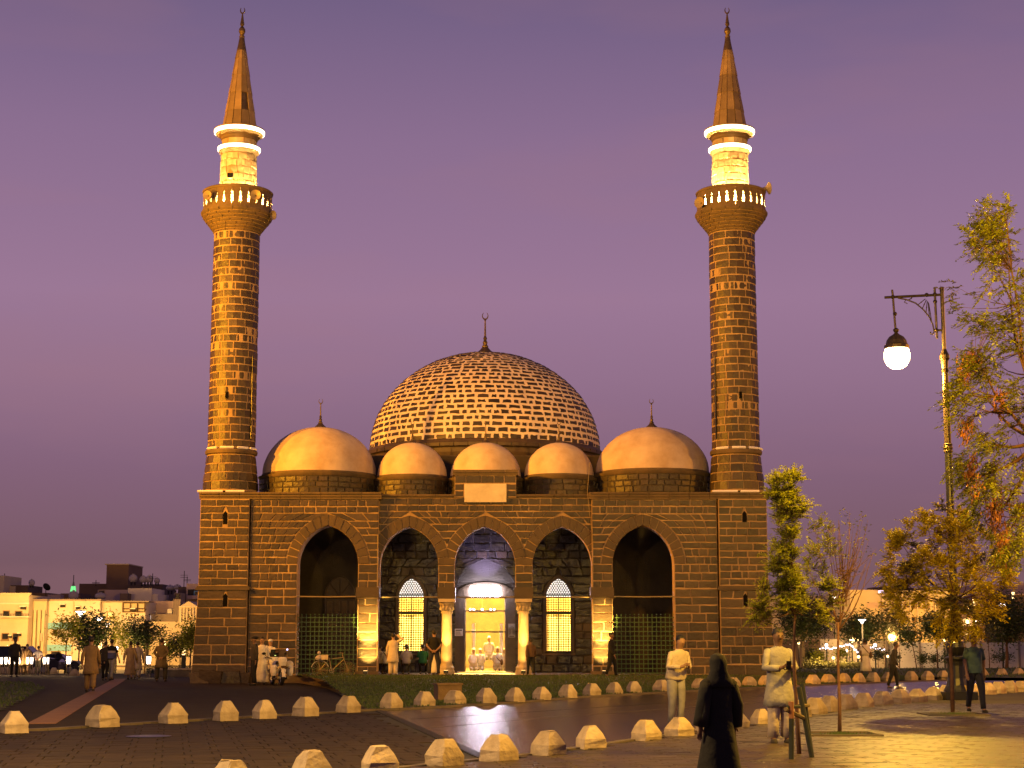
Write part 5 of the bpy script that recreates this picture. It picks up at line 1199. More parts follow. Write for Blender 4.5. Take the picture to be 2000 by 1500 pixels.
# lit posts along the plaza edge
for i, (px, r, ex) in enumerate(((-2,3,0),(4.5,2.4,0),(13,3.1,1),(20.5,2.2,0),(32,3.2,1),(39.5,2.2,0),(55.5,2.8,1),(63.5,3.0,0),(88.5,3.4,1),(95.5,1.4,0),(135.5,5.2,1),(291.5,5.2,1))):
    Y = 82 if i < 11 else 78; 
    if r < 5: Y = 84
    c = Vector((XF(px,1256,Y),Y,.0)); q = max(r,2.)/F*Y*.95
    lab = {10:'lit post light standing alone right of the parked cars', 11:'lit post light between two walking groups near the mosque corner'}.get(i, f'white lit post light, {ORD[i]} from the left in front of the parked cars')
    th = thing('post_light', c, lab, 'post light', 'lit post lights at the plaza edge')
    z1, z0 = ZF(1284 if r < 5 else 1282,Y), ZF(1297,Y)
    MB().lathe((0,0,0), [(q*.72,z0),(q,z0+(z1-z0)*.5),(q*.95,z1)], 12).build('diffuser', M['g_boll'], th, local=True); MB().lathe((0,0,0), [(q*1.02,z1+.002),(q*.9,z1+.04),(.02,z1+.06)], 12).build('cap', M['c_dark'], th, local=True)
    for s in (-1,1): MB().tube([(s*q*.7,0,.0),(s*q*.7,0,z0)], .02, 5).build('leg', M['polish'], th, local=True)
    if ex: lamp('post_light_lamp', (c.x, Y-q-.12, (z0+z1)/2), 26, (1,.62,.25), .1)
# string of white fairy lights
Y = 117; pts = [(1601,1267),(1612,1266),(1624,1267),(1636,1264),(1648,1261),(1659,1258),(1663,1261),(1668,1268),(1674,1273),(1684,1270),(1700,1264),(1714,1267),(1730,1270)]
SP = [Vector((XF(a,1256,Y), Y, ZF(b2,Y))) for a, b2 in pts]
th = thing('string_lights', (SP[0].x, Y, far_z(Y)), 'wavy string of white fairy lights over the flower bed', 'string lights')
MB().tube(SP, .015, 4).build('cord', M['c_black'], th); bl = MB()
for i in range(len(SP)-1):
    k = max(1,int((SP[i+1]-SP[i]).length/.13))
    for j in range(k): p = SP[i].lerp(SP[i+1], j/k); 
    for j in range(k): bl.ball(SP[i].lerp(SP[i+1], j/k)+Vector((0,-.04,-.02+.05*(j%2))), .055, 6, 4)
bl.build('bulbs', M['g_white'], th, kind='stuff')
for p in (SP[0], SP[5], SP[8], SP[-1]): MB().tube([(p.x,Y,far_z(Y)-.05),(p.x,Y,p.z)], .03, 5).build('pole', M['c_dark'], th)
lamp('string_light_glow', (SP[6].x, Y-1.0, SP[6].z+.1), 110, (1,.9,.9), .8)
lamp('flower_bed_light', (XF(1600,1256,104),104,.7), 480, (1,.62,.14), .4); lamp('flower_bed_light', (XF(1650,1256,104),104,.7), 420, (1,.62,.14), .4)
# town street lighting that washes the far fronts
for px, Y, z, e in ((20,180,5,14000),(75,178,4,11000),(140,182,4,9500),(230,180,4,7000),(300,186,4,2600),(-60,178,8,9000)): lamp('town_light', (XF(px,1256,Y),Y,z), e*.85, (1,.50,.10), .5)
for px, Y, z, e in ((1690,162,3,9000),(1760,160,2.5,11000),(1830,162,3,9000),(1560,180,4,1500),(1895,172,3,1800),(1960,165,5,900)): lamp('town_light', (XF(px,1256,Y),Y,z), e*.75, (1,.48,.07), .5)
lamp('shrub_light', (XF(250,1256,131),131,.2), 300, (1,.66,.15), .3); lamp('shrub_light', (XF(215,1256,131),131,.6), 200, (1,.72,.2), .3)
# road sign by the cars
Y = 110; c = Vector((XF(116,1256,Y),Y,far_z(Y))); th = thing('road_sign', c, 'small round red and dark road sign behind the parked car', 'sign'); MB().tube([(0,0,0),(0,0,ZF(1282,Y)-c.z)], .03, 6).build('post', M['c_dark'], th, local=True)
sg = MB().lathe((0,0,0), [(.02,.03),(.26,.03),(.26,-.0),(.02,0)], 16).move(Matrix.Rotation(PI/2,4,'X')); 
zc = ZF(1282,Y)-c.z; sg.move(Matrix.Translation((0,-.04,zc))); sg.build('disc', M['c_navy'], th, local=True)
sg = MB(); sg.tube([(.22*math.cos(a*PI/8),-.10,zc+.22*math.sin(a*PI/8)) for a in range(17)], .035, 5, caps=False); sg.build('red_ring', M['g_red'] if False else M['c_brown'], th, local=True)
# ============================================================ people
def loft(b, rings, n=14, cap=True, fold=0., k=5, ph=0.):
    """rings: (centre, rx, ry) or (centre, rx, ry, fold)"""
    V = []; 
    for i, rg in enumerate(rings):
        c, rx, ry = Vector(rg[0]), rg[1], rg[2]; fo = rg[3] if len(rg) > 3 else 0
        for j in range(n):
            a = 2*PI*j/n; m_ = 1+fo*math.sin(k*a+ph)
            V.append(c+Vector((rx*m_*math.cos(a), ry*m_*math.sin(a), 0)))
    Fc = [(i*n+j, i*n+(j+1)%n, (i+1)*n+(j+1)%n, (i+1)*n+j) for i in range(len(rings)-1) for j in range(n)]
    if cap: Fc += [tuple(range(n))[::-1], tuple((len(rings)-1)*n+j for j in range(n))]
    b.add(V, Fc); return b
def skin_body(root, pts, edges, mt):
    me = bpy.data.meshes.new('body'); me.from_pydata([Vector(p[:3]) for p in pts], edges, []); me.materials.append(mt)
    o = bpy.data.objects.new('body', me); COL.objects.link(o); o.parent = root
    md_ = o.modifiers.new('skin', 'SKIN'); md_.use_smooth_shade = True; md_.branch_smoothing = .3
    sv = me.skin_vertices[0].data
    for i, p in enumerate(pts): sv[i].radius = (p[3], p[4] if len(p) > 4 else p[3]); sv[i].use_root = (i == 0)
    s = o.modifiers.new('smooth', 'SUBSURF'); s.levels = 1; s.render_levels = 1
    return o
def person(label, pos, rz, h=1.74, pose='stand', top='kameez', c1='c_white', c2='c_white', head='hair', skin='skin', lean=0., group=None, shoes='c_dark', seed=0, hem=None, strap=None, band=None, slim=1., face=False, turn=0.):
    rn = random.Random(seed*7+len(label)); s = h/1.75
    th = thing('person', pos, label, 'person', group, rz=rz); q = lambda x, f, z: Vector((x*s, -f*s, z*s))
    sit = pose in ('sit', 'kneel'); dz = {'sit': -.46, 'kneel': -.62}.get(pose, 0.)
    LF = lambda z: lean*(max(0, z-.93))                         # forward lean
    pel = q(0,0,.93+dz)
    def up(x, f, z): return q(x, f+LF(z), z+dz)
    st_ = .0
    if pose == 'walk': st_ = .17
    if sit:
        if pose == 'sit': legs = [(q(sx*.09,0,.90+dz), q(sx*.15,.40,.60), q(sx*.12,.38,.09), q(sx*.12,.52,.03)) for sx in (-1,1)]
        else: legs = [(q(sx*.09,0,.90+dz), q(sx*.14,.36,.12), q(sx*.10,-.06,.08), q(sx*.09,-.20,.03)) for sx in (-1,1)]
    else:
        sp = .11 if pose != 'wide' else .17
        legs = [(q(sx*.09,0,.90), q(sx*(sp*.95),.03+sx*st_*.5,.49+(.01 if pose == 'walk' else 0)), q(sx*sp,-.02+sx*st_,.085+(.05 if pose == 'walk' and sx < 0 else 0)), q(sx*(sp+.02),.12+sx*st_,.03)) for sx in (-1,1)]
    def arm(sx):
        S_ = up(sx*.168,0,1.385)
        if pose in ('phone',) or (pose == 'reach'): return S_, up(sx*.25,.06,1.14), up(sx*.10,.27,1.13), up(sx*.03,.33,1.17)
        if pose in ('behind', 'wide'): return S_, up(sx*.29,-.08,1.16), up(sx*.09,-.17,.96), up(sx*-.01,-.17,.93)
        if pose == 'raise' and sx < 0: return S_, up(sx*.42,.03,1.50), up(sx*.14,.06,1.66), up(sx*.07,.03,1.68)
        if pose == 'sit': return S_, up(sx*.25,.12,1.15), up(sx*.14,.34,1.08), up(sx*.08,.40,1.05)
        if pose == 'kneel': return S_, up(sx*.24,.08,1.13), up(sx*.12,.26,.98), up(sx*.10,.33,.95)
        if pose == 'carry': return S_, up(sx*.25,.0,1.13), up(sx*.24,.22,1.02), up(sx*.20,.30,1.03)
        sw = (.10 if pose == 'walk' else .02)*sx
        return S_, up(sx*.245,-.02-sw*.6,1.13), up(sx*.26,.04-sw*1.6,.89), up(sx*.262,.06-sw*1.8,.80)
    P = []; E = []
    def v(p, r, par=None, r2=None):
        P.append((p.x, p.y, p.z, r*s, (r2 or r)*s)); i = len(P)-1
        if par is not None: E.append((par, i))
        return i
    i0 = v(pel, .125, None, .10); i1 = v(up(0,.01,1.10), .115, i0, .095); i2 = v(up(0,.0,1.30), .14, i1, .10); i3 = v(up(0,0,1.44), .065, i2, .06)
    i4 = v(up(0,.02,1.53), .062, i3); i5 = v(up(0,.03,1.60), .074, i4, .088); i6 = v(up(0,.02,1.68), .072, i5, .085); v(up(0,.01,1.735), .035, i6, .045)
    v(up(0,.125,1.595), .012, i5); v(up(.082,.01,1.605), .012, i5, .02); v(up(-.082,.01,1.605), .012, i5, .02)
    arms = []
    for sx in (-1, 1):
        A_, B_, C_, D_ = arm(sx); arms.append((A_, B_, C_, D_))
        a = v(A_, .058, i2); b_ = v(B_, .043, a); c = v(C_, .030, b_); pm = v(C_.lerp(D_, .55), .034, c, .02)
        d = (D_-C_).normalized() if (D_-C_).length > 0 else Vector((0,0,-1)); side = d.cross(Vector((0,1,0))); side = side.normalized() if side.length > .1 else Vector((1,0,0))
        for k, (o_, l_) in enumerate(((-.026,.068),(-.009,.08),(.009,.076),(.026,.06))):
            f1 = v(D_+side*o_*s+d*l_*.35*s, .0095, pm); v(D_+side*o_*s*1.05+d*l_*s+Vector((0,0,-.012*s)), .0075, f1)
        t1 = v(C_.lerp(D_, .5)+side*-.045*s+d*.01*s, .011, pm); v(C_.lerp(D_, .5)+side*-.058*s+d*.045*s, .009, t1)
    for (A_, B_, C_, D_) in legs:
        a = v(A_, .088, i0); b_ = v(B_, .055, a); c = v(C_, .036, b_); v(D_, .030, c, .035)
    skin_body(th, P, E, M[skin])
    L_ = dict(local=True, smooth=True)
    # head cover
    hc = up(0,.0,1.655); b = MB(); V = []; n, m_ = 16, 9
    if head in ('hair', 'cap', 'kufi'):
        rr0 = (.086,.103,.102) if head == 'hair' else (.092,.108,.098)
        b.ball((0,0,0), 1., 16, 10); keep = []
        nb = MB(); idx = {}
        for f_ in b.F:
            cz = sum(b.V[i].z for i in f_)/len(f_); cf = -sum(b.V[i].y for i in f_)/len(f_)
            ok = (cz > .12 and cf < .95) if head != 'hair' else ((cz > .42) or (cf < .55 and cz > .0) or (cf < .1 and cz > -.75))
            if ok: nb.F.append(f_)
        nb.V = [Vector((p.x*rr0[0]*s, p.y*rr0[1]*s, p.z*rr0[2]*s+(.012*s if head != 'hair' else 0)))+hc for p in b.V]
        used = sorted({i for f_ in nb.F for i in f_}); mp_ = {a: k for k, a in enumerate(used)}
        V = [nb.V[i] for i in used]; Fc = [tuple(mp_[i] for i in f_) for f_ in nb.F]
        if head != 'hair':
            wobj('cap', V, Fc, M['c_white'] if head == 'cap' else M['c_black'], th, **L_)
            V2 = [Vector((p.x*.99+hc.x*.01, p.y, p.z-.02*s)) for p in V]
            hb = MB(); loft(hb, [(up(0,-.01,1.62), .086*s, .095*s), (up(0,-.02,1.57), .078*s, .082*s), (up(0,-.03,1.55), .06*s, .06*s)], 12); hb.build('hair', M['hair'], th, **L_) if False else None
        else: wobj('hair', V, Fc, M['hair'], th, **L_)
    if head == 'beret':
        b.ball(hc+Vector((.0,.0,.03*s)), .115*s, 14, 7, 1.05, 1.15, .5); b.build('beret', M['c_black'], th, **L_)
    if head == 'veil':
        loft(b, [(up(0,.02,1.77), .03*s,.04*s), (up(0,.01,1.745), .085*s,.10*s), (up(0,0,1.66), .112*s,.125*s), (up(0,-.01,1.56), .105*s,.12*s), (up(0,-.01,1.46), .16*s,.14*s), (up(0,0,1.36), .225*s,.165*s)], 16); b.build('veil', M[c1], th, **L_)
    # eyes
    if face:
        for sx in (-1,1): MB().ball(up(sx*.03,.108,1.625), .011*s, 6, 4).build('eye', M['c_black'], th, local=True)
        MB().tube([up(-.022,.105,1.545), up(0,.112,1.543), up(.022,.105,1.545)], .005*s, 4).build('mouth', M['c_brown'], th, local=True)
    # clothes
    W = slim
    def torso(zb, rxb, ryb, fold=.0):
        b = MB(); z0 = 1.475
        base = [(up(0,.0,1.475), .058*s, .062*s), (up(0,0,1.45), .098*s, .078*s), (up(0,0,1.415), .158*s*W, .095*s), (up(0,0,1.35), .192*s*W, .118*s), (up(0,0,1.22), .182*s*W, .124*s), (up(0,0,1.05), .175*s*W, .125*s), (up(0,0,.93), .187*s*W, .138*s, fold*.4)]
        if not sit and zb < .9:
            k = max(2, int((.93-zb)/.12))
            for i in range(1, k+1):
                f = i/k; z = .93+(zb-.93)*f
                base.append((q(0, .5*st_*0, z), (.187*W+(rxb-.187*W)*f)*s, (.138+(ryb-.138)*f)*s, fold*(.4+.6*f)))
        b2 = loft(b, base[::-1], 20, True, k=5, ph=rn.uniform(0,6)); return b
    def sleeve(b, A_, B_, C_, r0, r1, r2):
        b.ball(A_+Vector((0,0,-.01*s)), r0*1.02*s, 10, 6)
        b.tube([A_.lerp(B_, -.05), A_.lerp(B_,.5), B_, B_.lerp(C_,.5), C_], [r0*s, (r0+r1)/2*s, r1*s, (r1+r2)/2*s, r2*s], 9); return b
    def legs_tube(mt_, r=(.105,.085,.075), end=1.0, nm='trousers'):
        b = MB()
        for (A_, B_, C_, D_) in legs: 
            b.tube([A_+Vector((0,0,.03*s)), A_.lerp(B_,.5), B_, B_.lerp(C_,.55), B_.lerp(C_,end)], [r[0]*s, (r[0]*.95)*s, r[1]*s, r[2]*s*1.02, r[2]*s], 10)
        b.ball(pel+Vector((0,0,.0)), .135*s, 12, 8, 1.1*W, .95, .9)
        b.build(nm, mt_, th, **L_)
    if top == 'kameez':
        legs_tube(M[c2], (.11,.10,.085), .97); b = torso(hem or .56, .25, .20, .09)
        b.build('tunic', M[c1], th, **L_)
        [sleeve(MB(), A_, B_, C_, .062, .057, .050).build('sleeve', M[c1], th, **L_) for A_, B_, C_, D_ in arms]
    elif top == 'thobe':
        if sit: legs_tube(M[c1], (.13,.11,.10), .97)
        b = torso(hem or .10, .26, .22, .09); b.build('robe', M[c1], th, **L_)
        [sleeve(MB(), A_, B_, C_, .064, .060, .058).build('sleeve', M[c1], th, **L_) for A_, B_, C_, D_ in arms]
    elif top == 'ihram':
        b = torso(.95, .20, .15, .03); b.build('upper_cloth', M[c1], th, **L_)
        b = MB(); loft(b, [(q(0,0,.34), .27*s, .22*s, .06), (q(0,0,.6), .225*s, .18*s, .05), (q(0,0,.85), .20*s, .16*s, .03), (q(0,0,1.04), .18*s, .14*s, .0)], 20, k=5); b.build('wrap', M[c1], th, **L_)
        b = MB(); loft(b, [(up(0,0,1.02), .30*s, .17*s, .04), (up(0,0,1.2), .285*s, .16*s, .04), (up(0,0,1.38), .25*s, .14*s, .02), (up(0,0,1.48), .10*s, .09*s, 0)], 20, k=5); b.build('shawl', M[c1], th, **L_)
    elif top == 'abaya':
        b = torso(.04, .34, .31, .09); b.build('abaya', M[c1], th, **L_)
        [sleeve(MB(), A_, B_, C_, .09, .09, .10).build('sleeve', M[c1], th, **L_) for A_, B_, C_, D_ in arms]
    else:                                                        # shirt and trousers
        legs_tube(M[c2], (.105,.078,.062), .98); b = torso(.88, .185, .14, .01)
        b.build('shirt', M[c1], th, **L_)
        for A_, B_, C_, D_ in arms:
            b = MB()
            if top == 'tshirt': b.ball(A_, .062*s, 10, 6); b.tube([A_.lerp(B_,-.05), A_.lerp(B_,.4), A_.lerp(B_,.78)], [.060*s,.062*s,.064*s], 9)
            else: sleeve(b, A_, B_, C_, .062, .052, .042)
            b.build('sleeve', M[c1], th, **L_)
    if band:                                                     # pale band and blue lower half of a shirt
        for (z0, z1, cc) in band: b = MB(); loft(b, [(up(0,0,z0), .197*s*W, .138*s), (up(0,0,(z0+z1)/2), .197*s*W, .139*s), (up(0,0,z1), .208*s*W, .138*s)], 20, False); b.build('shirt_band', M[cc], th, **L_)
    if strap:
        b = MB(); b.tube([up(.17,.10,1.40), up(0,.17,1.22), up(-.2,.12,1.0), up(-.22,-.10,.98), up(0,-.17,1.2), up(.17,-.09,1.42)], .022*s, 6); b.ball(up(-.20,-.15,1.03), .12*s, 10, 6, .6, .45, 1.3); b.build('shoulder_bag', M[strap], th, **L_)
    for (A_, B_, C_, D_) in legs:
        b = MB(); d = (D_-C_); d.z = 0; d = d.normalized() if d.length > .01 else Vector((0,-1,0)); c0 = C_.lerp(D_, .5); 
        rot = Matrix.Rotation(math.atan2(d.y, d.x), 4, 'Z')
        b.lathe((0,0,0), [(.05*s,-.04*s),(.055*s,-.02*s),(.045*s,.015*s),(.02*s,.035*s)], 12, 2.2, .85); b.move(Matrix.Translation(Vector((c0.x, c0.y, max(.042*s, c0.z-.015*s))))@rot); b.build('shoe', M[shoes], th, **L_)
    return th
def P_(px, py, Y=None, z=None):
    """standing point under a photographed foot"""
    if Y is None: g = gd(px, py, .04 if z is None else z); return (g.x, g.y, g.z)
    return (XF(px, 1256, Y), Y, z)
PB = PI                                                          # back to the camera
person('man in tan tunic and trousers seen from behind, walking along the tactile strip', P_(175,1351), PB+.15, 1.76, 'walk', 'kameez', 'c_tan', 'c_tan', seed=1, slim=1.1)
person('person in black clothes left of the striped-shirt walker', P_(204,1329), PB, 1.62, 'walk', 'shirt', 'c_dark', 'c_black', seed=2)
person('man in a black and blue striped shirt and pale trousers, seen from behind', P_(216,1329), PB-.2, 1.70, 'walk', 'tshirt', 'c_black', 'c_grey', seed=3, band=((1.17,1.26,'c_lilac'),(.93,1.17,'c_blue')))
person('man in beige robe walking beside the one in white', P_(253,1327), PB, 1.62, 'walk', 'thobe', 'c_beige', 'c_beige', seed=4, hem=.2)
person('man in long white tunic walking away beside the post light', P_(267,1326), PB+.15, 1.60, 'walk', 'kameez', 'c_lilac', 'c_lilac', seed=5, hem=.42)
person('man in dark brown tunic standing wide, right of the post light', P_(314,1331), PB, 1.74, 'wide', 'kameez', 'c_olive', 'c_dark', seed=6, slim=1.1)
person('dark-haired person standing in front of the black parked car', P_(27,1322), .4, 1.82, 'stand', 'shirt', 'c_dark', 'c_black', seed=7, skin='skin_dk')
person('person in orange-tan top near the post lights', P_(41,1318), PB, 1.40, 'stand', 'kameez', 'c_beige', 'c_tan', seed=8)
person('person in brown walking behind the post lights', P_(51,1318), PB, 1.50, 'walk', 'kameez', 'c_tan', 'c_brown', seed=9)
person('person in pale blue-white shirt behind the light trail kerb', P_(73,1318), PB, 1.40, 'behind', 'tshirt', 'c_lilac', 'c_dark', seed=10)
person('policeman in dark uniform and beret standing with the motorcycle group', P_(496,1339), -1.2, 1.80, 'stand', 'shirt', 'c_dark', 'c_black', head='beret', skin='skin_dk', seed=11, shoes='c_black', slim=1.1, face=True)
person('man in white robe facing out, between the policeman and the motorcycle', P_(512,0,63.9,.045), .15, 1.76, 'stand', 'thobe', 'c_white', seed=12, head='hair', face=True)
person('man with white skullcap behind the police motorcycle', P_(528,0,64.8,.045), PB-.3, 1.68, 'reach', 'kameez', 'c_white', 'c_white', head='cap', seed=13)
ZS = ZG
person('man in cream tunic shading his eyes with one hand under the left arch', P_(768,0,66.4,ZG-.02), PB-.15, 1.64, 'raise', 'kameez', 'c_cream', 'c_cream', seed=14, slim=1.1)
person('man in black t-shirt with hands behind his back beside the left column', P_(848,0,66.5,ZG-.03), PB, 1.78, 'wide', 'tshirt', 'c_black', 'c_navy', seed=15, slim=1.1)
for px, Y, c1, c2, lab, hh in ((742,68.9,'c_shirt','c_dark','seated person in the shadow beside the lit left pier',1.6),(757,68.7,'c_white','c_dark','seated person in white with a dark strap, left of the man in cream',1.6),(794,68.6,'c_lilac','c_dark','seated person in pale lilac right of the man in cream',1.6),(826,68.8,'c_green','c_black','seated person in a green t-shirt',1.62)):
    person(lab, P_(px,0,Y,ZG), PB+.1*(px%3-1), hh, 'sit', 'tshirt' if c1 in ('c_green','c_lilac') else 'shirt', c1, c2, seed=px, strap='c_black' if px == 757 else None)
person('person in a white robe standing behind the man in black', P_(850,0,68.2,ZG), PB, 1.20, 'stand', 'thobe', 'c_white', seed=19, head='hair')
person('person in brown top and dark trousers beside the right column', P_(1037,0,66.7,ZG-.03), PB+.3, 1.45, 'walk', 'shirt', 'c_brown', 'c_black', seed=20, skin='skin_dk')
person('dark-clad person walking past the lit right pier', P_(1194,0,65.4,.27), 1.2, 1.72, 'walk', 'shirt', 'c_black', 'c_black', seed=21, skin='skin_dk')
person('man in pale shirt and grey trousers crossing the road, bent forward', P_(1321,1418,None,0.), .5, 1.74, 'reach', 'shirt', 'c_cream', 'c_grey', seed=22, slim=1.25, lean=.25)
person('figure in a long black veil and robe walking close by on the pavement', P_(1402,0,17.2,.05), PB+.4, 1.41, 'stand', 'abaya', 'c_abaya', head='veil', seed=23, skin='skin_dk')
person('man in pale grey tunic looking at his phone behind the tree stakes', P_(1524,1452), .25, 1.78, 'phone', 'kameez', 'c_grey', 'c_shirt', seed=24, slim=1.08, face=True, skin='skin_dk')
bpy_phone = None
g = P_(1524,1452); ph = thing('phone', (g[0]+.10, g[1]-.37, 1.24), 'dark phone held by the man in the pale grey tunic', 'phone'); MB().box(-.038,.038,-.004,.004,-.075,.075).move(Matrix.Rotation(.5,4,'X')).build('casing', M['c_black'], ph, local=True); MB().box(-.034,.034,.0042,.005,-.07,.07).move(Matrix.Rotation(.5,4,'X')).build('screen', M['pane'], ph, local=True)
person('pilgrim in white wraps with a dark shoulder bag on the far lawn edge', P_(1691,1326), PB+.3, 1.74, 'walk', 'ihram', 'c_white', seed=25, strap='c_brown', skin='skin_dk', shoes='c_tan')
person('dark-clothed person stooping on the far side of the road', P_(1745,1346,None,.0), 1.3, 1.62, 'walk', 'shirt', 'c_dark', 'c_black', seed=26, lean=.2, skin='skin_dk')
person('young man in teal t-shirt walking beside the ornate lamp base', P_(1907,1392), .1, 1.74, 'walk', 'tshirt', 'c_teal', 'c_navy', seed=27, face=True)
person('small white-shirted person resting by the far flower bed', P_(1594,0,112,far_z(112)), .6, 1.2, 'stand', 'shirt', 'c_white', 'c_dark', seed=28)
for i,(px,Y,hh,ps_) in enumerate(((955,76.5,1.62,'kneel'),(925,75.2,1.5,'kneel'),(938,75.8,1.5,'kneel'),(972,75.0,1.6,'kneel'),(983,75.9,1.5,'kneel'))):
    person(['worshipper in white with a skullcap kneeling highest inside the doorway','worshipper in white kneeling at the left of the doorway','second kneeling worshipper from the left in the doorway','worshipper in white with a dark strap kneeling at the right','kneeling worshipper farthest right in the doorway'][i], P_(px,0,Y,ZG+(.5 if i == 0 else .04)), PB, hh, ps_, 'thobe', 'c_white', head='cap', seed=60+i, strap='c_brown' if i == 3 else None)
# ============================================================ police motorcycle
g = gd(541,1338,.045); mc = thing('motorcycle', (g.x, g.y, .045), 'white police motorcycle with panniers, seen from behind', 'motorcycle', rz=.36)
# local: +y is forward, wheels along y
def wheel(nm, c, r, w, par, tyre='black', n=20, spokes=10, rimm='white'):
    t = MB(); t.tube([(c[0], c[1]+r*math.cos(2*PI*k/n), c[2]+r*math.sin(2*PI*k/n)) for k in range(n+1)], w, 8, caps=False); wv = t.build(nm, M[tyre], par, local=True, smooth=True)
    rm = MB(); rm.tube([(c[0], c[1]+(r-w)*math.cos(2*PI*k/n), c[2]+(r-w)*math.sin(2*PI*k/n)) for k in range(n+1)], w*.45, 6, caps=False); rm.build('rim', M[rimm], wv, local=True)
    s_ = MB()
    for k in range(spokes): a = 2*PI*k/spokes; s_.tube([c, (c[0], c[1]+(r-w)*math.cos(a), c[2]+(r-w)*math.sin(a))], .006 if spokes > 10 else .014, 4)
    s_.lathe((0,0,0), [(.04,-w),(.04,w)], 10) if False else None
    s_.build('spokes', M['iron'], wv, local=True, kind='stuff')
wheel('rear_wheel', (0,-.72,.31), .25, .07, mc); wheel('front_wheel', (0,.78,.31), .26, .055, mc)
bk = lambda nm, b, m_: b.build(nm, M[m_], mc, local=True)
b = MB(); loft(b, [((0,-.1,.42),.17,.42),((0,-.05,.62),.20,.50),((0,.05,.78),.17,.42),((0,.1,.88),.10,.25)], 14); bk('body', b, 'c_white')
b = MB(); loft(b, [((0,-.42,.76),.15,.34),((0,-.42,.84),.15,.33),((0,-.42,.87),.11,.28)], 14); bk('seat', b, 'c_black')
b = MB(); loft(b, [((0,-.86,.70),.12,.10),((0,-.86,.86),.16,.15),((0,-.84,.98),.17,.16),((0,-.82,1.03),.12,.12)], 14); bk('top_box', b, 'c_white')
for s_ in (-1,1):
    b = MB(); loft(b, [((s_*.30,-.72,.36),.08,.20),((s_*.31,-.72,.48),.11,.24),((s_*.31,-.72,.68),.11,.23),((s_*.28,-.72,.74),.07,.18)], 12); bk('pannier', b, 'c_white')
    MB().tube([(s_*.16,-.1,.22),(s_*.17,-.6,.25),(s_*.18,-.98,.29)], [.03,.045,.05], 8).build('exhaust', M['bronze'], mc, local=True)
    MB().tube([(s_*.10,.50,.95),(s_*.28,.40,1.02),(s_*.40,.30,1.0)], .018, 6).build('handlebar', M['black'], mc, local=True)
    MB().ball((s_*.42,.42,1.15), .07, 8, 6, 1.1, .3, .7).build('mirror', M['c_black'], mc, local=True); MB().tube([(s_*.30,.40,1.02),(s_*.42,.42,1.15)], .010, 5).build('mirror_stem', M['black'], mc, local=True)
    MB().tube([(s_*.08,.80,.31),(s_*.09,.50,.92)], .028, 7).build('fork', M['iron'], mc, local=True)
    MB().ball((s_*.22,-.98,.62), .03, 8, 5).build('indicator', M['c_tan'], mc, local=True)
b = MB(); loft(b, [((0,.55,.62),.16,.16),((0,.60,.85),.22,.18),((0,.58,1.02),.17,.12)], 14); bk('fairing', b, 'c_white')
b = MB(); b.add([(-.18,.58,1.0),(.18,.58,1.0),(.15,.46,1.30),(-.15,.46,1.30),(-.18,.60,1.0),(.18,.60,1.0),(.15,.48,1.30),(-.15,.48,1.30)], [(0,1,2,3),(4,7,6,5),(0,4,5,1),(2,6,7,3),(1,5,6,2),(3,7,4,0)]); bk('windscreen', b, 'pane')
b = MB(); b.tube([(0,-.72+.36*math.cos(a),.31+.36*math.sin(a)) for a in [math.radians(60+i*20) for i in range(7)]], .07, 8); bk('mudguard', b, 'c_white')
b = MB(); b.box(-.09,.09,-1.03,-1.02,.50,.60); bk('number_plate', b, 'c_white'); MB().box(-.05,.05,-1.04,-1.0,.42,.46).build('tail_light', M['g_red'], mc, local=True)
MB().box(-.10,.10,-1.02,-.99,.63,.72).build('rear_panel', M['c_brown'], mc, local=True)
MB().tube([(.14,-.92,.95),(.14,-.94,1.28)], .01, 5).build('beacon_pole', M['iron'], mc, local=True); MB().ball((.14,-.94,1.30), .035, 8, 6).build('beacon', M['g_blue'], mc, local=True)
MB().box(.02,.12,.36,.44,1.18,1.26).build('red_light', M['c_brown'], mc, local=True); MB().box(-.04,.02,.34,.36,1.07,1.09).build('green_light', M['g_green'], mc, local=True)
hp = thing('helmet', (g.x+.52, g.y-.55, .80), 'white helmet hung on the back of the police motorcycle', 'helmet'); MB().ball((0,0,0), .15, 14, 10, 1, 1.1, .95).build('shell', M['c_cream'], hp, local=True, smooth=True); MB().lathe((0,0,-.13), [(.13,0),(.14,.02),(.12,.03)], 14).build('edge', M['c_black'], hp, local=True)
MB().tube([(-.05,-.3,.0),(-.26,-.42,0.),(-.02,-.3,.05)], .015, 5).build('side_stand', M['black'], mc, local=True)
# ============================================================ bicycle
bxc = XF(650,1256,66.0); zb_ = ZG-.30
bc = thing('bicycle', (bxc, 66.55, ZG-.02-.10), 'old bicycle with a loaded rear rack leaning by the wing gate', 'bicycle', rz=-PI/2)
wheel('rear_wheel', (0,-.54,.33), .32, .018, bc, 'black', 28, 20, 'iron'); wheel('front_wheel', (0,.54,.33), .32, .018, bc, 'black', 28, 20, 'iron')
fr = [((0,-.54,.33),(0,-.08,.30)),((0,-.08,.30),(0,-.20,.80)),((0,-.54,.33),(0,-.18,.74)),((0,-.18,.74),(0,.34,.80)),((0,-.08,.30),(0,.37,.72)),((0,.54,.33),(0,.33,.88))]
b = MB(); [b.tube(p, .016, 6) for p in fr]; b.build('frame', M['iron'], bc, local=True)
MB().tube([(-.26,.22,.98),(-.1,.34,.96),(.1,.34,.96),(.26,.22,.98)], .013, 6).tube([(0,.33,.85),(0,.32,.97)], .013, 6).build('handlebar', M['iron'], bc, local=True)
b = MB(); loft(b, [((0,-.24,.82),.05,.11),((0,-.24,.86),.08,.13),((0,-.25,.88),.05,.10)], 10); b.build('saddle', M['c_black'], bc, local=True)
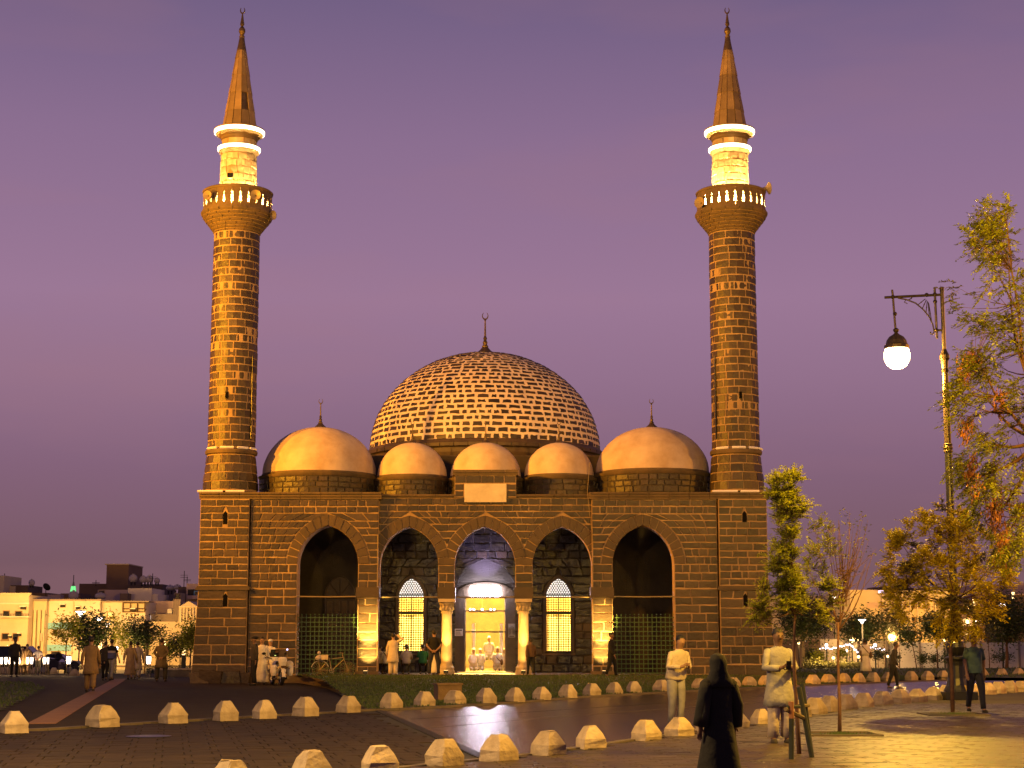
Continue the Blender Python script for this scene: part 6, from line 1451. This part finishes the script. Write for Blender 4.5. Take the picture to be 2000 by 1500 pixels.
MB().box(-.07,.07,-.78,-.36,.70,.715).tube([(.06,-.54,.33),(.06,-.60,.70)], .008, 4).tube([(-.06,-.54,.33),(-.06,-.60,.70)], .008, 4).build('rack', M['iron'], bc, local=True)
MB().tube([(0,-.54+.35*math.cos(a),.33+.35*math.sin(a)) for a in [math.radians(20+i*18) for i in range(9)]], .022, 5).build('mudguard', M['c_grey'], bc, local=True)
b = MB(); b.lathe((0,-.08,.30), [(.09,-.01),(.09,.01)], 12) if False else b.tube([(.02,-.08+.09*math.cos(2*PI*k/12),.30+.09*math.sin(2*PI*k/12)) for k in range(13)], .01, 4); b.tube([(-.08,-.02,.16),(.08,-.14,.44)], .012, 5); b.build('crank', M['c_grey'], bc, local=True)
wx0 = bc.location
bg_ = thing('bag', (wx0.x-.58, wx0.y-.02, wx0.z+.72), 'lumpy white bag on the rear rack of the bicycle', 'bag'); b = MB(); loft(b, [((0,0,0),.12,.1),((0,0,.06),.16,.12),((.02,0,.15),.12,.10),((.04,0,.18),.05,.05)], 12); b.ball((0,.0,.26), .07, 8, 6); b.build('sack', M['c_lilac'], bg_, local=True)
cb = thing('box', (wx0.x-.36, wx0.y-.02, wx0.z+.72), 'beige carton box beside the bag on the bicycle rack', 'box', rz=.1); MB().box(-.13,.13,-.1,.1,0,.17).build('carton', M['c_cream'], cb, local=True); MB().box(-.135,.135,-.105,.105,.172,.19).build('flap', M['c_beige'], cb, local=True)
# ============================================================ parked cars
def car(x, Y, z, L_, hgt, label, rz, suv=True):
    th = thing('car', (x, Y, z), label, 'car', 'cars parked beyond the plaza', rz=rz); hl = L_/2; w = .9
    if suv: prof = [(-hl,.35),(-hl,.75),(-hl*.97,1.0),(-hl*.90,1.62),(-hl*.80,hgt),(hl*.12,hgt),(hl*.42,1.12),(hl*.92,.98),(hl,.80),(hl,.35)]
    else: prof = [(-hl,.32),(-hl,.72),(-hl*.93,.92),(-hl*.55,.98),(-hl*.30,hgt),(hl*.20,hgt),(hl*.50,.95),(hl*.92,.85),(hl,.68),(hl,.32)]
    b = MB(); b.prism(prof, -w, w); b.V = [Vector((v_.x, v_.y*(1 if v_.z < 1.05 else .84), v_.z)) for v_ in b.V]; b.build('body', M['carpaint'], th, local=True)
    for sy in (-1,1):
        gl = [(-hl*.84,1.08),(-hl*.78,hgt-.12),(hl*.08,hgt-.12),(hl*.34,1.08)] if suv else [(-hl*.48,.99),(-hl*.28,hgt-.07),(hl*.18,hgt-.07),(hl*.42,.97)]
        g_ = MB(); g_.prism(gl, -.004, .004); g_.V = [Vector((v_.x, sy*(w*.865 if v_.z > 1.05 else w*.90)+sy*(.02+.085*(1 if v_.z < 1.1 else 0)), v_.z)) for v_ in g_.V]; g_.build('side_window', M['pane'], th, local=True)
        for cx_ in (-hl*.62, hl*.62):
            t = MB(); t.tube([(cx_, sy*(w-.12), .34), (cx_, sy*(w+.03), .34)], .34, 18); wv = t.build('wheel', M['black'], th, local=True)
            MB().tube([(cx_, sy*(w-.0), .34), (cx_, sy*(w+.04), .34)], .2, 12).build('hubcap', M['c_grey'], wv, local=True)
        MB().box(hl-.06,hl+.02,sy*w*.62-.16,sy*w*.62+.16,.66,.80).build('headlight', M['c_grey'], th, local=True); MB().box(-hl-.02,-hl+.05,sy*w*.72-.1,sy*w*.72+.1,.72,.98).build('tail_light', M['c_brown'], th, local=True)
    MB().box(-.25,.0,-w-.0,-w+.005,.9,.93).build('door_handle', M['c_grey'], th, local=True)
    return th
M['carpaint'] = mat('black_car_paint', (.012,.011,.012), .22, spec=.6)
car(XF(50,1256,110), 110, far_z(110), 4.8, 1.80, 'long black off-road car parked beyond the post lights', 0.)
car(XF(112,1256,113), 113, far_z(113), 3.2, 1.35, 'low dark car nosed in right of the black off-road car', .1, False)
# ============================================================ trees and shrubs
def leaves(b, c, n, rad, s, rn, droop=0., tw=.45, flat=1., dirv=None):
    for _ in range(n):
        p = Vector(c)+Vector((rn.gauss(0,rad), rn.gauss(0,rad), rn.gauss(0,rad*flat)))
        a = rn.uniform(0,2*PI); e = rn.uniform(-.9,.7)-droop; d = Vector((math.cos(a)*math.cos(e), math.sin(a)*math.cos(e), math.sin(e)))
        if dirv: d = (d+Vector(dirv)).normalized()
        w = d.cross(Vector((rn.uniform(-1,1), rn.uniform(-1,1), rn.uniform(-1,1)))); w = w.normalized()*s*tw*rn.uniform(.6,1.1) if w.length > .05 else Vector((s*tw,0,0))
        l = d*s*rn.uniform(.7,1.4); i = len(b.V)
        b.V += [p-l*.5, p+w*.5, p+l*.5, p-w*.5]; b.F.append((i,i+1,i+2,i+3))
def sprays(b, tb, c, out, n, L0, s, rn, tw=.4, droop=0., dirv=None):
    """twiglets with paired leaflets, joined at c"""
    c = Vector(c); out = Vector(out)
    for _ in range(n):
        d = (out.normalized()*.7+Vector((rn.uniform(-1,1), rn.uniform(-1,1), rn.uniform(-.8,1)-droop))+(Vector(dirv) if dirv else Vector())).normalized()
        l = L0*rn.uniform(.5,1.25); p0 = c+Vector((rn.gauss(0,L0*.16), rn.gauss(0,L0*.16), rn.gauss(0,L0*.16))); m = max(4, int(l/(s*.42)))
        side = d.cross(Vector((rn.uniform(-.4,.4), rn.uniform(-.4,.4), 1))); side = side.normalized() if side.length > .05 else Vector((1,0,0))
        p1 = p0+d*l+Vector((0,0,-l*.18*(1+droop*2))); tb.tube([p0, p0.lerp(p1,.5)+Vector((0,0,l*.04)), p1], [.004,.003,.0015], 3, caps=False)
        for k in range(m):
            f = (k+.6)/m; p = p0.lerp(p1, f)+Vector((0,0,l*.08*f*(1-f)))
            for sg in (1,-1):
                if rn.random() < .12: continue
                e = (side*sg*rn.uniform(.6,1.)+d*rn.uniform(.3,.8)+Vector((0,0,rn.uniform(-.45,.15)))).normalized()*s*rn.uniform(.7,1.25); w = e.cross(Vector((rn.uniform(-.5,.5), rn.uniform(-.5,.5), 1))); w = w.normalized()*s*tw*.5 if w.length > .001 else side*s*.2
                i = len(b.V); b.V += [p, p+e*.45+w, p+e, p+e*.45-w]; b.F.append((i,i+1,i+2,i+3))
def curve(a, b_, sag, rn, n=5):
    P = []
    for i in range(n+1):
        f = i/n; p = a.lerp(b_, f)+Vector((rn.uniform(-1,1), rn.uniform(-1,1), rn.uniform(-.5,.5)))*.02*(b_-a).length*(1 if 0<i<n else 0); p.z -= sag*math.sin(PI*f)*(b_-a).length; P.append(p)
    return P
def tree(label, base, trunk_pts, tr, limbs, clumps, leaf, lmat, seed, name='tree', nleaf=60, rad=.16, ls=.07, droop=0., group=None, flat=1., second=None, bark='bark', tw=.45, dirv=None, cat='tree', spray=0.):
    """all points relative to the base; clumps = points that carry leaves"""
    rn = random.Random(seed); th = thing(name, base, label, cat, group)
    T = [Vector(p) for p in trunk_pts]; b = MB(); n = len(T)
    b.tube(T, [tr*(1-.5*i/(n-1)) for i in range(n)], 9)
    b.build('trunk', M[bark], th, local=True, smooth=True)
    fork = T[-1]; nodes = [(fork, tr*.5)]; lb = MB()
    for e in limbs:
        e = Vector(e); C = curve(fork if rn.random() < .6 else T[-1].lerp(T[-2], rn.uniform(0,.3)), e, .12, rn, 6); r0 = tr*.42
        lb.tube(C, [r0*(1-.75*i/6) for i in range(7)], 6)
        nodes += [(C[i], r0*(1-.75*i/6)) for i in range(2,7)]
    tips = []
    for c in clumps:
        c = Vector(c); nd = min(nodes, key=lambda q_: (q_[0]-c).length+(0 if q_[0].z <= c.z+.1 else .5))
        C = curve(nd[0], c, .06, rn, 3); lb.tube(C, [nd[1]*.6, nd[1]*.4, nd[1]*.28, nd[1]*.15], 4, caps=False); tips.append(c)
    if lb.V: lb.build('limbs', M[bark], th, local=True, smooth=True)
    b = MB(); b2 = MB(); wb = MB()
    for c in tips:
        k = rn.uniform(.5,1.5); t_ = b2 if (second and rn.random() < second[1]) else b
        if spray: sprays(t_, wb, c, Vector(c)-fork+Vector((0,0,.15)), int(nleaf*k), spray, ls, rn, tw, droop, dirv)
        else: leaves(t_, c, int(nleaf*k), rad*(.7+.5*k), ls, rn, droop, tw, flat, dirv)
    if b.V: wobj('crown', b.V, b.F, M[leaf], th, local=True)
    if wb.V: wobj('twig', wb.V, wb.F, M[bark], th, local=True, kind='stuff')
    if b2.V: wobj('dry_leaves', b2.V, b2.F, M[second[0]], th, local=True)
    return th
def inell(rn, c, r, n, hollow=.35):
    O = []
    while len(O) < n:
        p = Vector((rn.uniform(-1,1), rn.uniform(-1,1), rn.uniform(-1,1)))
        if hollow < p.length < 1: O.append(Vector((c[0]+p.x*r[0], c[1]+p.y*r[1], c[2]+p.z*r[2])))
    return O
def pxt(px, py, Y, base, dy=0.):
    p = at(px, py, Y+dy); return (p.x-base[0], dy, p.z-base[2])
rt = random.Random(91)
# young tree held by the stakes
g = gd(1561, 1474, .04); Y = g.y; B = (g.x, Y, .04); X_ = lambda px, py, dy=0.: Vector(pxt(px, py, Y, B, dy))
cl = []
for k in range(70):
    py = rt.uniform(915,1190); cxp = 1532+ (1535-py)*.0; hw = 30 if py < 1130 else 22
    if py < 960: hw = 34
    cl.append(X_(rt.gauss(1531 if py < 1100 else 1538, hw*.48), py, rt.uniform(-.28,.28)))
for k in range(6): cl.append(X_(rt.uniform(1572,1622), rt.uniform(1140,1215), rt.uniform(-.2,.2)))
for k in range(6): cl.append(X_(rt.uniform(1478,1500), rt.uniform(1140,1210), rt.uniform(-.2,.2)))
tree('young staked tree with a tall narrow windblown green crown', B, [(0,0,0), X_(1557,1400), X_(1551,1300), X_(1551,1240), X_(1553,1195)], .032, [X_(1535,1120), X_(1530,1000,.1), X_(1540,950,-.1), X_(1590,1170), X_(1515,1080,.1)], cl, 'leaf', None, 5, nleaf=22, spray=.20, ls=.055, tw=.42, dirv=(.5,0,.1))
# young tree with bare twigs
g = gd(1640, 1434, .04); Y = g.y; B = (g.x, Y, .04); cl = []
for k in range(26): cl.append(X_(rt.gauss(1602,15), rt.uniform(1000,1150), rt.uniform(-.3,.3)))
tw_ = [(1645,1000),(1655,1020),(1668,1030),(1683,1008),(1690,1030),(1668,1060),(1700,1075),(1705,1085),(1685,1060),(1650,1045),(1640,1030),(1672,1120),(1655,1010),(1640,1100),(1655,1090),(1680,1085),(1630,1060)]
tips = [X_(a, b2, rt.uniform(-.3,.3)) for a, b2 in tw_]
t2 = tree('young tree with bare reddish twigs and few leaves, in a square pit', B, [(0,0,0), X_(1640,1380), X_(1637,1300), X_(1637,1215)], .036, [X_(1615,1110), X_(1595,1050,.1), X_(1575,1090,-.1), X_(1645,1080), X_(1672,1060,.1), X_(1692,1100,-.1), X_(1660,1020), X_(1705,1080,.2)], cl, 'leaf', None, 6, nleaf=9, spray=.22, ls=.06, tw=.42, dirv=(.5,0,.1))
b = MB(); lf = MB()
for t_ in tips:
    for k in range(3):
        e = t_+Vector((rt.uniform(-.15,.15), rt.uniform(-.2,.2), rt.uniform(-.25,.1))); st0 = X_(rt.uniform(1628,1656), rt.uniform(1110,1190)); b.tube(curve(st0, e, .16, rt, 6), [.010,.008,.0065,.005,.004,.003,.002], 4, caps=False)
    leaves(lf, t_, 9, .045, .06, rt)
b.build('twigs', M['bark'], t2, local=True); wobj('sparse_leaves', lf.V, lf.F, M['leaf_yl'], t2, local=True)
# yellow-lit tree in front of the lamp pole
g = gd(1861, 1394, .04); Y = g.y; B = (g.x, Y, .04); cl = []
sh = random.Random(17)
for k in range(150):
    a = sh.uniform(0,2*PI); r = math.sqrt(sh.random()); px = 1852+r*math.cos(a)*122; py = 1118-r*math.sin(a)*118+ (0); dy = sh.uniform(-1.1,1.1)*math.sqrt(max(0,1-r*r*.8))
    if py > 1185 and abs(px-1855) > 95: continue
    if py < 1050 and px < 1770: continue
    cl.append(X_(px, py, dy))
for a in ((1742,1090),(1738,1122),(1733,1128),(1765,1050),(1752,1055),(1810,1010),(1842,995),(1838,990),(1765,1140),(1970,1115),(1965,1130),(1975,1105),(1752,1145)): cl.append(X_(*a, sh.uniform(-.3,.3)))
lim = [X_(1760,1060,.2), X_(1745,1120,-.3), X_(1810,1020,.3), X_(1850,1040,-.5), X_(1900,1040,.5), X_(1950,1080,-.2), X_(1965,1120,.2), X_(1790,1160,.6), X_(1920,1150,.8), X_(1850,1100,-1.), X_(1900,1090,1.), X_(1815,1090,.1)]
tree('bushy young tree with glowing yellow-green leaves in front of the lamp pole', B, [(0,0,0), X_(1859,1330), X_(1856,1270), X_(1863,1225), X_(1866,1170)], .05, lim, cl, 'leaf_lamplit', None, 7, nleaf=15, spray=.27, ls=.092, tw=.50, second=('leaf_yl',.10))
# tall tree entering from the right
Y = 33.; B = (XF(2075,1256,Y), Y, .04); cl = []; sh = random.Random(23)
def edge(py): return 1915+10*math.sin(py*.05) if py < 560 else (1868+18*math.sin(py*.021) if py < 950 else 1885+ (py-950)*.5)
for k in range(330):
    py = sh.uniform(405,1075); e = edge(py); wd = 90 if py < 540 else 240
    px = e+abs(sh.gauss(0,1))*wd*.42
    if px > 2120 or (py < 560 and px > 2030): continue
    if (int(py/75)+int(px/60)) % 3 == 0 and sh.random() < .75: continue
    cl.append(X_(px, py, sh.uniform(-1.3,1.3)))
lim = [X_(1985,640), X_(1970,520,.3), X_(1965,430), X_(1930,780,.4), X_(1905,700,-.4), X_(1920,860,.2), X_(1925,1020,-.2), X_(1965,1040,.5), X_(1900,930,.3), X_(2000,900,.8), X_(2050,600,-.6), X_(2080,800,.8), X_(2100,500)]
t4 = tree('tall feathery tree with green and orange-red leaves at the right edge', B, [(0,0,0), X_(2072,1200), X_(2062,1050), X_(2045,950), X_(2030,860)], .12, lim, cl, 'leaf', None, 8, nleaf=8, spray=.36, ls=.095, droop=.45, tw=.40, second=('leaf_yl',.15), dirv=(-.5,0,-.1))
lf = MB()
for (px, py) in ((1895,700),(1885,720),(1880,740),(1900,712),(1955,780),(1950,795),(1890,830),(1885,850),(1900,905),(1895,930),(1905,950),(1935,990),(1950,1010),(1945,1025),(1965,1050),(1960,1070),(1950,975)):
    leaves(lf, X_(px, py, sh.uniform(-.5,-.1)), 70, .07, .13, sh, .6, .26, 1.6, (-.3,0,-.8))
wobj('red_leaves', lf.V, lf.F, M['leaf_red'], t4, local=True)
# pits of the young trees
for nm, px, py, w in (('square tree pit with scrappy weeds under the bare-twigged tree',1642,1435,.55),('dark tree pit under the glowing yellow tree',1862,1396,.6)):
    g = gd(px, py, .05); th = thing('tree_pit', (g.x, g.y, .05), nm, 'tree pit'); 
    box('soil', -w, w, -.5, .5, 0, .006, M['joint'], th, local=True)
    for x0,x1,y0,y1 in ((-w-.06,w+.06,-.56,-.50),(-w-.06,w+.06,.50,.56),(-w-.06,-w,-.5,.5),(w,w+.06,-.5,.5)): box('edging', x0,x1,y0,y1,0,.03,M['kerb'],th,local=True)
    bb = MB()
    for k in range(140): 
        x, y = rt.gauss(.05,.14), rt.gauss(0,.15); h = rt.uniform(.02,.07); i = len(bb.V); bb.V += [Vector((x-.01,y,0)),Vector((x+.01,y,0)),Vector((x+rt.uniform(-.04,.04),y,h))]; bb.F.append((i,i+1,i+2))
    wobj('weeds', bb.V, bb.F, M['blade'], th, local=True, kind='stuff')
# distant trees
def far_tree(label, px, pyc, rx, ry, pyb, Y, leaf='leaf_dk', n=46, nleaf=34, trunk=.10, seed=1, tx=None, ls=.22, rad=.30, group='park trees beyond the square', shape=1., name='tree', hollow=.3, bark='bark'):
    rn = random.Random(seed+px); zb = far_z(Y)-.03; s = Y/F; B = (XF(tx or px,1256,Y), Y, zb)
    cx = XF(px,1256,Y)-B[0]; cz = ZF(pyc,Y)-zb; r = (rx*s, rx*s*.9, ry*s)
    C = inell(rn, (cx,0,cz), (r[0]*.88, r[1]*.88, r[2]*.88), n, hollow)
    fz = max(.3, cz-r[2]*.9)
    L_ = [(cx+r[0]*.55*math.cos(a), r[1]*.5*math.sin(a), cz+r[2]*rn.uniform(-.2,.5)) for a in (0,1.3,2.5,3.8,5.1)]
    return tree(label, B, [(0,0,0), (cx*.3+.04,0,fz*.5), (cx*.6,0,fz)], trunk, L_, C, leaf, None, seed+px, name, nleaf, rad, ls, group=group, tw=.5, bark=bark)
far_tree('loose yellow-lit tree left of the nearest cone lamp', 130, 1228, 27, 27, 1295, 128, 'leaf', 40, 30, .07, 1, 128)
far_tree('large dark tree behind the cone-shaped lamps', 178, 1232, 38, 40, 1290, 134, 'leaf_dk', 80, 40, .16, 2, ls=.26)
far_tree('pale bright shrub-like tree lit from below', 246, 1246, 24, 27, 1290, 134, 'leaf', 55, 34, .06, 3, 250, ls=.16)
far_tree('thin-leaved tree between the lamp and the bright shrub', 220, 1222, 20, 26, 1290, 140, 'leaf', 30, 18, .06, 4, ls=.2)
far_tree('dark round tree left of the brown wall', 280, 1238, 18, 26, 1290, 132, 'leaf_dk', 44, 42, .09, 5, 284)
far_tree('dark tree crown beside the round one', 262, 1226, 10, 14, 1290, 133, 'leaf_dk', 16, 30, .05, 6)
far_tree('small palm-like tuft above the brown wall', 311, 1236, 8, 8, 1275, 136, 'leaf_dk', 14, 26, .05, 7)
far_tree('green tree beside the mosque corner', 374, 1240, 19, 32, 1290, 126, 'leaf', 46, 34, .08, 8, 371)
far_tree('dark bushy tree left of the mosque corner tree', 352, 1258, 14, 18, 1290, 130, 'leaf_dk', 26, 34, .06, 9)
far_tree('low dark bush behind the man in brown', 332, 1268, 12, 10, 1285, 131, 'leaf_dk', 18, 30, .04, 10)
far_tree('spiky green shrub by the orange lights', 328, 1264, 8, 9, 1285, 129, 'leaf', 12, 22, .03, 11)
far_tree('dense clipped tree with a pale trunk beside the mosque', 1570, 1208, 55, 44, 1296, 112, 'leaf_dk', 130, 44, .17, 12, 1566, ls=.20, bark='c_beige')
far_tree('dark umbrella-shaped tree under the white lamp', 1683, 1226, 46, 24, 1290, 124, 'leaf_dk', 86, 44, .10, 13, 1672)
far_tree('slim upright poplar, left one of the trio', 1727, 1220, 8, 30, 1290, 126, 'leaf_yl', 22, 28, .05, 14)
far_tree('slim upright poplar, middle one of the trio', 1741, 1215, 8, 34, 1290, 127, 'leaf_yl', 24, 28, .05, 15)
far_tree('slim upright poplar, right one of the trio', 1755, 1217, 9, 36, 1290, 126, 'leaf_yl', 26, 28, .05, 16)
far_tree('small round tree on a leaning stem before the pale wall', 1775, 1243, 14, 13, 1282, 122, 'leaf_dk', 26, 34, .05, 17, 1790)
far_tree('dark round ball-shaped tree left of the lamp base', 1829, 1224, 22, 23, 1285, 120, 'leaf_dk', 60, 46, .07, 18)
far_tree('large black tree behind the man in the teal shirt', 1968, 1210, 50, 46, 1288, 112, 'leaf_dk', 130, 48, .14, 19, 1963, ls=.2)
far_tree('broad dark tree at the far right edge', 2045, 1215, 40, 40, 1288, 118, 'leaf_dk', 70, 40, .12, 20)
far_tree('thin young tree with curling leaves right of the teal shirt', 1930, 1240, 10, 20, 1288, 110, 'leaf_yl', 14, 16, .04, 21)
far_tree('thin leaning sapling left of the lamp base', 1875, 1232, 9, 24, 1286, 108, 'leaf', 14, 14, .04, 22, 1884)
for i,(px,py,rx,ry,Y,lf_,lab) in enumerate(((1800,1286,10,5,122,'leaf_dk','low dark bush at the pale wall, nearest the small round tree'),(1822,1287,12,5,121,'leaf_dk','low dark bush under the ball-shaped tree'),(1848,1284,8,6,119,'leaf_dk','dark bush beside the ornate lamp base'),(1713,1278,14,6,112,'leaf_dk','clipped dark hedge right of the white-robed pilgrim'),(1745,1283,10,5,114,'leaf_dk','low shrub before the pale wall'),(1955,1283,22,4,116,'leaf_dk','long low hedge at the foot of the pale wall'),(1598,1283,10,6,110,'leaf','yellow shrub in the flower bed'),(1640,1276,14,9,113,'leaf','tall yellow plants under the string lights'),(1580,1278,8,7,112,'leaf_dk','small shrub beside the pale trunk'))):
    far_tree(lab, px, py, rx, ry, 0, Y, lf_, 20, 30, .03, 30+i, ls=.14, rad=.16, group='low shrubs beyond the road', name='shrub', hollow=.0)
# flower bed, glowing in its lights
b = MB(); rn = random.Random(50)
for k in range(5200):
    px = rn.uniform(1568,1683); Y = rn.uniform(101.5,106.5); x = XF(px,1256,Y); h = abs(rn.gauss(0,.16))+.02
    leaves(b, (x, Y, .10+h*(1.3 if px < 1600 else .9)), 1, .05, .13, rn)
o = wobj('flower_bed', b.V, b.F, M['leaf_yl']); tag(o, 'low bed of yellow-lit plants beyond the road', 'flower bed', kind='stuff')
b = MB()
for k in range(2600):
    px = rn.uniform(290,372); Y = rn.uniform(92,100); x = XF(px,1256,Y); leaves(b, (x, Y, far_z(Y)+abs(rn.gauss(0,.18))), 1, .06, .13, rn)
o = wobj('ground_cover', b.V, b.F, M['leaf_dk']); tag(o, 'dark low planting left of the mosque corner', 'ground cover', kind='stuff')
# old stone blocks at the foot of the left minaret
rn = random.Random(8)
for i, (px, Y, s_, lab) in enumerate(((392,66.6,.42,'dark rough stone block at the foot of the left minaret, leftmost'),(415,66.5,.5,'dark rough stone block at the foot of the left minaret, second'),(447,66.6,.46,'dark rough stone block at the foot of the left minaret, third'),(472,66.7,.40,'dark rough stone block nearest the policeman'))):
    th = thing('stone_block', (XF(px,1320,Y), Y, .03), lab, 'stone', 'stone blocks by the minaret', rz=rn.uniform(-.2,.2)); b = MB(); b.box(-s_*.9,s_*.9,-.28,.28,0,s_)
    for v_ in b.V: v_ += Vector((rn.uniform(-.06,.06), rn.uniform(-.04,.04), rn.uniform(-.05,.05) if v_.z > .1 else 0))
    b.build('block', M['stone'], th, local=True)
# low bench block beside the lone bollard
g = gd(338,1322,.04); th = thing('stone_bench', (g.x, g.y+.6, .04), 'low pale stone bench beyond the man in brown', 'bench'); MB().box(-.95,.95,-.25,.25,.0,.30).build('base', M['kerb'], th, local=True); MB().box(-1.02,1.02,-.3,.3,.302,.38).build('seat', M['block'], th, local=True)
# tidy: world-sized things get an empty at their base; nothing else to do
